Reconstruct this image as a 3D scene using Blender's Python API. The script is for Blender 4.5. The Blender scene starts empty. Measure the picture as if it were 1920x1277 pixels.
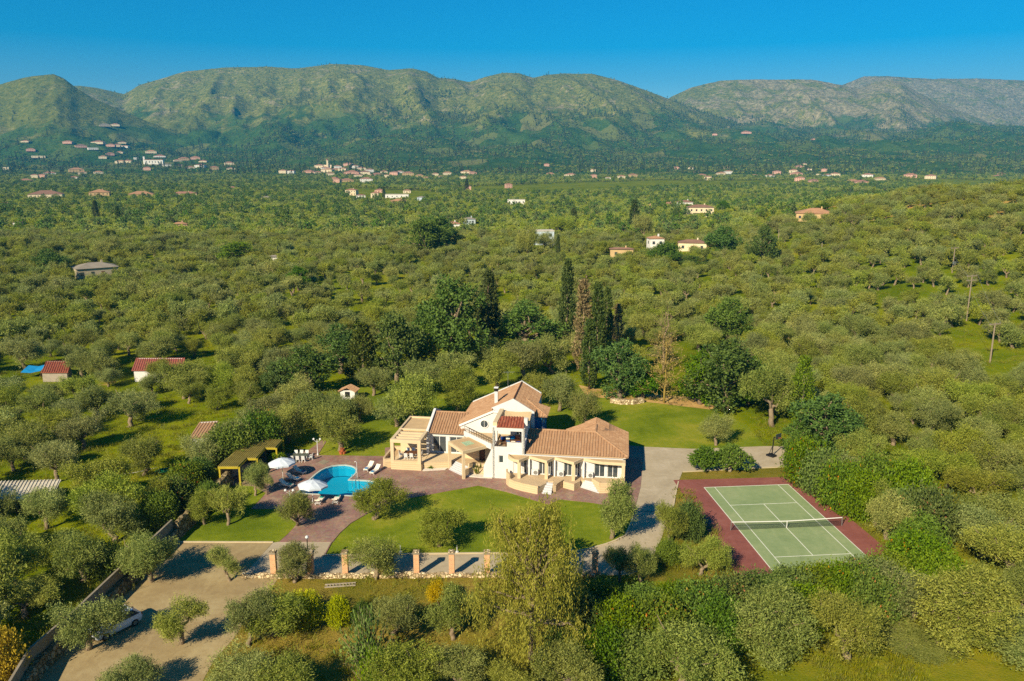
import bpy, bmesh, math, random
import numpy as np
from mathutils import Vector, Matrix
from mathutils.geometry import tessellate_polygon

# ------------------------------------------------------------------ camera, sky, sun, exposure
S = bpy.context.scene
COL = S.collection
F, PITCH, CAMH = 1493.0, 0.2191, 39.72          # focal length in photo pixels, tilt down, height above the terrace
cam_d = bpy.data.cameras.new('camera'); cam = bpy.data.objects.new('camera', cam_d); COL.objects.link(cam)
cam_d.sensor_width = 36.0; cam_d.lens = F / 1920 * 36.0; cam_d.clip_start = 1.0; cam_d.clip_end = 30000
cam.location = (0, 0, CAMH); cam.rotation_euler = (math.pi / 2 - PITCH, 0, 0); S.camera = cam

SUN_EL, SUN_AZ = math.radians(33), math.radians(213)   # azimuth clockwise from +Y: behind the camera, to its left
world = bpy.data.worlds.new('World'); S.world = world; world.use_nodes = True
wn = world.node_tree.nodes; wl = world.node_tree.links
bg = wn['Background']
sky = wn.new('ShaderNodeTexSky'); sky.sky_type = 'NISHITA'; sky.sun_disc = False
sky.sun_elevation = SUN_EL; sky.sun_rotation = SUN_AZ
sky.altitude = 300; sky.air_density = 1.0; sky.dust_density = 0.0; sky.ozone_density = 4.0
hs = wn.new('ShaderNodeHueSaturation'); hs.inputs['Saturation'].default_value = 1.75; hs.inputs['Hue'].default_value = 0.498
hs.inputs['Value'].default_value = 0.48
wl.new(sky.outputs[0], hs.inputs['Color']); wl.new(hs.outputs[0], bg.inputs['Color'])
bg.inputs['Strength'].default_value = 0.112

sun_d = bpy.data.lights.new('sun', 'SUN'); sun_d.energy = 4.0; sun_d.angle = math.radians(0.53); sun_d.color = (1.0, 0.87, 0.64)
sun = bpy.data.objects.new('sun', sun_d); COL.objects.link(sun)
sdir = Vector((math.sin(SUN_AZ) * math.cos(SUN_EL), math.cos(SUN_AZ) * math.cos(SUN_EL), math.sin(SUN_EL)))
sun.rotation_euler = (-sdir).to_track_quat('-Z', 'Y').to_euler(); sun.location = sdir * 200

S.view_settings.view_transform = 'Standard'; S.view_settings.look = 'None'
S.view_settings.exposure = 1.02; S.view_settings.gamma = 1.0; S.view_settings.use_curve_mapping = False
S.render.engine = 'CYCLES'
cy = S.cycles
cy.max_bounces = 7; cy.diffuse_bounces = 4; cy.glossy_bounces = 2; cy.transmission_bounces = 3
cy.volume_bounces = 0; cy.transparent_max_bounces = 6; cy.caustics_reflective = False; cy.caustics_refractive = False
cy.use_denoising = False

# ------------------------------------------------------------------ projection helpers
CP, SP = math.cos(PITCH), math.sin(PITCH)
def ray(px, py):
    X = (px - 960) / F; Z = -(py - 638.5) / F
    return X, CP + Z * SP, -SP + Z * CP
def G(px, py, z=0.0):
    """the point at height z seen at that photo pixel"""
    dx, dy, dz = ray(px, py); t = (z - CAMH) / dz
    return Vector((dx * t, dy * t, z))
def to_px(x, y, z):
    dz = z - CAMH; yf = y * CP - dz * SP; zu = y * SP + dz * CP
    return 960 + F * x / yf, 638.5 - F * zu / yf
def z_at(y, py):
    """height of a point at forward distance y that shows in photo row py"""
    k = (638.5 - py) / F
    return CAMH + y * (k * CP - SP) / (CP + k * SP)
def inpoly(px, py, poly):
    px = np.asarray(px, float); py = np.asarray(py, float); r = np.zeros(px.shape, bool)
    n = len(poly)
    for i in range(n):
        x0, y0 = poly[i]; x1, y1 = poly[(i + 1) % n]
        if y0 == y1: continue
        c = ((y0 > py) != (y1 > py)) & (px < (x1 - x0) * (py - y0) / (y1 - y0) + x0)
        r ^= c
    return r

# ------------------------------------------------------------------ object helpers
def tag(o, label=None, cat=None, group=None, kind=None):
    if label: o['label'] = label
    if cat: o['category'] = cat
    if group: o['group'] = group
    if kind: o['kind'] = kind
    return o
def thing(name, label, cat, loc=(0, 0, 0), rz=0.0, group=None, scale=None):
    o = bpy.data.objects.new(name, None); COL.objects.link(o); o.empty_display_size = 0.3
    o.location = loc; o.rotation_euler = (0, 0, rz)
    if scale: o.scale = scale
    return tag(o, label, cat, group)
def link(name, me, parent=None, loc=None, rz=None, kind=None):
    o = bpy.data.objects.new(name, me); COL.objects.link(o)
    if parent: o.parent = parent
    if loc is not None: o.location = loc
    if rz is not None: o.rotation_euler = (0, 0, rz)
    if kind: o['kind'] = kind
    return o
def copy_tree(root, loc, rz=0.0, label=None, scale=None):
    r = root.copy(); COL.objects.link(r); r.location = loc; r.rotation_euler = (0, 0, rz)
    if scale: r.scale = scale
    if label: r['label'] = label
    for ch in list(root.children):
        c = ch.copy(); COL.objects.link(c); c.parent = r
        for g in list(ch.children):
            d = g.copy(); COL.objects.link(d); d.parent = c
    return r

class MB:
    """collects faces, then builds ONE mesh object"""
    def __init__(s): s.v = []; s.f = []; s.t = []
    def face(s, pts, tint=0.5):
        n = len(s.v); s.v += [tuple(p) for p in pts]; s.f.append(tuple(range(n, n + len(pts)))); s.t.append(tint)
    def box(s, x0, x1, y0, y1, z0, z1):
        n = len(s.v)
        s.v += [(x0, y0, z0), (x1, y0, z0), (x1, y1, z0), (x0, y1, z0), (x0, y0, z1), (x1, y0, z1), (x1, y1, z1), (x0, y1, z1)]
        s.f += [tuple(n + i for i in q) for q in ((3, 2, 1, 0), (4, 5, 6, 7), (0, 1, 5, 4), (1, 2, 6, 5), (2, 3, 7, 6), (3, 0, 4, 7))]
        s.t += [0.5] * 6
        return s
    def bar(s, p0, p1, w, h):
        """box from p0 to p1 (centre line), width w across, height h"""
        p0 = Vector(p0); p1 = Vector(p1); d = (p1 - p0).normalized()
        side = d.cross(Vector((0, 0, 1)))
        side = side.normalized() if side.length > 1e-4 else Vector((1, 0, 0))
        up = side.cross(d).normalized()
        n = len(s.v)
        for p in (p0, p1):
            for a, b in ((-1, -1), (1, -1), (1, 1), (-1, 1)):
                s.v.append(tuple(p + side * (a * w / 2) + up * (b * h / 2)))
        s.f += [tuple(n + i for i in q) for q in ((0, 1, 2, 3), (7, 6, 5, 4), (0, 4, 5, 1), (1, 5, 6, 2), (2, 6, 7, 3), (3, 7, 4, 0))]
        s.t += [0.5] * 6
        return s
    def prism(s, poly, z0, z1):
        n = len(poly)
        a = sum(poly[i][0] * poly[(i + 1) % n][1] - poly[(i + 1) % n][0] * poly[i][1] for i in range(n))
        if a < 0: poly = poly[::-1]
        b = len(s.v)
        s.v += [(p[0], p[1], z0) for p in poly] + [(p[0], p[1], z1) for p in poly]
        s.f.append(tuple(b + n - 1 - i for i in range(n))); s.f.append(tuple(b + n + i for i in range(n)))
        for i in range(n):
            j = (i + 1) % n; s.f.append((b + i, b + j, b + n + j, b + n + i))
        s.t += [0.5] * (n + 2)
        return s
    def tube(s, pts, rad, n=8, cap=True):
        pts = [Vector(p) for p in pts]
        if not hasattr(rad, '__len__'): rad = [rad] * len(pts)
        b = len(s.v)
        for i, p in enumerate(pts):
            d = (pts[min(i + 1, len(pts) - 1)] - pts[max(i - 1, 0)]).normalized()
            a = d.cross(Vector((0.31, 0.95, 0.05)) if abs(d.z) > 0.5 else Vector((0, 0, 1))).normalized(); c = d.cross(a)
            for k in range(n):
                t = 2 * math.pi * k / n
                s.v.append(tuple(p + (a * math.cos(t) + c * math.sin(t)) * rad[i]))
        for i in range(len(pts) - 1):
            for k in range(n):
                s.f.append((b + i * n + k, b + i * n + (k + 1) % n, b + (i + 1) * n + (k + 1) % n, b + (i + 1) * n + k)); s.t.append(0.5)
        if cap:
            s.f.append(tuple(b + n - 1 - k for k in range(n))); s.t.append(0.5)
            e = b + (len(pts) - 1) * n; s.f.append(tuple(e + k for k in range(n))); s.t.append(0.5)
        return s
    def lathe(s, prof, n=14, c=(0, 0, 0)):
        b = len(s.v)
        for r, z in prof:
            for k in range(n):
                t = 2 * math.pi * k / n; s.v.append((c[0] + r * math.cos(t), c[1] + r * math.sin(t), c[2] + z))
        for i in range(len(prof) - 1):
            for k in range(n):
                s.f.append((b + i * n + k, b + i * n + (k + 1) % n, b + (i + 1) * n + (k + 1) % n, b + (i + 1) * n + k)); s.t.append(0.5)
        return s
    def mesh(s, name, mat, smooth=False, merge=False):
        me = bpy.data.meshes.new(name); me.from_pydata(s.v, [], s.f)
        if mat: me.materials.append(mat)
        at = me.attributes.new('tint', 'FLOAT', 'FACE'); at.data.foreach_set('value', s.t)
        if merge:
            bm = bmesh.new(); bm.from_mesh(me); bmesh.ops.remove_doubles(bm, verts=bm.verts, dist=1e-4)
            bmesh.ops.recalc_face_normals(bm, faces=bm.faces); bm.to_mesh(me); bm.free()
        if smooth: me.polygons.foreach_set('use_smooth', [True] * len(me.polygons))
        me.update(); return me
    def build(s, name, mat, parent=None, loc=None, rz=None, kind=None, smooth=False, merge=False):
        return link(name, s.mesh(name, mat, smooth, merge), parent, loc, rz, kind)
def BOX(name, mat, parent, *a): return MB().box(*a).build(name, mat, parent)

def mesh_np(name, V, Fq, mats, tint=None, mat_idx=None, smooth=False):
    """fast mesh from numpy arrays; Fq is (n,4) or (n,3)"""
    me = bpy.data.meshes.new(name); n, k = Fq.shape
    me.vertices.add(len(V)); me.vertices.foreach_set('co', np.ascontiguousarray(V, np.float32).ravel())
    me.loops.add(n * k); me.loops.foreach_set('vertex_index', np.ascontiguousarray(Fq, np.int32).ravel())
    me.polygons.add(n); me.polygons.foreach_set('loop_start', np.arange(0, n * k, k, dtype=np.int32))
    me.polygons.foreach_set('loop_total', np.full(n, k, np.int32))
    for m in mats: me.materials.append(m)
    if mat_idx is not None: me.polygons.foreach_set('material_index', np.asarray(mat_idx, np.int32))
    if smooth: me.polygons.foreach_set('use_smooth', np.ones(n, bool))
    if tint is not None:
        at = me.attributes.new('tint', 'FLOAT', 'FACE'); at.data.foreach_set('value', np.asarray(tint, np.float32))
    me.update(calc_edges=True); me.validate(); return me

# ------------------------------------------------------------------ materials (all procedural)
def lin(r, g, b):
    f = lambda c: (c / 255 / 12.92) if c <= 10.31 else ((c / 255 + 0.055) / 1.055) ** 2.4
    return (f(r), f(g), f(b), 1.0)
def new_mat(name):
    m = bpy.data.materials.new(name); m.use_nodes = True
    nt = m.node_tree; return m, nt, nt.nodes, nt.links, nt.nodes['Principled BSDF']
def noise_node(nt, vec, scale, detail=4, rough=0.6, dist=0.0):
    n = nt.nodes.new('ShaderNodeTexNoise'); n.inputs['Scale'].default_value = scale; n.inputs['Detail'].default_value = detail
    n.inputs['Roughness'].default_value = rough; n.inputs['Distortion'].default_value = dist
    if vec: nt.links.new(vec, n.inputs['Vector'])
    return n.outputs['Fac']
def ramp(nt, fac, stops):
    r = nt.nodes.new('ShaderNodeValToRGB'); e = r.color_ramp.elements
    while len(e) < len(stops): e.new(0.5)
    for i, (p, c) in enumerate(stops):
        e[i].position = p; e[i].color = c if len(c) == 4 else (*c, 1)
    nt.links.new(fac, r.inputs['Fac']); return r.outputs['Color']
def mixc(nt, fac, a, b, mode='MIX'):
    m = nt.nodes.new('ShaderNodeMix'); m.data_type = 'RGBA'; m.blend_type = mode
    for sock, val in ((m.inputs['Factor'], fac), (m.inputs['A'], a), (m.inputs['B'], b)):
        pass
    def put(s, v):
        if isinstance(v, bpy.types.NodeSocket): nt.links.new(v, s)
        else: s.default_value = v
    put(m.inputs[0], fac); put(m.inputs[6], a); put(m.inputs[7], b)
    return m.outputs[2]
def mathn(nt, op, a, b=None, clamp=False):
    m = nt.nodes.new('ShaderNodeMath'); m.operation = op; m.use_clamp = clamp
    for i, v in enumerate((a, b)):
        if v is None: continue
        if isinstance(v, bpy.types.NodeSocket): nt.links.new(v, m.inputs[i])
        else: m.inputs[i].default_value = v
    return m.outputs[0]
def smooth(nt, v, lo, hi):
    m = nt.nodes.new('ShaderNodeMapRange'); m.interpolation_type = 'SMOOTHSTEP'
    nt.links.new(v, m.inputs['Value']); m.inputs['From Min'].default_value = lo; m.inputs['From Max'].default_value = hi
    return m.outputs['Result']
def pos_node(nt): return nt.nodes.new('ShaderNodeNewGeometry').outputs['Position']
def bump(nt, bsdf, h, strength, dist=0.05):
    b = nt.nodes.new('ShaderNodeBump'); b.inputs['Strength'].default_value = strength; b.inputs['Distance'].default_value = dist
    nt.links.new(h, b.inputs['Height']); nt.links.new(b.outputs[0], bsdf.inputs['Normal'])
def plain(name, c, var=0.12, scale=1.5, rough=0.75, metal=0.0, bmp=0.0, bscale=20.0, spec=0.3):
    """one colour with a little weathering noise"""
    m, nt, N, L, b = new_mat(name)
    p = pos_node(nt); f = noise_node(nt, p, scale, 6, 0.65)
    c = [x * 0.82 for x in c[:3]]
    k0 = [x * (1 - var) for x in c[:3]]; k1 = [min(1, x * (1 + var * 0.6)) for x in c[:3]]
    L.new(ramp(nt, f, [(0.3, k0), (0.7, k1)]), b.inputs['Base Color'])
    b.inputs['Roughness'].default_value = rough; b.inputs['Metallic'].default_value = metal
    b.inputs['Specular IOR Level'].default_value = spec
    if bmp: bump(nt, b, noise_node(nt, p, bscale, 3), bmp)
    return m
def leaf_mat(name, c0, c1, trans=0.25, objvar=0.3, rough=0.6, spec=0.2, accent=None):
    """leaf colour between c0 and c1 by leaf, shifted a little from plant to plant"""
    m, nt, N, L, b = new_mat(name)
    a = N.new('ShaderNodeAttribute'); a.attribute_name = 'tint'
    oi = N.new('ShaderNodeObjectInfo')
    base = mixc(nt, a.outputs['Fac'], c0, c1)
    if accent: base = mixc(nt, smooth(nt, a.outputs['Fac'], 0.90, 0.94), base, accent)
    hsv = N.new('ShaderNodeHueSaturation')
    L.new(mathn(nt, 'ADD', mathn(nt, 'MULTIPLY', oi.outputs['Random'], objvar), 1 - objvar / 2), hsv.inputs['Value'])
    r2 = mathn(nt, 'FRACT', mathn(nt, 'MULTIPLY', oi.outputs['Random'], 7.31))
    L.new(mathn(nt, 'ADD', mathn(nt, 'MULTIPLY', r2, 0.03), 0.486), hsv.inputs['Hue'])
    r3 = mathn(nt, 'FRACT', mathn(nt, 'MULTIPLY', oi.outputs['Random'], 13.7))
    L.new(mathn(nt, 'ADD', mathn(nt, 'MULTIPLY', r3, 0.25), 0.85), hsv.inputs['Saturation'])
    L.new(base, hsv.inputs['Color'])
    L.new(hsv.outputs[0], b.inputs['Base Color'])
    b.inputs['Roughness'].default_value = rough; b.inputs['Specular IOR Level'].default_value = spec
    t = N.new('ShaderNodeBsdfTranslucent'); L.new(hsv.outputs[0], t.inputs['Color'])
    mx = N.new('ShaderNodeMixShader'); mx.inputs[0].default_value = trans
    L.new(b.outputs[0], mx.inputs[1]); L.new(t.outputs[0], mx.inputs[2]); L.new(mx.outputs[0], N['Material Output'].inputs['Surface'])
    return m

def grass_mat(name, stops, big=0.05, fine=1.6, bmp=0.6, dirt=None, dirt_lo=0.62, mow=0.0):
    """grass: broad patches of greener and drier turf, fine mottling, optional bare soil"""
    m, nt, N, L, b = new_mat(name)
    p = pos_node(nt)
    f1 = noise_node(nt, p, big, 5, 0.6, 0.6); f2 = noise_node(nt, p, fine, 4, 0.7); f3 = noise_node(nt, p, 7.0, 2, 0.6)
    f = mathn(nt, 'ADD', mathn(nt, 'MULTIPLY', f1, 0.62), mathn(nt, 'ADD', mathn(nt, 'MULTIPLY', f2, 0.25), mathn(nt, 'MULTIPLY', f3, 0.13)))
    if mow:
        w = N.new('ShaderNodeTexWave'); w.inputs['Scale'].default_value = 0.33; w.inputs['Distortion'].default_value = 1.5
        L.new(p, w.inputs['Vector'])
        f = mathn(nt, 'ADD', f, mathn(nt, 'MULTIPLY', w.outputs['Fac'], mow))
    c = ramp(nt, f, stops)
    if dirt:
        d = smooth(nt, noise_node(nt, p, big * 1.7, 6, 0.7, 0.4), dirt_lo, dirt_lo + 0.1)
        c = mixc(nt, d, c, dirt)
    L.new(c, b.inputs['Base Color']); b.inputs['Roughness'].default_value = 0.9; b.inputs['Specular IOR Level'].default_value = 0.05
    bump(nt, b, mathn(nt, 'ADD', f3, f2), bmp, 0.12)
    return m

M = {}
M['lawn'] = grass_mat('lawn grass', [(0.36, lin(84, 100, 18)), (0.5, lin(109, 121, 26)), (0.64, lin(142, 137, 47))], 0.11, 1.2, 0.5)
M['field'] = grass_mat('wild grass', [(0.34, lin(66, 96, 8)), (0.46, lin(96, 128, 12)), (0.56, lin(118, 140, 18)), (0.68, lin(140, 132, 46))], 0.045, 0.9, 0.9,
                       dirt=lin(128, 112, 62), dirt_lo=0.66)
M['dry'] = grass_mat('dry grass', [(0.34, lin(90, 92, 24)), (0.47, lin(116, 106, 36)), (0.6, lin(136, 116, 52)), (0.72, lin(118, 98, 54))], 0.10, 1.0, 0.9)
M['meadow'] = grass_mat('flowering meadow', [(0.34, lin(110, 118, 14)), (0.5, lin(160, 146, 24)), (0.66, lin(180, 152, 44))], 0.12, 1.5, 0.9)
M['white'] = plain('white render', lin(222, 220, 213), 0.06, 0.7, 0.8, bmp=0.05)
M['trim'] = plain('white painted trim', lin(238, 236, 230), 0.05, 1.0, 0.6)
M['tan'] = plain('tan terrace tile', lin(202, 176, 138), 0.12, 1.2, 0.75)
M['marble'] = plain('white marble', lin(208, 208, 208), 0.05, 2.0, 0.4)
M['gravel'] = plain('white pebbles', lin(226, 216, 200), 0.25, 9.0, 0.9, bmp=0.6, bscale=14)
M['yellow_wood'] = plain('yellow painted timber', lin(184, 164, 40), 0.15, 2.0, 0.6)
M['dark_metal'] = plain('dark metal', lin(52, 50, 48), 0.1, 3, 0.45, 0.6)
M['steel'] = plain('galvanised steel', lin(170, 172, 170), 0.1, 3, 0.4, 0.7)
M['black'] = plain('black plastic', lin(30, 31, 34), 0.15, 3, 0.5)
M['white_plastic'] = plain('white plastic', lin(222, 222, 218), 0.05, 3, 0.45)
M['cream_cushion'] = plain('cream cushion', lin(238, 226, 204), 0.06, 2, 0.9)
M['blue_cloth'] = plain('blue cloth', lin(14, 120, 176), 0.12, 3, 0.9)
M['navy_cloth'] = plain('navy cloth', lin(22, 62, 130), 0.12, 3, 0.9)
M['teal_cloth'] = plain('teal cloth', lin(20, 140, 130), 0.12, 3, 0.9)
M['wood'] = plain('dark brown wood', lin(104, 66, 40), 0.25, 3, 0.6)
M['plank'] = plain('weathered timber', lin(168, 156, 138), 0.2, 2, 0.85)
M['terracotta'] = plain('terracotta', lin(190, 106, 66), 0.15, 3, 0.8)
M['bark'] = plain('olive bark', lin(142, 124, 98), 0.35, 4, 0.95, bmp=0.6, bscale=9)
M['bark_pale'] = plain('pale bark', lin(170, 154, 126), 0.3, 4, 0.95, bmp=0.5, bscale=9)
M['concrete'] = plain('weathered concrete', lin(150, 138, 116), 0.25, 0.9, 0.9, bmp=0.2)
M['fabric_awning'] = plain('beige awning cloth', lin(214, 186, 140), 0.08, 2, 0.9)
M['rail'] = plain('bronze railing', lin(120, 98, 74), 0.1, 2, 0.5, 0.3)
M['hose'] = plain('green hose', lin(20, 140, 84), 0.1, 2, 0.5)
M['wire'] = plain('cable', lin(150, 150, 140), 0.1, 2, 0.6)

def glass_mat(name, c, rough=0.08):
    m, nt, N, L, b = new_mat(name)
    b.inputs['Base Color'].default_value = c; b.inputs['Roughness'].default_value = rough; b.inputs['Specular IOR Level'].default_value = 0.8
    return m
M['glass'] = glass_mat('dark window glass', lin(58, 66, 70))
M['glass_blue'] = glass_mat('blue tinted glass', lin(24, 92, 140))
M['glass_green'] = glass_mat('green skylight glass', lin(150, 176, 132), 0.2)

def stripes_mat(name, c, cdark, scale, axis='z'):
    """rendered wall with shallow horizontal grooves"""
    m, nt, N, L, b = new_mat(name)
    sx = N.new('ShaderNodeSeparateXYZ'); L.new(pos_node(nt), sx.inputs[0])
    fr = mathn(nt, 'FRACT', mathn(nt, 'MULTIPLY', sx.outputs['Z'], scale))
    line = mathn(nt, 'LESS_THAN', fr, 0.10)
    f = noise_node(nt, pos_node(nt), 0.8, 5)
    base = ramp(nt, f, [(0.3, [x * 0.92 for x in c[:3]]), (0.7, c)])
    L.new(mixc(nt, line, base, cdark), b.inputs['Base Color']); b.inputs['Roughness'].default_value = 0.85
    b.inputs['Specular IOR Level'].default_value = 0.2
    bump(nt, b, mathn(nt, 'SUBTRACT', 1.0, line), 0.5, 0.03)
    return m
M['beige'] = stripes_mat('grooved beige render', lin(204, 180, 142), lin(178, 150, 112), 3.6)
M['beige_flat'] = plain('smooth beige render', lin(220, 196, 156), 0.08, 0.9, 0.85)
M['flatroof'] = plain('flat roof screed', lin(206, 174, 128), 0.16, 0.7, 0.9)

def tile_mat(name, c0, c1, c2):
    """clay tiles: colour differs from tile to tile (tint per tile) with lichen mottling"""
    m, nt, N, L, b = new_mat(name)
    a = N.new('ShaderNodeAttribute'); a.attribute_name = 'tint'
    f = noise_node(nt, pos_node(nt), 1.3, 6, 0.7)
    base = ramp(nt, a.outputs['Fac'], [(0.0, c0), (0.5, c1), (1.0, c2)])
    L.new(mixc(nt, mathn(nt, 'MULTIPLY', smooth(nt, f, 0.42, 0.75), 0.3), base, lin(150, 120, 86)), b.inputs['Base Color'])
    b.inputs['Roughness'].default_value = 0.85; b.inputs['Specular IOR Level'].default_value = 0.2
    return m
M['tile'] = tile_mat('clay roof tiles', lin(150, 114, 84), lin(159, 124, 93), lin(168, 134, 102))
M['tile_red'] = tile_mat('red clay roof tiles', lin(124, 62, 46), lin(142, 76, 56), lin(158, 96, 72))

def paving_mat():
    """mauve stamped concrete with faint fan joints and wear"""
    m, nt, N, L, b = new_mat('mauve stamped concrete')
    p = pos_node(nt)
    v = N.new('ShaderNodeTexVoronoi'); v.feature = 'DISTANCE_TO_EDGE'; v.inputs['Scale'].default_value = 3.2; L.new(p, v.inputs['Vector'])
    v2 = N.new('ShaderNodeTexVoronoi'); v2.inputs['Scale'].default_value = 3.2; L.new(p, v2.inputs['Vector'])
    f = noise_node(nt, p, 0.35, 6, 0.65, 0.4); g = noise_node(nt, p, 2.5, 3)
    base = ramp(nt, mathn(nt, 'ADD', mathn(nt, 'MULTIPLY', f, 0.7), mathn(nt, 'MULTIPLY', g, 0.3)),
                [(0.34, lin(120, 90, 80)), (0.5, lin(139, 109, 95)), (0.64, lin(155, 130, 110))])
    base = mixc(nt, 0.10, base, v2.outputs['Color'], 'OVERLAY')
    L.new(mixc(nt, mathn(nt, 'MULTIPLY', smooth(nt, v.outputs['Distance'], 0.06, 0.0), 0.35), base, lin(96, 66, 62)), b.inputs['Base Color'])
    b.inputs['Roughness'].default_value = 0.7; b.inputs['Specular IOR Level'].default_value = 0.3
    return m
M['paving'] = paving_mat()
def drive_mat(name, c0, c1, c2, wear=0.22):
    m, nt, N, L, b = new_mat(name)
    p = pos_node(nt)
    f = noise_node(nt, p, 0.22, 6, 0.7, 0.5); g = noise_node(nt, p, 1.6, 4, 0.7); h = noise_node(nt, p, 12, 2)
    fac = mathn(nt, 'ADD', mathn(nt, 'MULTIPLY', f, 0.6), mathn(nt, 'ADD', mathn(nt, 'MULTIPLY', g, 0.28), mathn(nt, 'MULTIPLY', h, 0.12)))
    col = ramp(nt, fac, [(0.36, c0), (0.5, c1), (0.64, c2)])
    mp = N.new('ShaderNodeMapping'); mp.inputs['Rotation'].default_value = (0, 0, 0.6); mp.inputs['Scale'].default_value = (1.0, 0.12, 1.0); L.new(p, mp.inputs['Vector'])
    st = noise_node(nt, mp.outputs[0], 0.9, 5, 0.7, 0.3); pt = noise_node(nt, p, 0.5, 7, 0.75, 1.2)
    dark = [x * 0.62 for x in c0[:3]] + [1]; pale = [min(1, x * 1.25) for x in c2[:3]] + [1]
    col = mixc(nt, mathn(nt, 'MULTIPLY', smooth(nt, pt, 0.56, 0.72), wear * 1.6), col, dark)
    col = mixc(nt, mathn(nt, 'MULTIPLY', smooth(nt, st, 0.55, 0.7), wear), col, pale)
    L.new(col, b.inputs['Base Color'])
    b.inputs['Roughness'].default_value = 0.9; b.inputs['Specular IOR Level'].default_value = 0.15
    bump(nt, b, mathn(nt, 'ADD', g, h), 0.3, 0.04)
    return m
M['drive'] = drive_mat('pale concrete drive', lin(150, 136, 112), lin(166, 152, 126), lin(180, 166, 142))
M['yard'] = drive_mat('sandy gravel yard', lin(136, 116, 82), lin(151, 132, 94), lin(166, 149, 110))
M['court_green'] = drive_mat('green court surface', lin(116, 134, 90), lin(129, 144, 99), lin(144, 153, 110))
M['court_red'] = drive_mat('maroon court surround', lin(116, 68, 60), lin(130, 78, 69), lin(142, 92, 80))
M['line'] = plain('white court paint', lin(232, 232, 214), 0.1, 2, 0.7)
def stone_mat(name, cs, scale, mortar):
    m, nt, N, L, b = new_mat(name)
    p = pos_node(nt)
    v = N.new('ShaderNodeTexVoronoi'); v.inputs['Scale'].default_value = scale; L.new(p, v.inputs['Vector'])
    e = N.new('ShaderNodeTexVoronoi'); e.feature = 'DISTANCE_TO_EDGE'; e.inputs['Scale'].default_value = scale; L.new(p, e.inputs['Vector'])
    sx = N.new('ShaderNodeSeparateColor'); L.new(v.outputs['Color'], sx.inputs[0])
    base = ramp(nt, sx.outputs[0], [(0.1, cs[0]), (0.5, cs[1]), (0.9, cs[2])])
    j = smooth(nt, e.outputs['Distance'], 0.10, 0.02)
    L.new(mixc(nt, j, base, mortar), b.inputs['Base Color']); b.inputs['Roughness'].default_value = 0.95
    b.inputs['Specular IOR Level'].default_value = 0.1
    bump(nt, b, smooth(nt, e.outputs['Distance'], 0.0, 0.15), 0.7, 0.08)
    return m
M['rubble'] = stone_mat('rubble stone', [lin(150, 130, 96), lin(190, 168, 130), lin(214, 196, 160)], 3.0, lin(110, 92, 64))
M['rubble_dark'] = stone_mat('weathered rubble stone', [lin(110, 96, 66), lin(140, 124, 90), lin(166, 146, 110)], 2.6, lin(76, 68, 44))
M['bank'] = drive_mat('ochre soil bank', lin(150, 118, 66), lin(176, 142, 84), lin(196, 166, 110))
def brick_mat():
    m, nt, N, L, b = new_mat('orange brick')
    tc = N.new('ShaderNodeTexCoord'); mp = N.new('ShaderNodeMapping'); L.new(tc.outputs['Object'], mp.inputs['Vector'])
    sx = N.new('ShaderNodeSeparateXYZ'); L.new(mp.outputs[0], sx.inputs[0])
    cm = N.new('ShaderNodeCombineXYZ'); L.new(mathn(nt, 'ADD', sx.outputs['X'], sx.outputs['Y']), cm.inputs['X']); L.new(sx.outputs['Z'], cm.inputs['Y'])
    br = N.new('ShaderNodeTexBrick'); br.inputs['Scale'].default_value = 1.0; br.inputs['Brick Width'].default_value = 0.26
    br.inputs['Row Height'].default_value = 0.095; br.inputs['Mortar Size'].default_value = 0.012
    br.inputs['Color1'].default_value = lin(204, 144, 96); br.inputs['Color2'].default_value = lin(180, 116, 76); br.inputs['Mortar'].default_value = lin(206, 186, 150)
    L.new(cm.outputs[0], br.inputs['Vector'])
    f = noise_node(nt, tc.outputs['Object'], 3.0, 5)
    L.new(mixc(nt, mathn(nt, 'MULTIPLY', smooth(nt, f, 0.45, 0.7), 0.4), br.outputs['Color'], lin(204, 170, 120)), b.inputs['Base Color'])
    b.inputs['Roughness'].default_value = 0.9
    return m
M['brick'] = brick_mat()
# ------------------------------------------------------------------ terrain
def _hash(ix, iy, seed):
    h = (ix.astype(np.int64) * 374761393 + iy.astype(np.int64) * 668265263 + seed * 974711) & 0xffffffff
    h = ((h ^ (h >> 13)) * 1274126177) & 0xffffffff
    return ((h ^ (h >> 16)) & 0xffff) / 65535.0
def vnoise(x, y, seed=0):
    x = np.asarray(x, float); y = np.asarray(y, float)
    ix = np.floor(x); iy = np.floor(y); fx = x - ix; fy = y - iy
    fx = fx * fx * fx * (fx * (fx * 6 - 15) + 10); fy = fy * fy * fy * (fy * (fy * 6 - 15) + 10)
    a = _hash(ix, iy, seed); b = _hash(ix + 1, iy, seed); c = _hash(ix, iy + 1, seed); d = _hash(ix + 1, iy + 1, seed)
    return (a + (b - a) * fx) * (1 - fy) + (c + (d - c) * fx) * fy
def fbm(x, y, seed=0, o=4, ridge=False):
    s = 0; a = 0.5; t = 0
    for i in range(o):
        n = vnoise(x, y, seed + i * 17)
        if ridge: n = 1 - np.abs(2 * n - 1)
        s = s + a * n; t += a; a *= 0.5
        x = x * 2.03 + 11.3; y = y * 2.03 - 7.7
    return s / t
def sstep(v, a, b):
    t = np.clip((v - a) / (b - a), 0, 1); return t * t * (3 - 2 * t)

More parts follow.
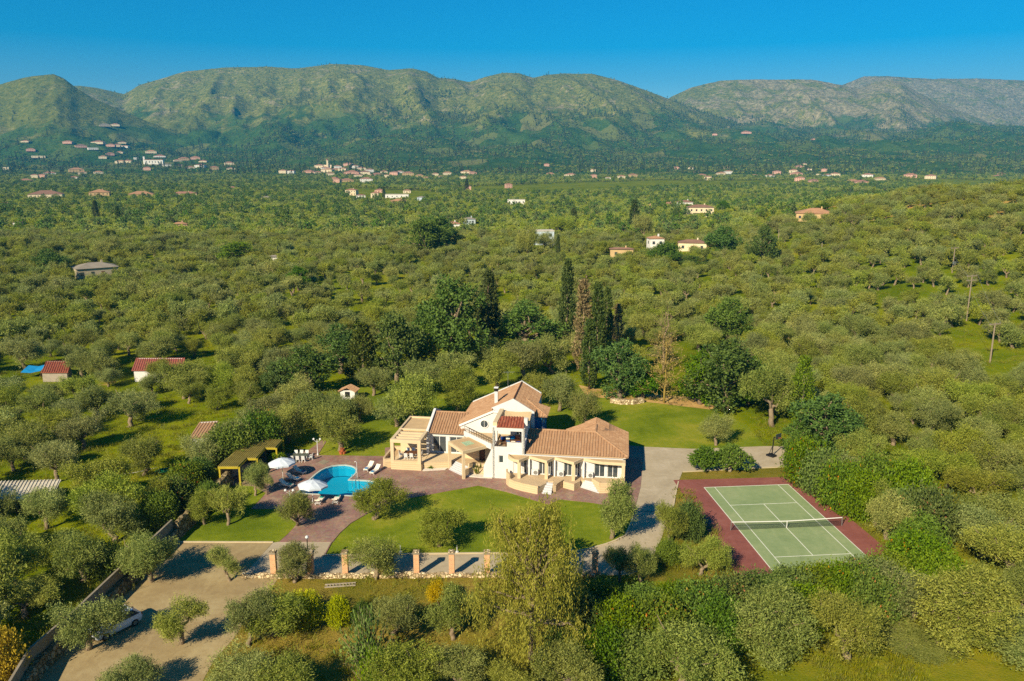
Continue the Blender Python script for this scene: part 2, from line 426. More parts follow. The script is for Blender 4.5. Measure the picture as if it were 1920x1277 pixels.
def ridge_line(pts, Y):
    """skyline pixels -> (tangent of azimuth, ridge height at forward distance Y)"""
    out = []
    for px, py in pts:
        dx, dy, dz = ray(px, py); out.append((dx / dy, CAMH + Y * dz / dy))
    return np.array(out).T
RANGES = [   # skyline, forward distance of ridge, of foot, steepness power
    (ridge_line([(-500, 250), (-200, 200), (-60, 172), (0, 158), (60, 142), (100, 137), (120, 146), (145, 165), (180, 186), (230, 208), (300, 236), (380, 262), (480, 300)], 3500), 3500, 2450, 1.25),
    (ridge_line([(-700, 190), (-200, 180), (60, 165), (150, 160), (180, 164), (232, 176), (260, 160), (300, 147), (350, 133), (420, 126), (500, 124), (560, 128), (620, 119),
                 (680, 121), (730, 131), (770, 128), (800, 134), (822, 146), (850, 148), (880, 154), (910, 143), (940, 136), (975, 137), (1000, 145), (1025, 139),
                 (1060, 137), (1110, 138), (1150, 148), (1190, 161), (1240, 180), (1290, 200), (1360, 225), (1500, 262)], 4700), 4700, 2450, 1.35),
    (ridge_line([(1130, 250), (1200, 215), (1255, 183), (1300, 162), (1350, 150), (1430, 148), (1520, 148), (1560, 156), (1610, 166), (1640, 154), (1660, 150), (1690, 152),
                 (1720, 172), (1800, 208), (1900, 246), (2100, 270)], 5600), 5600, 3500, 1.35),
    (ridge_line([(1400, 230), (1500, 190), (1580, 158), (1620, 142), (1660, 142), (1750, 147), (1840, 146), (1900, 149), (2100, 160), (2500, 200)], 7000), 7000, 5200, 1.2),
]
AP = np.array([(0, 0), (1500, 0), (2000, 9), (2500, 36), (3000, 82), (3600, 150), (4500, 215), (8000, 250)]).T
def terrain(x, y):
    x = np.asarray(x, float); y = np.asarray(y, float)
    ys = np.maximum(y, 30.0); t = x / ys
    # the hill on the right, rolling ground, all flattened under the estate
    dx = np.where(x > 225, 0, (x - 225) / 56.0); dy = (y - 345) / np.where(y < 345, 105.0, 150.0)
    z = 27.0 * np.exp(-0.5 * (dx * dx + dy * dy)) * (0.86 + 0.28 * fbm(x / 60, y / 60, 5, 3))
    z = z + (fbm(x / 120, y / 120, 3, 3) - 0.5) * 5.0 * sstep(y, 150, 420)
    est = np.maximum(np.maximum((x - 58) / 40, (-x - 75) / 40), np.maximum((y - 165) / 60, (40 - y) / 30))
    z = z * sstep(est, 0, 1)
    # apron and mountains
    ap = np.interp(ys, AP[0], AP[1])
    lump = fbm(x / 420, y / 420, 9, 4)
    z = z + ap * (0.75 + 0.5 * lump) + (fbm(x / 210, y / 260, 21, 4) - 0.5) * (30 * sstep(ys, 1900, 2700) + 90 * sstep(ys, 2500, 3300))
    best = np.zeros_like(z)
    for k, (rl, Yr, Yf, pw) in enumerate(RANGES):
        Zr = np.interp(t, rl[0], rl[1]) - ap * 0
        yy = Yr + (fbm(x / 700, np.zeros_like(x), 40 + k, 2) - 0.5) * 0
        s = (ys - Yf) / (yy - Yf)
        up = np.clip(s, 0, 1) ** pw; dn = np.clip(1 - (s - 1) * 1.1, 0, 1)
        sh = np.where(s <= 1, up, dn)
        gul = fbm(x / 300 + 0.25 * ys / 330, ys / 800, 60 + k, 6, True) - 0.62
        fine = fbm(x / 90, ys / 150, 80 + k, 4) - 0.5
        mid = np.clip(4 * up * (1 - up), 0, 1) * (s <= 1)
        hgt = Zr * sh + mid * (gul * 170 + fine * 50) * np.clip(Zr / 600, 0.25, 1) + fine * 7 * (s > 0.9)
        best = np.maximum(best, np.where((s > 0) & (Zr > 0), hgt, 0))
    return np.maximum(z, best)
def T1(x, y): return float(terrain(np.array([x]), np.array([y]))[0])
def hit(px, py, ymin=60.0, ymax=6800.0):
    """where the line of sight through a photo pixel meets the terrain"""
    dx, dy, dz = ray(px, py)
    ys = np.geomspace(ymin, ymax, 1200); zs = CAMH + ys * dz / dy
    tz = terrain(ys * dx / dy, ys); below = zs <= tz
    i = max(1, int(np.argmax(below)) if below.any() else len(ys) - 1)
    a, b = zs[i - 1] - tz[i - 1], zs[i] - tz[i]; k = min(1.0, max(0.0, a / (a - b))) if a != b else 1.0
    y = ys[i - 1] + (ys[i] - ys[i - 1]) * k; z = tz[i - 1] + (tz[i] - tz[i - 1]) * k
    return Vector((y * dx / dy, y, z))

POOL_PX = [(520 + a * 0.114583, 830 + b * 0.114583) for a, b in
           [(330, 832), (450, 705), (560, 592), (640, 520), (720, 462), (800, 424), (900, 393), (1000, 379), (1110, 376), (1200, 389), (1262, 415), (1290, 452),
            (1282, 500), (1240, 550), (1160, 618), (1300, 622), (1440, 630), (1560, 645), (1650, 675), (1702, 720), (1708, 765), (1680, 810), (1600, 852), (1480, 878), (1360, 884), (1240, 878), (1000, 866), (780, 856), (560, 845)]]
POOL = [G(x, y) for x, y in POOL_PX]
PC = sum((p for p in POOL), Vector()) / len(POOL)

def offset_poly(P, d):
    out = []; n = len(P)
    a = sum(P[i].x * P[(i + 1) % n].y - P[(i + 1) % n].x * P[i].y for i in range(n)); sg = 1 if a > 0 else -1
    for i in range(n):
        t = (P[(i + 1) % n] - P[i - 1]); t.z = 0; t.normalize(); out.append(P[i] + Vector((t.y, -t.x, 0)) * d * sg)
    return out
def grid_mesh(name, ts, ys, mat, cut=None):
    tt, yy = np.meshgrid(ts, ys); X = tt * yy; Zg = terrain(X, yy)
    V = np.stack([X, yy, Zg], -1).reshape(-1, 3); nx = len(ts); ny = len(ys)
    i = np.arange(ny - 1)[:, None] * nx + np.arange(nx - 1)[None]
    Fq = np.stack([i, i + 1, i + nx + 1, i + nx], -1).reshape(-1, 4)
    if cut is not None:
        c = V[Fq].mean(1); Fq = Fq[~cut(c[:, 0], c[:, 1])]
    return mesh_np(name, V, Fq, [mat], smooth=True)

def ground_mat():
    """plain: wild grass near, with paler fields and bare soil; drier on the stony hill to the right"""
    m, nt, N, L, b = new_mat('grassland')
    p = pos_node(nt)
    sx = N.new('ShaderNodeSeparateXYZ'); L.new(p, sx.inputs[0])
    f1 = noise_node(nt, p, 0.035, 6, 0.62, 0.8); f2 = noise_node(nt, p, 0.7, 4, 0.7); f3 = noise_node(nt, p, 5.0, 2, 0.6)
    f = mathn(nt, 'ADD', mathn(nt, 'MULTIPLY', f1, 0.62), mathn(nt, 'ADD', mathn(nt, 'MULTIPLY', f2, 0.25), mathn(nt, 'MULTIPLY', f3, 0.13)))
    green = ramp(nt, f, [(0.34, lin(64, 80, 4)), (0.46, lin(94, 108, 8)), (0.57, lin(120, 124, 14)), (0.68, lin(140, 122, 40))])
    soil = mixc(nt, f2, lin(156, 118, 62), lin(188, 150, 90))
    hillf = mathn(nt, 'MULTIPLY', smooth(nt, sx.outputs['Z'], 5.0, 16.0), smooth(nt, sx.outputs['Y'], 900.0, 600.0))
    soilf = smooth(nt, mathn(nt, 'ADD', noise_node(nt, p, 0.06, 6, 0.7, 0.5), mathn(nt, 'MULTIPLY', hillf, 0.13)), 0.63, 0.72)
    c = mixc(nt, soilf, green, soil)
    # dry ground at the lower right
    dryf = mathn(nt, 'MULTIPLY', smooth(nt, sx.outputs['X'], -18.0, 14.0), smooth(nt, sx.outputs['Y'], 100.0, 78.0))
    dry = ramp(nt, f, [(0.36, lin(78, 92, 18)), (0.47, lin(102, 108, 22)), (0.58, lin(128, 120, 32)), (0.68, lin(118, 102, 46))])
    c = mixc(nt, dryf, c, dry)
    L.new(c, b.inputs['Base Color']); b.inputs['Roughness'].default_value = 0.95; b.inputs['Specular IOR Level'].default_value = 0.04
    bump(nt, b, mathn(nt, 'ADD', f3, f2), 0.5, 0.15)
    return m
def mountain_mat():
    """wooded lower slopes, scrub and bare limestone higher up"""
    m, nt, N, L, b = new_mat('mountain slopes')
    p = pos_node(nt); sx = N.new('ShaderNodeSeparateXYZ'); L.new(p, sx.inputs[0])
    big = noise_node(nt, p, 0.0022, 6, 0.62, 0.5); mid = noise_node(nt, p, 0.011, 6, 0.7, 0.3); fine = noise_node(nt, p, 0.045, 5, 0.75); spk = noise_node(nt, p, 0.13, 3, 0.7)
    wood = ramp(nt, mathn(nt, 'ADD', mathn(nt, 'MULTIPLY', mid, 0.5), mathn(nt, 'MULTIPLY', spk, 0.5)),
                [(0.36, lin(36, 62, 24)), (0.5, lin(62, 88, 34)), (0.62, lin(88, 104, 42)), (0.74, lin(128, 120, 70))])
    scrub = ramp(nt, mathn(nt, 'ADD', mathn(nt, 'MULTIPLY', fine, 0.55), mathn(nt, 'MULTIPLY', spk, 0.45)),
                 [(0.34, lin(44, 62, 24)), (0.46, lin(96, 104, 42)), (0.56, lin(134, 130, 60)), (0.7, lin(178, 164, 108))])
    rock = ramp(nt, fine, [(0.35, lin(98, 92, 62)), (0.55, lin(156, 142, 106)), (0.7, lin(196, 180, 142))])
    rx = mathn(nt, 'ADD', mathn(nt, 'MULTIPLY', smooth(nt, sx.outputs['X'], 600.0, 2000.0), 0.12), noise_node(nt, p, 0.0065, 8, 0.72, 1.0))
    c = mixc(nt, mathn(nt, 'MULTIPLY', smooth(nt, rx, 0.53, 0.63), 0.85), scrub, rock)
    grassy = mathn(nt, 'MULTIPLY', smooth(nt, sx.outputs['X'], -1000.0, -1500.0), smooth(nt, sx.outputs['Y'], 3900.0, 3600.0))
    c = mixc(nt, mathn(nt, 'MULTIPLY', grassy, 0.65), c, ramp(nt, fine, [(0.35, lin(78, 90, 28)), (0.65, lin(112, 114, 44))]))
    # shrubs as dark dots
    v = N.new('ShaderNodeTexVoronoi'); v.inputs['Scale'].default_value = 0.05; L.new(p, v.inputs['Vector'])
    dots = mathn(nt, 'MULTIPLY', smooth(nt, v.outputs['Distance'], 0.5, 0.25), smooth(nt, mid, 0.40, 0.54))
    c = mixc(nt, mathn(nt, 'MULTIPLY', dots, 0.5), c, lin(70, 84, 34))
    hz = mathn(nt, 'ADD', sx.outputs['Z'], mathn(nt, 'MULTIPLY', mathn(nt, 'SUBTRACT', big, 0.5), -560.0))
    hz = mathn(nt, 'ADD', hz, mathn(nt, 'MULTIPLY', mathn(nt, 'SUBTRACT', mid, 0.5), -330.0))
    fv_ = N.new('ShaderNodeTexVoronoi'); fv_.inputs['Scale'].default_value = 0.009; L.new(p, fv_.inputs['Vector'])
    fc = N.new('ShaderNodeSeparateColor'); L.new(fv_.outputs['Color'], fc.inputs[0])
    wood = mixc(nt, mathn(nt, 'MULTIPLY', smooth(nt, fc.outputs[0], 0.80, 0.86), 0.7), wood, mixc(nt, fc.outputs[1], lin(84, 104, 40), lin(136, 128, 74)))
    lim = mathn(nt, 'SUBTRACT', hz, mathn(nt, 'MULTIPLY', grassy, -90.0))
    c = mixc(nt, smooth(nt, lim, 210.0, 290.0), wood, c)
    L.new(c, b.inputs['Base Color']); b.inputs['Roughness'].default_value = 1.0; b.inputs['Specular IOR Level'].default_value = 0.0
    bump(nt, b, mathn(nt, 'ADD', mathn(nt, 'MULTIPLY', mid, 1.2), mathn(nt, 'ADD', mathn(nt, 'MULTIPLY', fine, 0.6), mathn(nt, 'MULTIPLY', spk, 0.3))), 0.8, 16.0)
    return m
def near_pool(x, y):
    return inpoly(x, y, [(p.x, p.y) for p in POOL]) | inpoly(x, y, [(p.x, p.y) for p in offset_poly(POOL, 1.0)])
ts = np.concatenate([np.linspace(-2.2, -0.8, 20)[:-1], np.linspace(-0.8, 0.8, 420), np.linspace(0.8, 2.2, 20)[1:]])
ys1 = np.concatenate([np.linspace(10, 50, 8)[:-1], np.linspace(50, 140, 90)[:-1], np.geomspace(140, 1900, 150)])
link('ground', grid_mesh('ground', ts, ys1, ground_mat(), near_pool), kind='structure')
tsm = np.concatenate([np.linspace(-2.2, -0.8, 20)[:-1], np.linspace(-0.8, 0.8, 620), np.linspace(0.8, 2.2, 20)[1:]])
ys2 = np.concatenate([np.linspace(1890, 2500, 40)[:-1], np.linspace(2500, 5700, 210)[:-1], np.linspace(5700, 9000, 60)])
mm = grid_mesh('mountains', tsm, ys2, mountain_mat())
mo = link('mountains', mm, kind='structure')

# ------------------------------------------------------------------ estate surfaces
def sheet(name, px, z, mat, holes=(), world=False, thick=0.0):
    P = [Vector((p[0], p[1], z)) for p in px] if world else [Vector((*G(x, y).xy, z)) for x, y in px]
    loops = [P] + [[Vector((q.x, q.y, z)) for q in h] for h in holes]
    tri = tessellate_polygon(loops)
    V = [tuple(p) for l in loops for p in l]
    Fc = []
    for a, b, c in tri:
        n = (Vector(V[b]) - Vector(V[a])).cross(Vector(V[c]) - Vector(V[a]))
        Fc.append((a, b, c) if n.z > 0 else (a, c, b))
    if thick:
        k = len(V); V += [(x, y, zz - thick) for x, y, zz in V]; o = 0
        for l in loops:
            n = len(l)
            for i in range(n):
                j = (i + 1) % n; Fc.append((o + i, o + j, k + o + j, k + o + i))
            o += n
    me = bpy.data.meshes.new(name); me.from_pydata(V, [], Fc); me.materials.append(mat); me.update()
    return link(name, me, kind='structure')

BACK_LAWN = [(575, 858), (582, 800), (600, 757), (720, 700), (900, 682), (1040, 700), (1110, 742), (1180, 750), (1290, 755), (1345, 770), (1400, 797), (1434, 837),
             (1300, 842), (1204, 840), (1190, 875), (740, 872), (724, 858)]
FRONT_LAWN = [(683, 967), (745, 939), (820, 925), (897, 911), (950, 923), (1029, 947), (1049, 937), (1108, 943), (1190, 956), (1184, 980), (1173, 1005), (1155, 1014),
              (1137, 1021), (1105, 1030), (1070, 1037), (1020, 1039), (911, 1038), (760, 1040), (608, 1042), (621, 1019), (637, 1000), (657, 982)]
SIDE_LAWN = [(334, 1016), (352, 985), (420, 945), (470, 955), (518, 955), (558, 982), (540, 1001), (523, 1016)]
SIDE_LAWN2 = [(436, 911), (473, 912), (499, 925), (483, 942), (468, 956), (415, 948), (424, 925)]
TERR = [(523, 1017), (540, 1002), (558, 982), (518, 955), (470, 955), (485, 941), (499, 925), (473, 912), (411, 910), (398, 902), (470, 868), (512, 852), (560, 850), (578, 845), (604, 826), (612, 828), (596, 854),
        (660, 855), (722, 856), (722, 840), (1000, 820), (1205, 838), (1207, 856), (1201, 915), (1189, 957), (1108, 943), (1049, 937), (1029, 947), (950, 923), (897, 911), (820, 925), (745, 939), (683, 967),
        (657, 982), (637, 1000), (625, 1017)]
DRIVE = [(1206, 838), (1300, 842), (1434, 837), (1481, 837), (1484, 874), (1397, 878), (1280, 884), (1272, 904), (1263, 949), (1250, 980), (1240, 1010), (1222, 1050), (1205, 1070), (1180, 1078),
         (1112, 1080), (873, 1080), (455, 1081), (512, 1018), (523, 1016.5), (625, 1016.5), (621, 1019), (608, 1042), (760, 1040), (911, 1038), (1020, 1039), (1070, 1037), (1105, 1030), (1137, 1021), (1155, 1014), (1173, 1005),
         (1184, 980), (1190, 957), (1201, 915), (1207, 856)]
YARD = [(334, 1017), (512, 1017), (455, 1081), (523, 1083), (518, 1090), (501, 1114), (480, 1140), (467, 1153), (440, 1195), (400, 1240), (352, 1330), (20, 1330), (70, 1270), (150, 1190), (215, 1135), (262, 1090), (300, 1050)]
VERGE = [(1280, 885), (1397, 879), (1484, 875), (1495, 880), (1700, 1052), (1600, 1080), (1400, 1110), (1240, 1090), (1190, 1088), (1222, 1052), (1240, 1010), (1263, 949), (1272, 904)]
FORE = [(523, 1083), (880, 1081), (1130, 1081), (1140, 1330), (352, 1330), (400, 1240), (440, 1195), (467, 1153), (501, 1114)]
sheet('lawn', BACK_LAWN, 0.015, M['lawn'])
sheet('lawn', FRONT_LAWN, 0.03, M['lawn'])
sheet('lawn', SIDE_LAWN, 0.03, M['lawn'])
sheet('lawn', SIDE_LAWN2, 0.045, M['lawn'])
sheet('rough_grass_ground', FORE, 0.012, M['dry'])
sheet('verge', VERGE, 0.012, M['dry'])
sheet('terrace_paving', TERR, 0.06, M['paving'], holes=[POOL], thick=0.12)
sheet('driveway', DRIVE, 0.04, M['drive'], thick=0.06)
sheet('gravel_yard', YARD, 0.022, M['yard'])

def strip(name, px, w, z, h, mat, kind='structure', world=False):
    """a kerb that follows a line on the ground"""
    P = [Vector(p) for p in px] if world else [G(x, y) for x, y in px]
    mb = MB()
    L_ = []; R_ = []
    for i, p in enumerate(P):
        d = (P[min(i + 1, len(P) - 1)] - P[max(i - 1, 0)]); d.z = 0; d.normalize(); n = Vector((-d.y, d.x, 0)) * w / 2
        L_.append(p + n); R_.append(p - n)
    for i in range(len(P) - 1):
        q = [L_[i], R_[i], R_[i + 1], L_[i + 1]]
        lo = [(v.x, v.y, z) for v in q]; hi = [(v.x, v.y, z + h) for v in q]
        mb.face(hi); mb.face([lo[0], lo[3], hi[3], hi[0]]); mb.face([lo[1], hi[1], hi[2], lo[2]])
        if i == 0: mb.face([lo[0], hi[0], hi[1], lo[1]])
        if i == len(P) - 2: mb.face([lo[3], lo[2], hi[2], hi[3]])
    return mb.build(name, mat, None, kind=kind)
M['kerb'] = plain('concrete kerb', lin(204, 186, 152), 0.12, 1.5, 0.9)
strip('kerb', FRONT_LAWN[8:19], 0.2, 0, 0.13, M['kerb'])
strip('kerb', [(608, 1043), (621, 1019), (637, 1000), (657, 982), (683, 967)], 0.12, 0, 0.1, M['paving'])
strip('kerb', [(334, 1017), (512, 1017.5)], 0.18, 0, 0.12, M['kerb'])
strip('kerb', [(1272, 904), (1266, 930), (1263, 949), (1258, 963)], 0.15, 0, 0.14, M['kerb'])
strip('kerb', [(1280, 885.5), (1397, 879.5), (1484, 875.5)], 0.12, 0, 0.08, M['kerb'])
strip('drive_joint', [(1190, 958.5), (1225, 960), (1253, 962)], 0.14, 0.03, 0.016, M['dark_metal'])

# ------------------------------------------------------------------ tennis court (its own axes)
CT = (30.583, 82.033, 0.0); CA = 0.09101
mb = MB().prism([(-8.6, 14.6), (8.0, 14.2), (8.6, -14.5), (-9.4, -15.2)], 0.0, 0.065)
o = mb.build('tennis_court_surround', M['court_red'], None, CT, CA, 'structure')
o = MB().box(-5.485, 5.485, -11.885, 11.885, 0.0, 0.078).build('tennis_court', M['court_green'], None, CT, CA, 'structure')
for a in [(-5.5, -5.42, -11.9, 11.9), (5.42, 5.5, -11.9, 11.9), (-4.155, -4.075, -11.8, 11.8), (4.075, 4.155, -11.8, 11.8)]:
    MB().box(*a, 0.06, 0.083).build('court_line', M['line'], o)
for a in [(-5.4, 5.4, -11.92, -11.82), (-5.4, 5.4, 11.82, 11.92), (-4.06, 4.06, 6.36, 6.44), (-4.06, 4.06, -6.44, -6.36)]:
    MB().box(*a, 0.06, 0.084).build('court_line', M['line'], o)
MB().box(-0.04, 0.04, -6.35, 6.35, 0.06, 0.085).build('court_line', M['line'], o)
net = thing('tennis_net', 'long dark tennis net with a white top band across the green court', 'tennis net', CT, CA)
for s_ in (-1, 1): MB().tube([(6.4 * s_, 0, 0.06), (6.4 * s_, 0, 1.12)], 0.05, 10).build('post', M['steel'], net)
mb = MB(); nn = 24
def nz(x): return 0.915 + 0.155 * abs(x / 6.4) ** 1.3
for i in range(nn):
    x0 = -6.36 + 12.72 * i / nn; x1 = -6.36 + 12.72 * (i + 1) / nn
    mb.face([(x0, -0.02, nz(x0) - 0.06), (x1, -0.02, nz(x1) - 0.06), (x1, -0.02, nz(x1) + 0.02), (x0, -0.02, nz(x0) + 0.02)])
    mb.face([(x1, 0.02, nz(x1) - 0.06), (x0, 0.02, nz(x0) - 0.06), (x0, 0.02, nz(x0) + 0.02), (x1, 0.02, nz(x1) + 0.02)])
    mb.face([(x0, -0.02, nz(x0) + 0.02), (x1, -0.02, nz(x1) + 0.02), (x1, 0.02, nz(x1) + 0.02), (x0, 0.02, nz(x0) + 0.02)])
mb.build('top_band', M['trim'], net)
mb = MB()
for i in range(106):
    x = -6.36 + 0.12 * i; mb.bar((x, 0, 0.1), (x, 0, nz(x) - 0.06), 0.012, 0.012)
for j in range(8):
    for i in range(8):
        x0 = -6.36 + 1.59 * i; x1 = x0 + 1.59; k = j / 8
        mb.bar((x0, 0, 0.1 + k * (nz(x0) - 0.17)), (x1, 0, 0.1 + k * (nz(x1) - 0.17)), 0.012, 0.014)
mb.build('mesh', M['black'], net, kind='stuff')
MB().box(-0.03, 0.03, -0.03, 0.03, 0.086, 0.86).build('centre_strap', M['trim'], net)
# ------------------------------------------------------------------ villa (own axes: u along the front, v to the back)
VO, VA = (1.3, 96.45, 0.0), math.radians(-8)
villa = thing('villa', 'large cream and white villa with tiled roofs beside the swimming pool', 'villa', VO, VA)
rnd = random.Random(7)

def wall_run(mb, p0, p1, z0, z1, ops=(), t=0.25):
    """a wall with openings, from p0 to p1; its outer face is on the line, its thickness behind (left of p0->p1)"""
    p0 = Vector((*p0, 0)); p1 = Vector((*p1, 0)); d = (p1 - p0); Ln = d.length; d.normalize(); n = Vector((-d.y, d.x, 0)) * t
    xs = sorted({0.0, Ln, *[o[0] for o in ops], *[o[1] for o in ops]}); zs = sorted({z0, z1, *[o[2] for o in ops], *[o[3] for o in ops]})
    for i in range(len(xs) - 1):
        run = None
        for j in range(len(zs) - 1):
            xm = (xs[i] + xs[i + 1]) / 2; zm = (zs[j] + zs[j + 1]) / 2
            op = any(o[0] < xm < o[1] and o[2] < zm < o[3] for o in ops)
            if op: continue
            a = p0 + d * xs[i]; b = p0 + d * xs[i + 1]
            lo, hi = zs[j], zs[j + 1]
            q = [a, b, b + n, a + n]
            mb.prism([(v.x, v.y) for v in q], lo, hi)
def window(parent, p0, p1, o, glass, frame, set_in=0.12, bars=1, name='window', fw=0.07):
    """glazing in one opening, with its frame as a sub-part"""
    p0 = Vector((*p0, 0)); p1 = Vector((*p1, 0)); d = (p1 - p0).normalized(); n = Vector((-d.y, d.x, 0))
    a = p0 + d * o[0] + n * set_in; b = p0 + d * o[1] + n * set_in
    w = MB().prism([(v.x, v.y) for v in (a, b, b + n * 0.03, a + n * 0.03)], o[2], o[3]).build(name, glass, parent)
    f = MB(); c = a - n * 0.03; e = b - n * 0.03
    for k in range(bars + 2):
        q = c.lerp(e, k / (bars + 1)); q = q + d * (fw / 2 if k == 0 else (-fw / 2 if k == bars + 1 else 0))
        f.bar((q.x, q.y, o[2]), (q.x, q.y, o[3]), fw, 0.05)
    f.bar((c.x, c.y, o[2] + fw / 2), (e.x, e.y, o[2] + fw / 2), 0.05, fw); f.bar((c.x, c.y, o[3] - fw / 2), (e.x, e.y, o[3] - fw / 2), 0.05, fw)
    f.build('frame', frame, w)
    return w
def facade(parent, p0, p1, z0, z1, ops, mat, glass=None, frame=None, bars=1, t=0.25, name='wall', pane='window'):
    mb = MB(); wall_run(mb, p0, p1, z0, z1, ops, t); w = mb.build(name, mat, parent)
    for o in ops:
        if glass: window(parent, p0, p1, o, glass, frame or M['trim'], bars=bars, name=pane)
    return w
def roof_slope(parent, poly, down, mat, name='roof', pitch_=0.36, course=0.45, rad=0.13, thick=0.12, ribs=True):
    """one tiled slope: a slab with courses of barrel tiles on it; poly in 3D, down = horizontal direction of fall"""
    P = [Vector(p) for p in poly]; n = (P[1] - P[0]).cross(P[2] - P[0])
    if n.z < 0: n = -n; P = P[::-1]
    n.normalize(); dn = Vector((*down, 0)); dn = (dn - n * dn.dot(n)).normalized(); ac = n.cross(dn).normalized()
    mb = MB(); k = len(P)
    mb.face(P, 0.35); lo = [p - Vector((0, 0, thick)) for p in P]; mb.face(lo[::-1], 0.4)
    for i in range(k): mb.face([P[i], lo[i], lo[(i + 1) % k], P[(i + 1) % k]], 0.6)
    slab = mb.build(name, mat, parent)
    if not ribs: return slab
    s_ = [p.dot(ac) for p in P]; o = P[0]; mb = MB()
    x = min(s_) + pitch_ / 2
    while x < max(s_):
        cr = []
        for i in range(k):
            a, b = s_[i], s_[(i + 1) % k]
            if (a - x) * (b - x) < 0:
                f = (x - a) / (b - a); cr.append((P[i].lerp(P[(i + 1) % k], f)).dot(dn))
        cr.sort()
        for c in range(0, len(cr) - 1, 2):
            t0, t1 = cr[c], cr[c + 1]; m = max(1, round((t1 - t0) / course))
            base = o + ac * (x - o.dot(ac)) - dn * o.dot(dn)
            for j in range(m):
                ta = t0 + (t1 - t0) * j / m; tb = t0 + (t1 - t0) * (j + 1) / m + (0.02 if j < m - 1 else 0.05)
                ring = []
                for (t, r) in ((ta, rad * 0.82), (tb, rad)):
                    ring.append([base + dn * t + ac * (r * math.cos(an)) + n * (r * math.sin(an) * 0.9 + 0.004) for an in (math.pi, 2.1, 1.05, 0.0)])
                tint = rnd.random()
                for q in range(3): mb.face([ring[0][q], ring[1][q], ring[1][q + 1], ring[0][q + 1]], tint)
                mb.face(ring[1][::-1], tint * 0.5)
        x += pitch_
    mb.build('tiles', mat, slab, kind='stuff'); return slab
def ridge_cap(parent, p0, p1, mat=None, r=0.15):
    p0 = Vector(p0); p1 = Vector(p1); n = max(2, int((p1 - p0).length / 0.45)); mb = MB()
    for i in range(n):
        b = len(mb.t); mb.tube([p0.lerp(p1, i / n), p0.lerp(p1, (i + 1.08) / n)], [r * 0.85, r], 8)
        tt = rnd.random(); mb.t[b:] = [tt] * (len(mb.t) - b)
    return mb.build('ridge', mat or M['tile'], parent)

W_, BE, BF, TR = M['white'], M['beige'], M['beige_flat'], M['trim']
# --- right wing: hipped tile roof over a long front with five glazed bays
FL = 0.95                                            # terrace floor level
fv = -0.6
ops = [(0.7, 1.2, FL, 3.05), (1.5, 2.45, FL, 3.05), (3.95, 4.95, FL, 3.05), (5.15, 5.7, FL, 3.05), (7.15, 8.2, FL, 3.05), (8.55, 9.2, FL, 3.05), (11.0, 12.35, FL + 0.05, 3.05), (12.65, 14.0, FL + 0.05, 3.05)]
facade(villa, (-1.75, fv), (13.1, fv), 0.0, 3.48, ops, W_, M['glass'], M['trim'])
facade(villa, (13.1, fv), (13.1, 9.4), 0.0, 3.48, [(2.0, 3.2, 1.9, 2.9), (6.0, 7.2, 1.9, 2.9)], W_, M['glass'])
facade(villa, (13.1, 9.4), (0.6, 9.4), 0.0, 3.48, [(2.0, 3.2, 1.9, 2.9), (5.0, 6.2, 1.9, 2.9)], W_, M['glass'])
ez, rz_, rv, ru = 3.6, 5.3, 4.1, 9.2
roof_slope(villa, [(0.35, -0.05, ez), (13.45, -0.05, ez), (ru, rv, rz_), (0.35, rv, rz_)], (0, -1), M['tile'])
roof_slope(villa, [(13.45, -0.05, ez), (13.45, 9.75, ez), (10.3, 9.75, 5.0), (10.3, 6.2, 5.0), (ru, rv, rz_)], (1, 0), M['tile'], ribs=False)
s2 = roof_slope(villa, [(13.45, -0.05, ez + .01), (13.45, 9.75, ez + .01), (ru + .02, 9.75, rz_ + .01), (ru + .02, rv, rz_ + .01)], (1, 0), M['tile'])
roof_slope(villa, [(ru - .02, 9.75, rz_), (ru - .02, rv, rz_), (5.0, 8.3, ez), (5.0, 9.75, ez)], (-1, 0), M['tile'])
roof_slope(villa, [(0.35, rv + .03, rz_), (ru - .03, rv + .03, rz_), (5.0, 8.3, ez), (0.35, 8.3, ez)], (0, 1), M['tile'])
ridge_cap(villa, (0.35, rv, rz_ + .03), (ru, rv, rz_ + .03)); ridge_cap(villa, (ru, rv, rz_ + .03), (13.4, 0.0, ez + .06)); ridge_cap(villa, (ru, rv, rz_ + .03), (ru, 9.7, rz_ + .03))
roof_slope(villa, [(7.6, 7.2, 4.75), (ru - .05, 7.2, 5.48), (ru - .05, 9.9, 5.48), (7.6, 9.9, 4.75)], (-1, 0), M['tile'], pitch_=0.36)
roof_slope(villa, [(10.8, 7.2, 4.75), (ru - .03, 7.2, 5.48), (ru - .03, 9.9, 5.48), (10.8, 9.9, 4.75)], (1, 0), M['tile'], pitch_=0.36)
MB().bar((0.3, -0.02, 3.46), (13.2, -0.02, 3.46), 0.16, 0.1).build('gutter', M['tan'], villa)
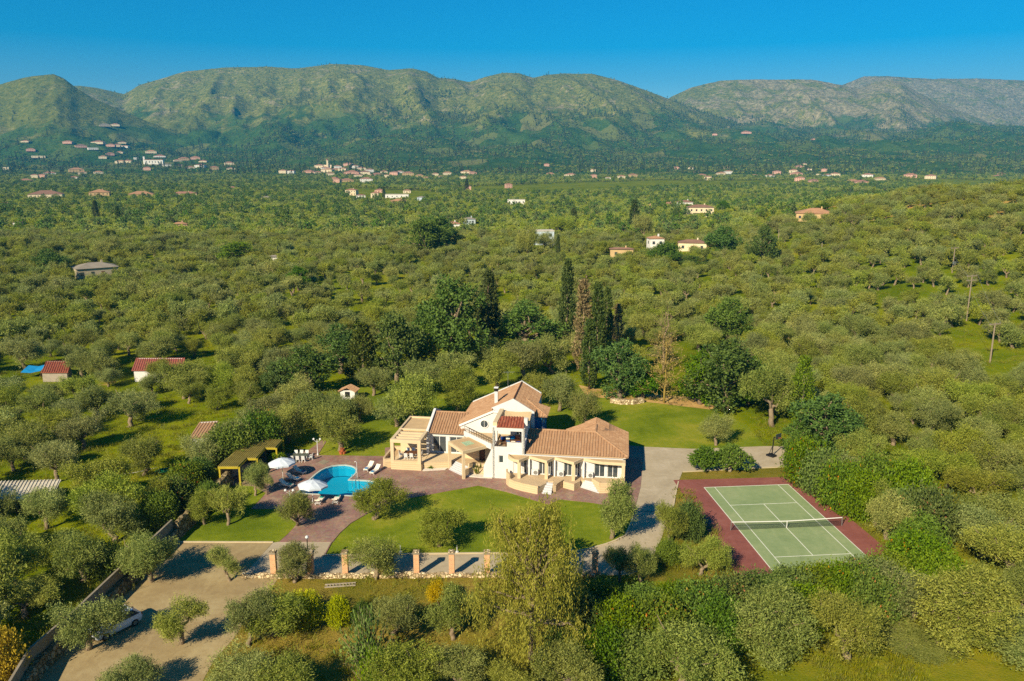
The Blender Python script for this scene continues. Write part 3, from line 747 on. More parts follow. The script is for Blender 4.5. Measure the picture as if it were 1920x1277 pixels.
# flat zigzag canopies over the bays
arc = [(-1.75, -0.25), (-1.7, -0.9), (-1.45, -1.5), (-1.0, -2.0), (-0.55, -2.28), (-0.1, -2.41)]
can1 = arc + [(0.98, -0.81), (0.98, fv + .02), (-1.74, fv + .02)]
can2 = [(0.99, -0.81), (3.41, -2.17), (4.22, -0.75), (4.22, fv + .02), (0.99, fv + .02)]
can3 = [(4.23, -0.75), (6.78, -2.21), (7.89, -0.6), (7.89, fv + .02), (4.23, fv + .02)]
can4 = [(7.9, -0.6), (8.6, -0.95), (9.4, -1.3), (10.2, -1.5), (13.12, -1.62), (13.12, fv + .02), (7.9, fv + .02)]
for c in (can1, can2, can3, can4):
    cc = MB().prism(c, 3.06, 3.42).build('canopy', BF, villa)
    cx = sum(p[0] for p in c) / len(c); cy_ = sum(p[1] for p in c) / len(c)
    MB().prism([(cx + (p[0] - cx) * .88, cy_ + (p[1] - cy_) * .84) for p in c], 3.41, 3.43).build('roof_screed', M['flatroof'], cc)
for (x, y, zb) in ((-0.1, -2.2, 0.4), (3.32, -1.95, 0.4), (6.72, -2.0, 0.0), (12.88, -1.42, 0.4)):
    MB().box(x - .2, x + .2, y - .2, y + .2, zb, 3.06).build('pillar', BF, villa)
for x in (1.0, 4.25, 7.92):
    MB().box(x - .06, x + .12, -1.1, fv - .01, FL, 3.06).build('screen_wall', TR, villa)
    mb = MB()
    for k in range(9): mb.box(x - .085, x - .06, -0.98, fv - .03, FL + .15 + k * .2, FL + .23 + k * .2)
    mb.build('louvre', BF, villa, kind='stuff')
# raised terraces in front of the bays
carc = [(-1.8, -0.46), (-1.85, -1.4), (-1.75, -2.2), (-1.3, -3.0), (-0.5, -3.65), (0.6, -4.2), (1.6, -4.55), (2.53, -4.88)]
t1 = carc + [(3.46, -3.36), (3.46, fv - .01), (-1.74, fv - .01)]
t2 = [(4.3, -3.95), (4.7, -3.75), (5.4, -2.35), (6.9, -3.16), (7.6, -2.05), (7.6, fv - .01), (4.3, fv - .01)]
t3 = [(9.0, -2.0), (10.06, -3.5), (11.6, -3.2), (13.1, -2.6), (13.1, fv - .01), (9.0, fv - .01)]
t4 = [(7.62, -1.6), (9.0, -1.9), (9.0, fv - .02), (7.62, fv - .02)]
t5 = [(3.47, -2.6), (4.29, -2.6), (4.29, fv - .02), (3.47, fv - .02)]
for t in (t1, t2, t3, t4, t5):
    b_ = MB().prism(t, 0.0, FL - .03).build('terrace_base', BE, villa)
    MB().prism(t, FL - .03, FL).build('terrace_floor', M['tan'], b_)
def parapet(pts, z0, z1, w=0.18, mat=None, cap=True):
    mb = MB(); cp = MB()
    for a, b in zip(pts, pts[1:]):
        a = Vector((*a, (z0 + z1) / 2)); b = Vector((*b, (z0 + z1) / 2)); mb.bar(a, b, w, z1 - z0)
        if cap: cp.bar((a.x, a.y, z1 + .025), (b.x, b.y, z1 + .025), w + .06, .05)
    o_ = mb.build('parapet', mat or BE, villa)
    if cap: cp.build('coping', M['tan'], o_)
parapet([(p[0] + .09, p[1] + .09) for p in carc[1:4]], FL, FL + .75)
parapet([(p[0] + .09, p[1] + .09) for p in carc[3:]], FL, FL + .12)
parapet([(9.1, -2.1), (10.1, -3.36), (11.6, -3.06), (12.98, -2.5), (12.98, -0.6)], FL, FL + .45)
parapet([(4.4, -3.85), (4.75, -3.65), (5.42, -2.25)], FL, FL + .12)
def stairs(a0, a1, b0, b1, n, z1, mat=None):
    """n steps from the ground line a0-a1 up to the line b0-b1"""
    fl = thing_part('stairs')
    a0, a1, b0, b1 = (Vector(p) for p in (a0, a1, b0, b1))
    for i in range(n):
        q = [a0.lerp(b0, i / n), a1.lerp(b1, i / n), b1, b0]
        if i: q[2] = a1.lerp(b1, 1); q[3] = a0.lerp(b0, 1)
        MB().prism([(p.x, p.y) for p in q], z1 * i / n, z1 * (i + 1) / n - .001).build('step', mat or M['marble'], fl)
def thing_part(name):
    e = bpy.data.objects.new(name, None); COL.objects.link(e); e.parent = villa; return e
stairs((3.02, -4.55), (4.2, -4.72), (3.5, -3.0), (4.28, -3.05), 5, FL - .02)
stairs((7.63, -2.0), (10.0, -3.55), (8.1, -1.55), (8.98, -1.95), 5, FL - .02)
for (x, y) in ((1.75, -0.9), (5.0, -0.9), (8.7, -0.9)):
    ac = MB().box(x - .42, x + .42, y - .2, y + .18, FL + .05, FL + .75).build('air_conditioner', M['white_plastic'], villa)
    MB().lathe([(0.0, 0), (0.26, 0.0), (0.26, .02), (0, .02)], 16).build('fan_grille', M['steel'], ac, (x + .1, y - .21, FL + .4)).rotation_euler = (math.pi / 2, 0, 0)

# --- white tower with balcony opening, in front of the main block
tv = -0.5
facade(villa, (-3.75, tv), (0.35, tv), 0.0, 6.95, [(0.25, 3.75, 4.35, 6.5), (0.78, 1.42, 2.15, 3.2)], W_)
window(villa, (-3.75, tv), (0.35, tv), (0.78, 1.42, 2.15, 3.2), M['glass'], M['trim'], bars=0)
facade(villa, (0.35, tv), (0.35, 5.6), 0.0, 6.95, [(0.8, 3.0, 4.9, 6.5)], W_)
facade(villa, (-3.75, 2.2), (-3.75, tv), 0.0, 6.95, [(0.4, 2.3, 4.4, 6.5)], W_)
MB().box(-3.5, 0.1, tv + .24, 5.5, 3.8, 4.0).build('balcony_floor', M['tan'], villa)
MB().box(-1.9, -0.02, tv + .02, tv + .2, 4.0, 4.98).build('parapet', W_, villa)
mb = MB().box(-3.48, -1.92, tv + .08, tv + .13, 4.92, 4.98)
for k in range(11): mb.box(-3.45 + k * .15, -3.42 + k * .15, tv + .09, tv + .12, 4.36, 4.92)
mb.build('railing', M['rail'], villa)
MB().box(-3.8, 0.4, tv - .06, tv + .3, 6.95, 7.05).build('coping', TR, villa)
roof_slope(villa, [(-3.2, tv - .1, 7.1), (0.3, tv - .1, 7.1), (0.0, 1.7, 7.75), (-2.95, 1.7, 7.75)], (0, -1), M['tile_red'])
MB().prism([(-3.75, -0.2), (-3.2, -0.2), (-3.2, 5.7), (-3.75, 5.7)], 6.9, 7.5).build('parapet', BF, villa)
MB().box(-3.4, 0.2, 5.35, 5.6, 3.9, 7.0).build('wall', W_, villa)
for x0 in (-1.5, -0.55): window(villa, (x0, 5.34), (x0 + .9, 5.34), (0.02, .88, 4.1, 6.4), M['glass'], M['trim'], set_in=-.05, bars=1)
mb = MB()                                            # awning over the upper terrace
for i in range(8):
    xa = -3.0 + 3.6 * i / 8; xb = -3.0 + 3.6 * (i + 1) / 8
    sg = [0.0, .05, .08, .1, .1, .08, .05, .02, 0.0]
    mb.face([(xa, 2.7, 6.75 - sg[i] * 2), (xb, 2.7, 6.75 - sg[i + 1] * 2), (xb, 5.5, 7.3 - sg[i + 1]), (xa, 5.5, 7.3 - sg[i])])
    mb.face([(xa, 2.7, 6.75 - sg[i] * 2), (xa, 2.7, 6.55 - sg[i] * 2), (xb, 2.7, 6.55 - sg[i + 1] * 2), (xb, 2.7, 6.75 - sg[i + 1] * 2)])
mb.build('awning', M['fabric_awning'], villa)
MB().box(0.15, 0.6, 0.6, 1.1, 6.95, 7.9).build('corner_pier', W_, villa)

# --- main block: long ridge towards the back, tall white gable
rdU, rdZ = -2.0, 8.6
sl, sr = 0.47, 0.60
zl = lambda u: rdZ - (rdU - u) * sl
zr = lambda u: rdZ - (u - rdU) * sr
g0, g1 = 6.3, 15.4
lu, ru2 = -9.4, 0.85
roof_slope(villa, [(rdU, g0, rdZ), (-4.8, g0, zl(-4.8)), (-4.8, 5.6, zl(-4.8)), (lu, 5.6, zl(lu)), (lu, g1, zl(lu)), (rdU, g1, rdZ)], (-1, 0), M['tile'], pitch_=0.36)
roof_slope(villa, [(rdU, g0, rdZ), (ru2, g0, zr(ru2)), (ru2, g1, zr(ru2)), (rdU, g1, rdZ)], (1, 0), M['tile'], pitch_=0.36)
ridge_cap(villa, (rdU, g0 + .1, rdZ + .04), (rdU, g1, rdZ + .04), M['wood'], 0.12)
def gable(v, t, z0, us, extra, mat=W_, name='gable_wall'):
    mb = MB(); top = [(u, (zl(u) if u < rdU else zr(u)) + extra) for u in us]
    prof = [(us[0], z0)] + top + [(us[-1], z0)]
    n = len(prof); b = len(mb.v)
    mb.v += [(p[0], v, p[1]) for p in prof] + [(p[0], v + t, p[1]) for p in prof]
    mb.f.append(tuple(b + i for i in range(n))); mb.f.append(tuple(b + n + n - 1 - i for i in range(n)))
    for i in range(n):
        j = (i + 1) % n; mb.f.append((b + i, b + n + i, b + n + j, b + j))
    mb.t += [.5] * (n + 2)
    return mb.build(name, mat, villa)
gable(g0 - .12, 0.25, 3.5, [-5.0, rdU, 0.85], 0.16)
gable(g1 - .15, 0.25, 0.0, [-9.3, rdU, 0.85], 0.22)
gw = gable(5.72, 0.25, 0.0, [-9.15, -4.6], -0.14)
gw2 = gable(5.66, 0.2, 5.4, [-9.3, -4.7], 0.0, TR, 'verge_board') if False else None
mb = MB(); mb.bar((-9.35, 5.62, zl(-9.35) - .27), (-4.7, 5.62, zl(-4.7) - .27), 0.16, 0.26); mb.bar((-4.75, 5.62, zl(-4.75) - .24), (-3.2, 5.62, zl(-4.75) - .36), 0.16, 0.26); mb.build('verge_board', TR, villa)
MB().prism([(-4.6, 5.73), (-3.2, 5.73), (-3.2, 5.97), (-4.6, 5.97)], 0.0, zl(-4.75) - .3).build('wall', W_, villa)
rw = MB().lathe([(0.0, 0), (0.52, 0.0), (0.52, .05), (0.0, .05)], 24).build('round_window', M['glass'], villa, (-5.9, 5.70, 5.25)); rw.rotation_euler = (math.pi / 2, 0, 0)
f_ = MB().lathe([(0.5, -0.02), (0.6, -0.02), (0.6, 0.09), (0.5, 0.09)], 24).build('frame', M['trim'], rw)
MB().box(-.02, .02, -.52, .52, .05, .08).build('glazing_bar', M['trim'], rw)
facade(villa, (-9.2, 15.2), (-9.2, 5.7), 0.0, zl(-9.2) - .1, [(2, 3.2, 2.0, 3.2), (5.5, 6.7, 2.0, 3.2)], W_, M['glass'])
facade(villa, (0.7, 5.8), (0.7, 15.2), 0.0, zr(0.7) - .1, [(5.0, 6.0, 4.4, 6.0)], W_, M['glass'])
# blue glazed bay and its little tiled roof on the right side
bay = [(0.72, 7.6), (1.7, 7.6), (2.1, 8.4), (2.1, 10.2), (1.7, 11.0), (0.72, 11.0)]
MB().prism(bay, 3.4, 6.05).build('glazed_bay', M['glass_blue'], villa)
mb = MB()
for a, b in zip(bay, bay[1:]):
    for k in range(3):
        q = Vector((*a, 0)).lerp(Vector((*b, 0)), k / 2); mb.bar((q.x, q.y, 3.4), (q.x, q.y, 6.1), .08, .08)
    for z in (3.4, 4.6, 6.05): mb.bar((*a, z), (*b, z), .08, .08)
M['bluepaint'] = plain('blue painted frame', lin(40, 140, 190), 0.08, 2, 0.5)
mb.build('frame', M['bluepaint'], villa)
MB().prism(bay, 0.0, 3.38).build('bay_base', W_, villa)
roof_slope(villa, [(2.5, 7.2, 6.15), (2.5, 11.4, 6.15), (-0.6, 9.3, zr(-.6) + .12)], (1, 0), M['tile'])
roof_slope(villa, [(2.5, 7.2, 6.15), (0.6, 7.2, 6.15), (-0.6, 9.3, zr(-.6) + .12)], (0, -1), M['tile'])
roof_slope(villa, [(2.5, 11.4, 6.15), (0.6, 11.4, 6.15), (-0.6, 9.3, zr(-.6) + .12)], (0, 1), M['tile'])
ridge_cap(villa, (2.5, 7.2, 6.2), (-0.6, 9.3, zr(-.6) + .16), r=0.12)
# chimney and aerial
ch = MB().box(-4.95, -4.5, 8.5, 8.95, 7.2, 9.3).build('chimney', W_, villa)
MB().box(-4.99, -4.46, 8.46, 8.99, 9.05, 9.5).build('flue', M['dark_metal'], ch); MB().box(-5.02, -4.43, 8.43, 9.02, 9.5, 9.58).build('cap', TR, ch)
ae = MB().tube([(-4.0, 14.9, 7.6), (-4.0, 14.9, 10.2)], .03, 6).build('aerial', M['steel'], villa)
mb = MB().bar((-4.7, 14.9, 10.1), (-3.0, 14.9, 10.2), .03, .03)
for k in range(6): mb.bar((-4.5 + k * .28, 14.6, 10.12), (-4.5 + k * .28, 15.2, 10.12), .02, .02)
mb.build('aerial_rods', M['steel'], ae)

# --- entrance: diagonal upper terrace with railing, flat canopy on pillars, marble steps
dg = [(-8.5, 4.9), (-4.0, 0.3)]
MB().prism([(-8.6, 5.7), (-8.5, 4.9), (-4.0, 0.3), (-3.77, 0.3), (-3.77, 5.7)], 3.75, 3.95).build('upper_terrace', M['tan'], villa)
mb = MB(); mb.bar((-8.5, 4.9, 4.02), (-4.0, 0.3, 4.02), .22, .72); mb.build('parapet', W_, villa)
mb = MB(); mb.bar((-8.45, 4.85, 5.12), (-4.05, 0.35, 5.12), .06, .06); mb.bar((-8.45, 4.85, 4.75), (-4.05, 0.35, 4.75), .04, .04)
for k in range(12):
    q = Vector((-8.45, 4.85, 0)).lerp(Vector((-4.05, .35, 0)), k / 11); mb.bar((q.x, q.y, 4.38), (q.x, q.y, 5.1), .05, .05)
mb.build('railing', M['rail'], villa)
# entrance wall behind the porch, door
facade(villa, (-8.6, 4.0), (-4.4, 2.6), 0.0, 3.74, [(2.55, 3.45, FL, 3.05)], BF)
window(villa, (-8.6, 4.0), (-4.4, 2.6), (2.55, 3.45, FL, 3.05), M['wood'], M['wood'], bars=0, name='front_door')
MB().prism([(-4.4, 2.6), (-3.76, 2.3), (-3.76, 2.55), (-4.4, 2.85)], 0.0, 3.74).build('wall', BF, villa)
mb = MB(); b = 0                                     # leaning white buttress beside the porch
pr = [(-4.95, 1.6), (-3.755, 1.6), (-3.755, 4.0), (-3.9, 4.0)]
mb.v += [(p[0], -0.48, p[1]) for p in pr] + [(p[0], -0.2, p[1]) for p in pr]
mb.f += [(0, 1, 2, 3), (7, 6, 5, 4), (0, 3, 7, 4), (3, 2, 6, 7), (1, 0, 4, 5)]; mb.t += [.5] * 5
mb.build('buttress', W_, villa)
MB().prism([(-4.95, -.48), (-3.755, -.48), (-3.755, -.2), (-4.95, -.2)], 0.0, 1.6).build('wall', W_, villa)
inv = Matrix.Rotation(-VA, 3, 'Z')
def loc(p): q = inv @ (Vector(p) - Vector(VO)); return (q.x, q.y)
cf, cl, cr_, cb = loc((-6.25, 96.0, 0)), loc((-8.45, 99.8, 0)), loc((-2.9, 98.5, 0)), loc((-5.4, 101.9, 0))
cp = MB().prism([cf, cr_, cb, cl], 3.45, 3.85).build('porch_canopy', BF, villa)
cen = Vector((cf[0] + cb[0], cf[1] + cb[1])) / 2
sc = lambda p, k: (cen.x + (p[0] - cen.x) * k, cen.y + (p[1] - cen.y) * k)
MB().prism([sc(p, .9) for p in (cf, cr_, cb, cl)], 3.84, 3.87).build('roof_screed', M['flatroof'], cp)
MB().prism([sc(p, .32) for p in (cf, cr_, cb, cl)], 3.86, 3.91).build('skylight', M['glass_green'], cp)
for p in (cf, cl):
    q = sc(p, .93); MB().prism([(q[0] + .24 * math.cos(a), q[1] + .24 * math.sin(a)) for a in [VA * 0 + math.radians(k) for k in (75, 165, 255, 345)]], 0.0, 3.45).build('pillar', BF, villa)
MB().prism([(-9.2, 2.5), (-7.1, .75), (-5.2, 0.9), (-4.97, 2.3), (-5.0, 3.0), (-8.6, 4.2)], 0.0, FL).build('porch_floor', M['tan'], villa)
stairs((-10.0, 1.55), (-7.9, -0.3), (-9.15, 2.6), (-7.05, .8), 6, FL - .02)
parapet([(-7.1, 0.5), (-6.75, 0.95), (-5.0, 0.75)], FL, FL + .5, .2, BE)
MB().prism([(-7.75, -.35), (-7.0, .7), (-5.0, .6), (-4.97, .35), (-6.9, .3), (-7.4, -.45)], 0, FL).build('planter_wall', BE, villa)
# --- left wing: glazed doors under a tiled slope, white fin wall, flat roof, pergola
facade(villa, (-13.4, 5.2), (-8.6, 5.2), 0.0, 3.95, [(0.4, 2.3, FL + .1, 3.35), (2.75, 4.7, FL + .1, 3.35)], W_, M['glass'], M['trim'])
roof_slope(villa, [(-13.35, 4.75, 4.0), (-8.55, 4.75, 4.0), (-8.55, 9.0, 5.6), (-13.35, 9.0, 5.6)], (0, -1), M['tile'])
roof_slope(villa, [(-13.35, 9.02, 5.6), (-8.9, 9.02, 5.6), (-8.9, 12.5, 4.3), (-13.35, 12.5, 4.3)], (0, 1), M['tile'])
ridge_cap(villa, (-13.3, 9.0, 5.62), (-8.9, 9.0, 5.62))
MB().box(-13.3, -9.2, 12.0, 12.25, 0, 4.3).build('wall', W_, villa)
fin = MB(); pr = [(4.5, 0), (4.5, 4.35), (9.1, 6.0), (9.3, 6.0), (12.4, 4.8), (12.4, 0)]
n = len(pr); fin.v += [(-13.72, p[0], p[1]) for p in pr] + [(-13.4, p[0], p[1]) for p in pr]
fin.f += [tuple(range(n - 1, -1, -1)), tuple(range(n, 2 * n))] + [(i, (i + 1) % n, n + (i + 1) % n, n + i) for i in range(n)]; fin.t += [.5] * (n + 2)
fin.build('fin_wall', W_, villa)
MB().prism([(-13.35, 1.2), (-10.1, 2.1), (-9.3, 2.8), (-8.65, 4.3), (-8.65, 5.15), (-13.35, 5.15)], 0, FL).build('terrace_base', BE, villa)
MB().box(-17.5, -13.75, 5.0, 10.4, 0.0, 3.95).build('wall', BF, villa)
fr_ = MB().box(-17.6, -13.74, 4.9, 10.5, 3.95, 4.1).build('flat_roof', M['flatroof'], villa)
for a in ((-17.6, -17.35, 4.9, 10.5), (-17.34, -13.74, 10.25, 10.5), (-17.34, -13.74, 4.9, 5.15)): MB().box(*a, 4.1, 4.3).build('roof_edge', BF, fr_)
per = thing_part('pergola')
for (x, y) in ((-17.4, 0.85), (-13.75, 0.85)): MB().box(x - .22, x + .22, y - .22, y + .22, 0.0, 3.8).build('pillar', BF, per)
MB().box(-17.62, -13.5, .6, 1.05, 3.8, 4.25).build('beam', BF, per)
for x in (-17.6, -13.9): MB().box(x, x + .4, 1.06, 4.9, 3.8, 4.25).build('beam', BF, per)
for k in range(3): MB().box(-17.19, -13.91, 1.75 + k * 1.0, 2.1 + k * 1.0, 3.85, 4.2).build('beam', BF, per)
MB().prism([(-17.6, 0.62), (-13.5, 0.62), (-13.4, 1.1), (-13.4, 4.99), (-17.6, 4.99)], 0.0, FL).build('terrace_base', BE, villa)
MB().prism([(-18.9, 1.3), (-18.6, .9), (-17.62, 1.3), (-17.62, 6.0), (-18.9, 6.0)], 0.0, FL - .1).build('terrace_base', BE, villa)
parapet([(-17.62, 6.0), (-18.8, 5.9), (-18.8, 1.4), (-18.5, 1.0), (-17.7, 1.3)], FL - .1, FL + .35, .2, BF)
parapet([(-13.5, .9), (-17.5, .72)], FL, FL + .35, .16, BE)
MB().prism([(-13.3, .5), (-10.4, 1.35), (-10.1, 2.0), (-13.3, 1.15)], 0.06, 0.16).build('pebble_bed', M['gravel'], villa)
MB().prism([(-7.3, -.5), (-5.4, -.75), (-3.8, -.7), (-3.76, -.5), (-4.96, -.45), (-4.96, .3), (-6.9, .2)], 0.06, 0.16).build('pebble_bed', M['gravel'], villa)
def vw(u, v, z=0.0):
    q = Matrix.Rotation(VA, 3, 'Z') @ Vector((u, v, 0)); return Vector((VO[0] + q.x, VO[1] + q.y, z))
# ------------------------------------------------------------------ plants: meshes
RG = np.random.default_rng(11)
def unit(v): return v / np.maximum(np.linalg.norm(v, axis=-1, keepdims=True), 1e-9)
def rand_dir(rng, n): return unit(rng.normal(size=(n, 3)))
def leaf_quads(P, D, Ls, Ws, rng):
    """pointed leaf tufts: centre P, axis D"""
    n = len(P); sd = unit(np.cross(D, rand_dir(rng, n)))
    Ls = np.broadcast_to(Ls, (n,))[:, None]; Ws = np.broadcast_to(Ws, (n,))[:, None]
    V = np.stack([P - D * Ls / 2, P + sd * Ws / 2, P + D * Ls / 2, P - sd * Ws / 2], 1).reshape(-1, 3)
    return V, np.arange(4 * n).reshape(n, 4)
class Plant:
    """collects leaf tufts and limbs of one plant mesh"""
    def __init__(s, seed): s.rng = np.random.default_rng(seed); s.P = []; s.D = []; s.L = []; s.W = []; s.T = []; s.wood = MB()
    def leaves(s, P, D, L, W, T=None):
        n = len(P); s.P.append(P); s.D.append(D); s.L.append(np.broadcast_to(L, (n,))); s.W.append(np.broadcast_to(W, (n,)))
        s.T.append(s.rng.random(n) if T is None else np.broadcast_to(T, (n,)))
    def lobe(s, c, r, n, per, L, W, spray=0.5, up=0.35, shell=0.72, tint=None, droop=0.0):
        """n short sprays of `per` tufts each on an ellipsoid lobe"""
        rng = s.rng; c = np.asarray(c, float); r = np.broadcast_to(np.asarray(r, float), (3,))
        d = rand_dir(rng, n); k = shell + (1 - shell) * rng.random((n, 1)) ** 0.7 * (1 + 0.25 * rng.normal(size=(n, 1)))
        o = c + d * r * k
        ax = unit(d * np.array([1, 1, 0.9]) + rng.normal(size=(n, 3)) * 0.55 + np.array([0, 0, up - droop]))
        t = np.repeat(rng.random(n) if tint is None else np.clip(tint + 0.25 * rng.normal(size=n), 0, 1), per)
        q = np.tile(np.linspace(-0.2, 1.0, per), n)[:, None] * spray
        P = np.repeat(o, per, 0) + np.repeat(ax, per, 0) * q + rng.normal(size=(n * per, 3)) * spray * 0.16
        D = unit(np.repeat(ax, per, 0) + rng.normal(size=(n * per, 3)) * 0.75)
        s.leaves(P, D, L * (0.7 + 0.6 * rng.random(n * per)), W * (0.7 + 0.6 * rng.random(n * per)), np.clip(t * 0.7 + 0.3 * rng.random(n * per), 0, 1))
    def limb(s, p0, p1, r0, r1, bend=0.15, seg=4, sides=6):
        p0 = Vector(p0); p1 = Vector(p1); ln = (p1 - p0).length; pts = []
        for i in range(seg + 1):
            f = i / seg; j = s.rng.normal(size=3) * bend * ln * (0.5 if 0 < i < seg else 0) * 0.5
            pts.append(p0.lerp(p1, f) + Vector(j))
        s.wood.tube(pts, [r0 + (r1 - r0) * i / seg for i in range(seg + 1)], sides)
        return pts
    def crown_mesh(s, name, mat):
        V, Fq = leaf_quads(np.concatenate(s.P), np.concatenate(s.D), np.concatenate(s.L), np.concatenate(s.W), s.rng)
        return mesh_np(name, V, Fq, [mat], np.concatenate(s.T))
    def whole_mesh(s, name, leafm, barkm):
        """one mesh, leaves and wood, for the far trees"""
        V, Fq = leaf_quads(np.concatenate(s.P), np.concatenate(s.D), np.concatenate(s.L), np.concatenate(s.W), s.rng)
        T = np.concatenate(s.T); mi = np.zeros(len(Fq), int)
        if s.wood.v:
            w4 = np.array([f for f in s.wood.f if len(f) == 4]); Fq = np.concatenate([Fq, w4 + len(V)])
            V = np.concatenate([V, np.array(s.wood.v)]); T = np.concatenate([T, np.full(len(w4), .5)]); mi = np.concatenate([mi, np.ones(len(w4), int)])
        return mesh_np(name, V, Fq, [leafm, barkm], T, mi)

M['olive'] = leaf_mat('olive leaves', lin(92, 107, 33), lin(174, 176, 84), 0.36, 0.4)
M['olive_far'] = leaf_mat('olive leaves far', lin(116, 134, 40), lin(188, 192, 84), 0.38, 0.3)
M['broad'] = leaf_mat('broad green leaves', lin(58, 90, 16), lin(110, 138, 38), 0.3, 0.35)
M['hedge'] = leaf_mat('mixed hedge leaves', lin(58, 86, 16), lin(124, 142, 42), 0.3, 0.35, accent=lin(176, 112, 36))
M['bright'] = leaf_mat('bright green leaves', lin(74, 98, 18), lin(128, 144, 40), 0.3, 0.25)
M['lime'] = leaf_mat('yellow green leaves', lin(128, 142, 8), lin(190, 190, 26), 0.3, 0.2)
M['deep'] = leaf_mat('deep green leaves', lin(58, 86, 16), lin(104, 128, 38), 0.3, 0.3)
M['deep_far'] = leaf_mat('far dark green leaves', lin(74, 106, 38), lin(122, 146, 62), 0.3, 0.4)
M['cypress'] = leaf_mat('cypress foliage', lin(50, 68, 20), lin(96, 106, 40), 0.12, 0.3)
M['cypress_brown'] = leaf_mat('browned cypress foliage', lin(98, 84, 54), lin(130, 116, 78), 0.08, 0.3)
M['willow'] = leaf_mat('weeping olive yellow foliage', lin(110, 114, 28), lin(186, 178, 74), 0.34, 0.15)
M['yellow'] = leaf_mat('golden yellow foliage', lin(160, 130, 10), lin(214, 176, 30), 0.3, 0.2)
M['rust'] = leaf_mat('rust orange leaves', lin(150, 78, 20), lin(196, 122, 40), 0.25, 0.2)
M['lichen_leaf'] = leaf_mat('lichen yellow twigs', lin(132, 116, 40), lin(178, 158, 76), 0.2, 0.1)
M['lichen'] = plain('yellow lichen bark', lin(160, 136, 66), 0.25, 3, 0.95)
M['deadwood'] = plain('grey dead wood', lin(150, 128, 96), 0.25, 3, 0.95)
M['grassblade'] = leaf_mat('grass blades', lin(94, 104, 10), lin(150, 146, 36), 0.3, 0.5)
M['strapleaf'] = leaf_mat('strap leaves', lin(62, 84, 20), lin(150, 140, 60), 0.2, 0.2)

def olive(seed, dens=1.0, leaf=1.0, wood=True):
    p = Plant(seed); r = p.rng
    h0 = 0.7 + 0.6 * r.random(); nl = 3 + int(r.integers(0, 3)); lean = r.normal(size=2) * 0.3; full = 0.7 + 0.45 * r.random()
    base = Vector((0, 0, -0.15)); fork = Vector((lean[0], lean[1], h0))
    if wood: p.limb(base, fork, 0.27, 0.2, 0.25, 4, 7)
    lobes = []
    for i in range(nl):
        a = 2 * math.pi * i / nl + r.normal() * 0.4; rr = 0.6 + 0.75 * r.random()
        e = Vector((fork.x + math.cos(a) * rr, fork.y + math.sin(a) * rr, 1.9 + 1.1 * r.random()))
        if wood: p.limb(fork, e, 0.14, 0.06, 0.35, 4, 5)
        if wood and r.random() < 0.35:                # a bare pale limb standing out of the crown
            b = a + r.normal() * 0.4; p.limb(e, e + Vector((math.cos(b) * 1.2, math.sin(b) * 1.2, 0.9 + 0.6 * r.random())), 0.05, 0.015, 0.35, 3, 4)
        lobes.append((e + Vector((0, 0, 0.2)), 0.6 + 0.45 * r.random()))
        for j in range(4):
            b = a + r.normal() * 0.8; k = 0.55 + 0.75 * r.random(); q = e + Vector((math.cos(b) * k, math.sin(b) * k, -0.55 + 1.6 * r.random()))
            if wood: p.limb(e, q, 0.05, 0.02, 0.25, 2, 4)
            lobes.append((q, 0.34 + 0.42 * r.random() ** 1.3))
    lobes.append((Vector((lean[0] * 1.6, lean[1] * 1.6, 3.1 + 0.5 * r.random())), 0.75))
    for i in range(int(r.integers(0, 4))):            # low skirts of foliage
        a = r.random() * 6.28; lobes.append((Vector((math.cos(a) * 1.2, math.sin(a) * 1.2, 1.3 + 0.4 * r.random())), 0.55 + 0.25 * r.random()))
    for c, R in lobes:
        n = int(185 * dens * full * R * R + 9 * dens)
        p.lobe(c, (R, R, R * 0.85), max(3, n), 10, 0.175 * leaf, 0.056 * leaf, 0.42 + 0.25 * r.random(), 0.5, 0.45, 0.25 + 0.5 * r.random())
    return p                                          # about 4.6 m across, 4.2 m high
def broadleaf(seed, dens=1.0, leaf=1.0, tall=1.0):
    p = Plant(seed); r = p.rng
    p.limb((0, 0, -0.2), (0, 0, 2.2 * tall), 0.32, 0.22, 0.1, 3, 7)
    for i in range(20):
        a = i * 2.4 + r.random() * 1.5; f = (i + 0.5) / 20; rr = 2.0 * math.sin(math.pi * (0.18 + 0.74 * f)) * (0.45 + 0.65 * r.random())
        c = Vector((math.cos(a) * rr, math.sin(a) * rr, (1.5 + 4.3 * f + 0.4 * r.normal()) * tall)); R = 0.55 + 0.75 * r.random() ** 1.4 - 0.15 * f
        p.limb((0, 0, (1.2 + 2.2 * f) * tall), c, 0.12, 0.04, 0.2, 3, 5)
        p.lobe(c, (R, R, R * 0.85), int(72 * dens * R * R), 8, 0.23 * leaf, 0.14 * leaf, 0.45, 0.2, 0.7)
    p.lobe((0, 0, 5.6 * tall), (0.9, .9, .9), int(70 * dens), 8, 0.23 * leaf, 0.14 * leaf, 0.45, 0.3, 0.7)
    return p                                          # about 5.6 m across, 6.6 m high
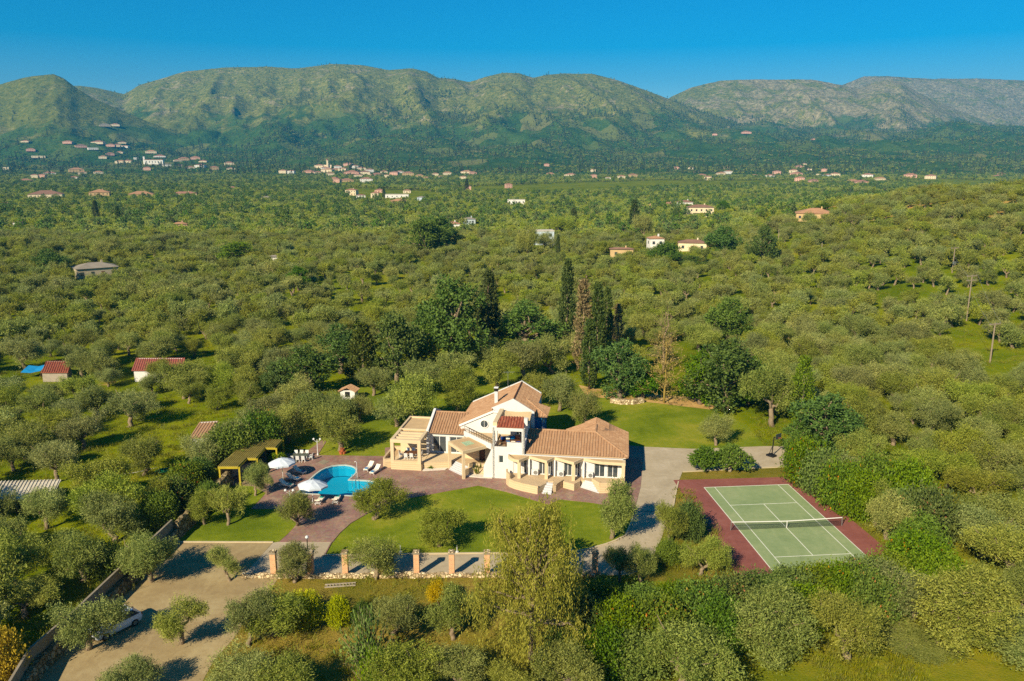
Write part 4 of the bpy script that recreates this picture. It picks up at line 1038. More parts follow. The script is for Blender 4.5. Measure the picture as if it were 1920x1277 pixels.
def columnar(seed, n=520, R=0.9, H=10.0, sparse=1.0, leaf=0.34, wood_r=0.16, fat=0.35):
    p = Plant(seed); r = p.rng
    p.limb((0, 0, -0.2), (0, 0, H * 0.96), wood_r, 0.03, 0.02, 6, 6)
    n = int(n * sparse); z = H * (0.05 + 0.95 * r.random(n) ** 0.9); f = z / H
    prof = R * np.clip(np.minimum((f / 0.12) ** 0.6, ((1 - f) / (1 - fat)) ** 0.55), 0.04, 1) * (0.8 + 0.25 * np.sin(z * 1.9 + r.random() * 6) * r.random(n))
    a = r.random(n) * 2 * math.pi; k = 0.55 + 0.45 * r.random(n) ** 0.5
    o = np.stack([np.cos(a) * prof * k, np.sin(a) * prof * k, z], 1)
    ax = unit(np.stack([np.cos(a) * 0.35, np.sin(a) * 0.35, np.ones(n)], 1) + r.normal(size=(n, 3)) * 0.22)
    per = 7; q = np.tile(np.linspace(0, 1, per), n)[:, None] * 0.55
    P = np.repeat(o, per, 0) + np.repeat(ax, per, 0) * q + r.normal(size=(n * per, 3)) * 0.07
    D = unit(np.repeat(ax, per, 0) + r.normal(size=(n * per, 3)) * 0.4)
    p.leaves(P, D, leaf, leaf * 0.36)
    return p
def shrub(seed, n=11, R=1.0, leaf=0.11, wid=0.06, up=0.4, dens=2.8):
    p = Plant(seed); r = p.rng
    for i in range(n):
        a = i * 2.4; rr = 0.75 * math.sqrt((i + .3) / n); c = (math.cos(a) * rr, math.sin(a) * rr, 0.45 + 0.6 * r.random() * (1.1 - rr)); q = 0.5 + 0.25 * r.random()
        p.limb((0, 0, -0.1), c, 0.06, 0.02, 0.2, 2, 4)
        p.lobe(c, (q, q, q), int(70 * dens), 7, leaf, wid, 0.35, up, 0.6)
    return p                                          # about 2.6 m across, 1.7 m high
def spiky(seed):
    p = Plant(seed); r = p.rng; n = 170
    a = r.random(n) * 6.28; el = 0.35 + 1.15 * r.random(n); d = np.stack([np.cos(a) * np.cos(el), np.sin(a) * np.cos(el), np.sin(el)], 1)
    Ln = 1.2 + 1.2 * r.random(n); per = 12
    for i in range(0, n, 3): p.limb((0, 0, 0), Vector(d[i]) * Ln[i], 0.025, 0.008, 0.05, 2, 4)
    q = np.tile(np.linspace(0.25, 1, per), n)[:, None] * np.repeat(Ln, per)[:, None]
    P = np.repeat(d, per, 0) * q + r.normal(size=(n * per, 3)) * 0.05
    p.leaves(P, unit(np.repeat(d, per, 0) + r.normal(size=(n * per, 3)) * 0.5), 0.24, 0.09); return p
def weeping(seed):
    """tall tree with curtains of hanging shoots"""
    p = Plant(seed); r = p.rng
    p.limb((0, 0, -0.2), (0.2, 0, 5.6), 0.34, 0.2, 0.06, 5, 8)
    for i in range(46):
        f = (i + .5) / 46; a = i * 2.4 + r.random() * 1.3; z = 2.6 + 7.6 * f ** 0.95 + 0.5 * r.normal(); rr = (0.4 + 3.3 * math.sin(math.pi * (0.06 + 0.6 * (1 - f) ** 0.85))) * (0.45 + 0.65 * r.random())
        e = Vector((math.cos(a) * rr, math.sin(a) * rr, z)); p.limb((0.2, 0, min(5.6, 2.5 + 4 * f)), e, 0.13, 0.03, 0.25, 4, 5)
        n = 30; o = np.array(e) + r.normal(size=(n, 3)) * np.array([0.5, 0.5, 0.4]); Ln = (0.9 + 2.6 * r.random(n)) * (1.15 - 0.5 * f)
        per = 24; q = np.tile(np.linspace(0, 1, per), n)[:, None]; Lr = np.repeat(Ln, per)[:, None]
        sw = np.repeat(rand_dir(r, n) * 0.3, per, 0)
        P = np.repeat(o, per, 0) + np.array([0, 0, -1]) * q * Lr + sw * q + r.normal(size=(n * per, 3)) * 0.08
        P[:, 2] = np.where(P[:, 2] < 0.4, 0.4 + 0.5 * r.random(len(P)), P[:, 2])
        D = unit(np.array([0, 0, -1]) + r.normal(size=(n * per, 3)) * 0.35)
        t = np.repeat(r.random(n), per) * .7 + r.random(n * per) * .3
        p.leaves(P, D, 0.22, 0.055, t)
        p.lobe(e, (.5, .5, .4), 14, 7, 0.2, 0.06, 0.4, 0.1, 0.5)
    return p                                          # about 8 m across, 10.5 m high
def bare(seed, H=7.0, spread=2.6, n=26, tw=0.0):
    p = Plant(seed); r = p.rng
    p.limb((0, 0, -0.2), (0.1, 0, H * 0.8), 0.12, 0.03, 0.05, 5, 6)
    for i in range(n):
        f = 0.1 + 0.85 * i / n; a = i * 2.4; s = spread * (1.1 - f) * (0.5 + 0.6 * r.random())
        b = Vector((0.1 * f, 0, H * 0.8 * f)); e = b + Vector((math.cos(a) * s, math.sin(a) * s, 0.3 + 1.3 * r.random()))
        pts = p.limb(b, e, 0.032, 0.012, 0.3, 4, 4)
        for k in range(9):
            q = pts[1 + k % 4]; q2 = q + Vector(r.normal(size=3) * 0.4) + Vector((math.cos(a) * .3, math.sin(a) * .3, 0.35)); p.limb(q, q2, 0.014, 0.005, 0.25, 2, 3)
            if tw:
                m = 6; t = r.random((m, 1)); P = np.array(q) * (1 - t) + np.array(q2) * t + r.normal(size=(m, 3)) * .09; p.leaves(P, rand_dir(r, m), tw, tw * .3)
    return p

KIND = {}
def kind(key, plants, leafm, barkm):
    KIND[key] = [(p.crown_mesh('crown', leafm) if p.P else None, p.wood.mesh('trunk', barkm, True) if p.wood.v else None) for p in plants]
kind('olive', [olive(100 + i) for i in range(12)], M['olive'], M['bark'])
kind('broad', [broadleaf(200 + i, 1.25) for i in range(3)], M['broad'], M['bark'])
kind('bright', [broadleaf(210 + i, 1.25) for i in range(2)], M['bright'], M['bark'])
kind('deep', [broadleaf(220 + i, 1.25) for i in range(2)], M['deep'], M['bark'])
kind('fig', [broadleaf(226, 1.0, 1.3, 0.7)], M['broad'], M['bark_pale'])
kind('poplar', [columnar(230, 520, 1.2, 9.0, 1.0, 0.3, 0.14, 0.5)], M['bright'], M['bark_pale'])
kind('cypress', [columnar(240 + i, 620, 1.0, 10.0) for i in range(3)], M['cypress'], M['bark'])
kind('cypress_brown', [columnar(250 + i, 330, 0.9, 10.0) for i in range(2)], M['cypress_brown'], M['deadwood'])
kind('conifer', [columnar(255, 900, 2.1, 7.5, 1.0, 0.36, 0.2, 0.1)], M['cypress'], M['bark'])
kind('lime', [shrub(260 + i) for i in range(2)], M['lime'], M['bark'])
kind('shrub', [shrub(265 + i) for i in range(3)], M['hedge'], M['bark'])
kind('shrub_bright', [shrub(270 + i) for i in range(2)], M['bright'], M['bark'])
kind('shrub_deep', [shrub(275 + i) for i in range(2)], M['deep'], M['bark'])
kind('shrub_rust', [shrub(280, 4, 1.0, 0.12, 0.07, 0.4, 1.2)], M['rust'], M['bark'])
kind('shrub_gold', [shrub(282)], M['yellow'], M['bark'])
kind('spiky', [spiky(290)], M['bright'], M['bark'])
kind('weeping', [weeping(300)], M['willow'], M['bark'])
kind('bare_lichen', [bare(310, 7.0, 2.8, 30, 0.2)], M['lichen_leaf'], M['lichen'])
kind('bare_grey', [bare(312, 9.0, 1.5, 22)], None, M['deadwood'])
DIM = {}
for k_, lst in KIND.items():
    DIM[k_] = []
    for cm_, tm_ in lst:
        me_ = cm_ or tm_; co = np.empty(len(me_.vertices) * 3, np.float32); me_.vertices.foreach_get('co', co); co = co.reshape(-1, 3)
        q = np.percentile(co, [0.5, 99.5], 0); DIM[k_].append((float(((q[1] - q[0])[:2]).max()), float(np.percentile(co[:, 2], 99.4))))
CAT = dict(cypress='cypress', cypress_brown='cypress', conifer='conifer', lime='shrub', shrub='shrub', shrub_bright='shrub', shrub_deep='shrub', shrub_rust='shrub', shrub_gold='shrub', spiky='shrub')
NAME = dict(olive='olive_tree', broad='broadleaf_tree', bright='broadleaf_tree', deep='broadleaf_tree', fig='fig_tree', poplar='poplar_tree', cypress='cypress_tree', cypress_brown='cypress_tree', conifer='conifer_tree',
            lime='leafy_shrub', shrub='leafy_shrub', shrub_bright='leafy_shrub', shrub_deep='leafy_shrub', shrub_rust='leafy_shrub', shrub_gold='leafy_shrub', spiky='spiky_shrub', weeping='weeping_tree',
            bare_lichen='bare_tree', bare_grey='bare_tree')
prnd = random.Random(3)
def plant(k, pos, sx, sz, label, group=None, var=None, rz=None):
    cm, tm = KIND[k][prnd.randrange(len(KIND[k])) if var is None else var % len(KIND[k])]
    o = thing(NAME[k], label, CAT.get(k, 'tree'), pos, prnd.random() * 6.28 if rz is None else rz, group, (sx, sx, sz))
    if tm: link('trunk', tm, o)
    if cm: link('crown', cm, o)
    return o
PLACED = []                                           # (x, y, radius) of hand-placed plants
def P_(k, px, py, wpx, top, label, group=None, var=None, lift=0.0):
    """a plant whose foot shows at photo pixel (px, py), wpx pixels wide, its top in row `top`"""
    g = G(px, py) if py > 560 and px < 1700 else hit(px, py)
    d = g.y * CP + (CAMH - g.z) * SP; w = wpx / F * d; h = z_at(g.y, top) - g.z
    var = prnd.randrange(len(DIM[k])) if var is None else var; W0, H0 = DIM[k][var]; PLACED.append((g.x, g.y, w / 2))
    return plant(k, g, w / W0, max(h, 0.4) / H0, label, group, var)

# --- olives of the garden and yard
OG = 'olive trees of the villa garden'
P_('olive', 430, 1090, 76, 1030, 'round olive tree at the yard edge beside the first brick pillar', OG)
P_('olive', 553, 1092, 78, 1026, 'olive tree before the low stone wall between first and second brick pillars', OG)
P_('olive', 704, 1086, 92, 1017, 'leaning olive tree in front of the third brick pillar by the wall', OG)
P_('olive', 824, 1024, 92, 955, 'dense green olive tree standing alone on the front lawn', OG)
P_('olive', 1146, 1010, 92, 903, 'tall olive tree at the lawn corner beside the driveway and villa', OG)
P_('olive', 1258, 1020, 62, 946, 'olive tree on the verge between driveway and tennis court', OG)
P_('olive', 1312, 1078, 90, 1012, 'low spreading olive tree on dry grass left of the court corner', OG)
P_('shrub_bright', 1252, 1056, 44, 1012, 'small green bush under the olive tree on the verge', None)
P_('shrub_deep', 1290, 1008, 56, 944, 'dark green bush just behind the verge olive tree', None)
P_('olive', 703, 974, 96, 905, 'olive tree by the near right end of the swimming pool', OG)
P_('olive', 560, 986, 70, 922, 'small olive tree beside the lamp post below the near parasol', OG)
P_('olive', 481, 930, 46, 872, 'young olive tree beside the yellow pool pavilion', OG)
P_('olive', 500, 928, 34, 884, 'slim olive sapling at the terrace edge near the pavilion', OG)
P_('olive', 428, 985, 70, 912, 'olive tree on the side lawn nearest the terrace', OG)
P_('olive', 384, 983, 56, 918, 'olive tree on the side lawn next to the boundary wall', OG)
P_('olive', 340, 1207, 92, 1120, 'olive tree standing alone in the middle of the gravel yard', OG)
P_('olive', 166, 1218, 108, 1128, 'wide olive tree hanging over the white parked car', OG)
P_('olive', 286, 1090, 104, 1003, 'olive tree at the top of the gravel yard by the boundary wall', OG)
P_('olive', 640, 845, 92, 766, 'olive tree on the lawn behind the swimming pool', OG)
P_('olive', 1342, 835, 60, 779, 'olive tree alone at the far edge of the back lawn', OG)
P_('fig', 1320, 884, 62, 838, 'leafy bush by the driveway, the left of the pair above the court', None)
P_('fig', 1369, 884, 68, 834, 'leafy bush by the driveway, the right of the pair above the court', None)
P_('olive', 1160, 1092, 66, 1028, 'olive tree before the last brick pillar near the driveway entrance', OG)
P_('olive', 1203, 1092, 56, 1026, 'olive tree at the right end of the low stone wall', OG)
for a in [(1100, 800, 70, 735, 'olive tree on the lawn right behind the villa'), (1048, 770, 74, 700, 'olive tree close behind the blue glazed bay'), (776, 800, 96, 706, 'olive tree behind the flat roof of the villa'),
          (745, 800, 80, 738, 'lower olive tree left of the flat roof'), (800, 742, 82, 680, 'olive tree in the second row behind the flat roof'), (856, 772, 74, 690, 'olive tree behind the tiled left wing'),
          (862, 728, 70, 660, 'olive tree between the lawn strips behind the villa'), (930, 728, 80, 655, 'olive tree behind the villa chimney'), (985, 712, 84, 640, 'olive tree behind the villa ridge'),
          (1035, 700, 80, 630, 'olive tree behind the villa, next to the cypress row'), (1000, 760, 60, 700, 'olive tree just behind the rear gable'), (640, 800, 70, 745, 'olive tree below the little white shrine'),
          (600, 800, 76, 735, 'olive tree left of the little white shrine'), (540, 830, 84, 760, 'olive tree behind the yellow pool pavilion'), (500, 812, 86, 745, 'olive tree left behind the pool pavilion'),
          (700, 742, 72, 690, 'olive tree right of the little white shrine'), (672, 790, 60, 742, 'olive tree in front of the little white shrine'), (445, 858, 84, 785, 'olive tree just behind the pavilion roof'),
          (560, 778, 80, 712, 'olive tree upslope of the little white shrine'), (905, 690, 66, 630, 'olive tree at the foot of the tall dark cypress'), (390, 880, 76, 815, 'olive tree between tiled shed and pavilion')]:
    P_('olive', *a[:4], a[4], OG)
# --- left grove, nearest trees
LG = 'olive trees of the left grove'
for a in [(86, 992, 92, 918, 'olive tree right of the grey roofed shed'), (22, 1040, 80, 972, 'olive tree at the left border below the grey shed'), (160, 1090, 110, 1000, 'olive tree left of the boundary wall'),
          (222, 1015, 100, 930, 'olive tree in the thicket beside the boundary wall'), (180, 940, 96, 862, 'olive tree above the boundary wall thicket'), (50, 1160, 120, 1095, 'shaded olive tree left of the lower boundary wall'),
          (105, 905, 90, 830, 'olive tree just behind the grey roofed shed'), (268, 892, 88, 820, 'olive tree below the green hose'), (300, 960, 80, 890, 'olive tree in the thicket under the hose')]:
    P_('olive', *a[:4], a[4], LG)
P_('shrub', 330, 955, 60, 895, 'bright bushy thicket on the boundary wall crest'); P_('shrub_bright', 300, 985, 64, 925, 'light green thicket against the boundary wall')
P_('shrub', 350, 922, 64, 868, 'green thicket behind the pavilion end wall'); P_('shrub_deep', 375, 905, 60, 860, 'dark thicket beside the pavilion')
P_('shrub_bright', 205, 1075, 74, 1020, 'bright bush leaning over the concrete wall'); P_('shrub_bright', 395, 955, 50, 905, 'yellowish bush between wall and pavilion')
P_('shrub_bright', 436, 868, 96, 800, 'bright green bushes behind the pavilion roof'); P_('shrub', 486, 850, 80, 775, 'green bushes behind the pavilion corner')
P_('shrub_gold', 8, 1275, 86, 1182, 'golden yellow shrub in the lower left corner')
P_('shrub', 1132, 1114, 46, 1084, 'green bush below the last brick pillar')
# --- foreground
FG = 'olive trees of the near foreground'
for a in [(468, 1212, 92, 1122, 'grey olive tree left of the yellow green shrub'), (510, 1190, 110, 1110, 'grey olive tree touching the yellow green shrub'), (250, 1300, 100, 1232, 'olive tree on the bottom edge of the yard'),
          (445, 1300, 130, 1225, 'olive tree on the bottom edge below the yard corner'), (545, 1320, 110, 1240, 'olive tree on the bottom edge left of centre'), (738, 1190, 90, 1118, 'thin olive tree among the dry grass'),
          (850, 1200, 100, 1110, 'olive tree left of the weeping tree'), (775, 1300, 130, 1210, 'olive tree on the bottom edge beside the spiky shrub'), (872, 1290, 100, 1215, 'olive tree under the left side of the weeping tree'),
          (960, 1320, 100, 1258, 'olive tree on the bottom edge below the weeping tree'), (1075, 1300, 140, 1205, 'olive tree on the bottom edge right of the weeping tree'), (1270, 1300, 170, 1185, 'broad olive tree at the lower right meadow'),
          (1440, 1240, 150, 1125, 'broad olive tree below the tennis court hedge'), (1590, 1235, 140, 1125, 'olive tree below the court corner hedge'), (1700, 1310, 160, 1195, 'olive tree at the edge of the yellow meadow'),
          (1790, 1210, 170, 1085, 'olive tree on the right slope with pale limbs'), (1880, 1290, 170, 1160, 'olive tree in the lower right corner'), (1710, 1160, 130, 1072, 'olive tree right of the court hedge end'),
          (1660, 1010, 90, 925, 'olive tree right beside the court surround'), (1640, 985, 80, 905, 'olive tree overlapping the court edge near the net'), (1580, 935, 90, 855, 'olive tree behind the court corner')]:
    P_('olive', *a[:4], a[4], FG)
P_('lime', 572, 1172, 66, 1112, 'bright yellow green shrub at the yard side'); P_('lime', 636, 1172, 44, 1120, 'smaller yellow green shrub on the dry grass')
P_('shrub_gold', 822, 1126, 40, 1092, 'small yellowing bush left of the weeping tree'); P_('shrub_deep', 845, 1120, 36, 1098, 'small dark bush beside the yellowing bush')
P_('spiky', 690, 1262, 96, 1150, 'tall spiky light green shrub at the bottom centre'); P_('spiky', 700, 1310, 70, 1215, 'spiky light green shrub on the bottom edge')
P_('shrub_deep', 678, 1168, 40, 1130, 'dark shrub behind the smaller yellow green shrub')
P_('weeping', 998, 1235, 205, 948, 'tall weeping tree with hanging olive yellow foliage in the foreground', None)
P_('bright', 1000, 1092, 84, 975, 'green tree mixed behind the weeping tree top', None)
HG = 'shrubs of the hedge below the tennis court'
hedge = [(1128, 1154, 84, 1090, 'shrub_deep'), (1090, 1194, 100, 1118, 'shrub_deep'), (1160, 1204, 110, 1128, 'shrub'), (1205, 1169, 90, 1103, 'shrub_bright'), (1240, 1209, 110, 1128, 'shrub'), (1260, 1154, 90, 1100, 'shrub'),
         (1310, 1169, 110, 1098, 'shrub'), (1350, 1209, 110, 1128, 'shrub_deep'), (1375, 1149, 110, 1088, 'shrub'), (1430, 1134, 100, 1080, 'shrub_deep'), (1480, 1129, 100, 1070, 'shrub'), (1530, 1122, 100, 1064, 'shrub_bright'),
         (1575, 1124, 100, 1062, 'shrub'), (1625, 1116, 100, 1052, 'shrub'), (1670, 1104, 100, 1043, 'shrub_bright'), (1500, 1169, 110, 1103, 'shrub_bright'), (1640, 1154, 100, 1078, 'shrub'), (1190, 1264, 120, 1193, 'shrub_bright'),
         (1130, 1264, 110, 1188, 'shrub_deep'), (1300, 1244, 110, 1173, 'shrub_bright'), (1720, 1084, 110, 1008, 'shrub'), (1760, 1134, 120, 1048, 'shrub_bright'), (1060, 1239, 90, 1168, 'shrub_deep')]
ords = ['first', 'second', 'third', 'fourth', 'fifth', 'sixth', 'seventh', 'eighth', 'ninth', 'tenth', 'eleventh', 'twelfth', 'thirteenth', 'fourteenth', 'fifteenth', 'sixteenth', 'seventeenth', 'eighteenth', 'nineteenth',
        'twentieth', 'twenty-first', 'twenty-second', 'twenty-third', 'twenty-fourth', 'twenty-fifth', 'twenty-sixth', 'twenty-seventh', 'twenty-eighth', 'twenty-ninth', 'thirtieth']
cw = dict(shrub_deep='dark green', shrub='mid green', shrub_bright='light green', shrub_rust='rusty orange')
for i, (x, y, w, t, k) in enumerate(sorted(hedge)):
    P_(k, x, y, w, t, '%s hedge shrub below the tennis court, %s from the left' % (cw[k], ords[i]), HG)
for i, (x, y, w, t) in enumerate([(1268, 1135, 34, 1092), (1290, 1160, 36, 1118), (1370, 1130, 30, 1086), (1540, 1100, 34, 1060), (1560, 1122, 32, 1084), (1110, 1150, 26, 1118), (1725, 1062, 30, 1028)]):
    P_('shrub_rust', x, y, w, t, 'patch of rusty orange shrub in the court hedge, %s from the left' % ords[i], 'rusty shrubs in the court hedge')
RH = 'hedge trees along the right side of the tennis court'
for i, (x, y, w, t, k) in enumerate([(1512, 905, 84, 830, 'shrub'), (1545, 925, 90, 845, 'shrub_bright'), (1580, 955, 90, 870, 'shrub'), (1615, 970, 84, 888, 'shrub_bright'), (1640, 945, 100, 860, 'shrub'), (1690, 960, 110, 870, 'shrub_bright'),
                                     (1690, 1000, 90, 925, 'shrub'), (1740, 1010, 110, 920, 'shrub'), (1720, 1045, 90, 970, 'shrub_bright'), (1500, 880, 60, 820, 'shrub')]):
    P_(k, x, y, w, t, '%s hedge bush right of the tennis court, %s of its row' % (cw[k], ords[i]), RH)
# --- trees round the back of the estate
for a in [('deep', 848, 690, 128, 526, 'tallest dark green broadleaf tree behind the villa, beside the dark cypress'), ('cypress', 917, 662, 46, 508, 'tall dark cypress standing alone beside the big broadleaf tree'),
          ('bright', 744, 718, 92, 588, 'bright green tree left of the big dark broadleaf tree'), ('conifer', 683, 716, 66, 606, 'dark pointed conifer left of the bright green tree'),
          ('broad', 800, 700, 70, 610, 'green tree below the big dark broadleaf tree'), ('broad', 985, 668, 116, 568, 'wide green tree between the cypress and the cypress row'),
          ('cypress', 1062, 662, 34, 488, 'tallest slim cypress of the row behind the villa'), ('cypress_brown', 1092, 700, 38, 524, 'brown half dead cypress in the row behind the villa'),
          ('cypress', 1118, 700, 34, 532, 'dark cypress right of the brown one'), ('cypress', 1136, 672, 28, 540, 'slim cypress behind the dark cypress pair'), ('cypress', 1104, 730, 36, 600, 'short cypress at the front of the cypress row'),
          ('cypress_brown', 1157, 660, 24, 570, 'small brown cypress at the right of the row'), ('deep', 1162, 748, 96, 640, 'round dark green tree at the back lawn edge'), ('broad', 1205, 748, 60, 680, 'green bush tree beside the bare yellow tree'),
          ('bare_lichen', 1245, 756, 100, 622, 'bare tree with yellow lichen branches at the lawn edge'), ('bare_grey', 1243, 700, 70, 570, 'grey leafless tree behind the yellow bare tree'),
          ('deep', 1360, 770, 130, 640, 'big green tree at the far corner of the back lawn'), ('broad', 1312, 758, 90, 660, 'green tree right of the bare yellow tree'), ('broad', 1400, 760, 90, 672, 'green tree behind the driveway end'),
          ('broad', 1365, 640, 80, 560, 'green broadleaf tree in the grove beyond the back lawn'), ('poplar', 1500, 800, 46, 668, 'bright narrow poplar right of the driveway end'),
          ('deep', 1545, 850, 120, 742, 'dark round tree behind the tennis court'), ('broad', 1490, 850, 60, 790, 'green tree at the end of the driveway'), ('olive', 1448, 800, 110, 688, 'brownish olive tree left of the poplar'),
          ('broad', 575, 742, 110, 650, 'green broadleaf tree left of the dark conifer'), ('broad', 640, 700, 100, 610, 'green tree behind the conifer'), ('deep', 520, 740, 60, 680, 'dark leafy tree at the grove edge'),
          ('bright', 800, 480, 84, 412, 'light green spreading tree in the middle of the valley'), ('deep', 826, 468, 60, 408, 'dark tree behind the light green valley tree'), ('deep', 560, 545, 40, 500, 'small dark tree in the left grove'),
          ('broad', 95, 520, 70, 468, 'green tree left of the old stone house'), ('cypress', 181, 415, 14, 376, 'left of two lone cypresses in the far left grove'), ('cypress', 222, 418, 11, 386, 'right of two lone cypresses in the far left grove'),
          ('cypress', 205, 462, 10, 432, 'small cypress behind the old stone house'), ('bright', 445, 500, 70, 455, 'yellow green trees by the garden walls in the left grove'), ('cypress', 1075, 424, 16, 390, 'dark cypress in the mid valley'),
          ('cypress', 1188, 435, 22, 375, 'dark cypress left of the brown roofed houses'), ('cypress', 1046, 494, 10, 440, 'thin dark cypress beside the blue and white house'), ('broad', 1355, 480, 64, 425, 'round tree right of the carport house'),
          ('deep', 1243, 500, 64, 456, 'dark pine tree in front of the tall white house'), ('deep', 1300, 506, 60, 480, 'dark tree below the carport house'), ('broad', 1430, 498, 52, 425, 'tall green tree right of the carport house'),
          ('broad', 1268, 412, 22, 390, 'tree beside the brown roofed houses'), ('broad', 1355, 402, 34, 378, 'round tree right of the long brown roofed house'), ('olive', 990, 486, 44, 425, 'tall thin eucalyptus before the pale blue house'), ('olive', 1022, 480, 40, 436, 'tree hiding the right half of the pale blue house'),
          ('olive', 1048, 446, 60, 405, 'spreading tree above the blue and white house'), ('olive', 1207, 450, 40, 402, 'tall yellowish tree by the brown roofed houses'), ('olive', 200, 490, 46, 446, 'tall brownish tree behind the old stone house'),
          ('broad', 1545, 400, 30, 380, 'tree beside the big ochre house'), ('cypress', 720, 372, 7, 350, 'slim cypress in the central village'), ('cypress', 875, 360, 9, 335, 'slim cypress right of the central village')]:
    P_(a[0], *a[1:5], a[5])

# --- procedural groves: nearest 300 olives are trees of their own, the rest one mass
ESTATE = [(-300, 1600), (-40, 1300), (215, 1088), (290, 1012), (330, 975), (425, 905), (400, 850), (470, 800), (560, 760), (590, 700), (700, 660), (790, 640), (930, 640), (1040, 650), (1110, 690), (1290, 690), (1410, 740), (1440, 800), (1500, 850),
          (1560, 880), (1770, 1030), (1800, 1090), (2100, 1400), (1180, 1600)]
CLEAR = [[(1780, 625), (1835, 615), (1850, 640), (1815, 690), (1775, 690)], [(22, 698), (150, 692), (150, 752), (22, 756)], [(1792, 600), (1832, 600), (1838, 645), (1792, 645)], [(1832, 676), (1882, 676), (1890, 735), (1832, 735)], [(1768, 510), (1806, 510), (1806, 535), (1768, 535)], [(240, 690), (400, 685), (400, 722), (250, 726)], [(-40, 930), (120, 930), (125, 985), (-40, 990)],
         [(340, 812), (430, 800), (430, 880), (330, 880)], [(130, 515), (220, 505), (225, 535), (140, 535)], [(860, 362), (1010, 366), (1330, 352), (1500, 346), (1500, 338), (1100, 342), (850, 352)],
         [(640, 352), (820, 360), (820, 378), (660, 378)], [(980, 456), (1050, 456), (1050, 480), (970, 480)], [(1140, 478), (1190, 478), (1190, 492), (1130, 492)], [(1200, 468), (1340, 468), (1340, 486), (1190, 490)],
         [(830, 426), (900, 424), (900, 436), (830, 438)], [(270, 880), (330, 870), (330, 905), (250, 910)], [(640, 520), (700, 512), (705, 530), (650, 540)], [(900, 560), (960, 556), (965, 580), (905, 590)]]
def grove(y0, y1, sp, jit, seed):
    r = np.random.default_rng(seed); out = []
    for y in np.arange(y0, y1, sp):
        xm = y * 0.72 + 20; xs = np.arange(-xm, xm, sp) + (int(y / sp) % 2) * sp / 2
        out.append(np.stack([xs, np.full(len(xs), y)], 1))
    p = np.concatenate(out); return p + r.normal(size=p.shape) * jit * sp
pts = np.concatenate([grove(48, 330, 5.7, 0.2, 1), grove(330, 700, 5.5, 0.22, 2), grove(700, 1250, 6.5, 0.25, 3), grove(1250, 1990, 9.0, 0.28, 4)])
pz = terrain(pts[:, 0], pts[:, 1]); ppx, ppy = to_px(pts[:, 0], pts[:, 1], pz)
keep = ~inpoly(ppx, ppy, ESTATE)
for c in CLEAR: keep &= ~inpoly(ppx, ppy, c)
gap = fbm(pts[:, 0] / 38, pts[:, 1] / 38, 33, 3)
thin = RG.random(len(pts))
lft = (ppx < 620) & (ppy > 600)
keep &= ~(lft & (thin < np.where(ppy > 780, 0.54, 0.26))); keep &= ~((pz > 8) & (thin < 0.14)); keep &= ~((pts[:, 1] < 330) & (thin < 0.08)); keep &= ~((gap > 0.67) & (thin < 0.65) & (pts[:, 1] < 700)); keep &= thin > 0.03
keep &= ~((pts[:, 1] > 900) & (fbm(pts[:, 0] / 150, pts[:, 1] / 150, 35, 2) > 0.66))
for (x, y, r) in PLACED: keep &= (np.hypot(pts[:, 0] - x, pts[:, 1] - y) > r * 0.8 + 1.3)
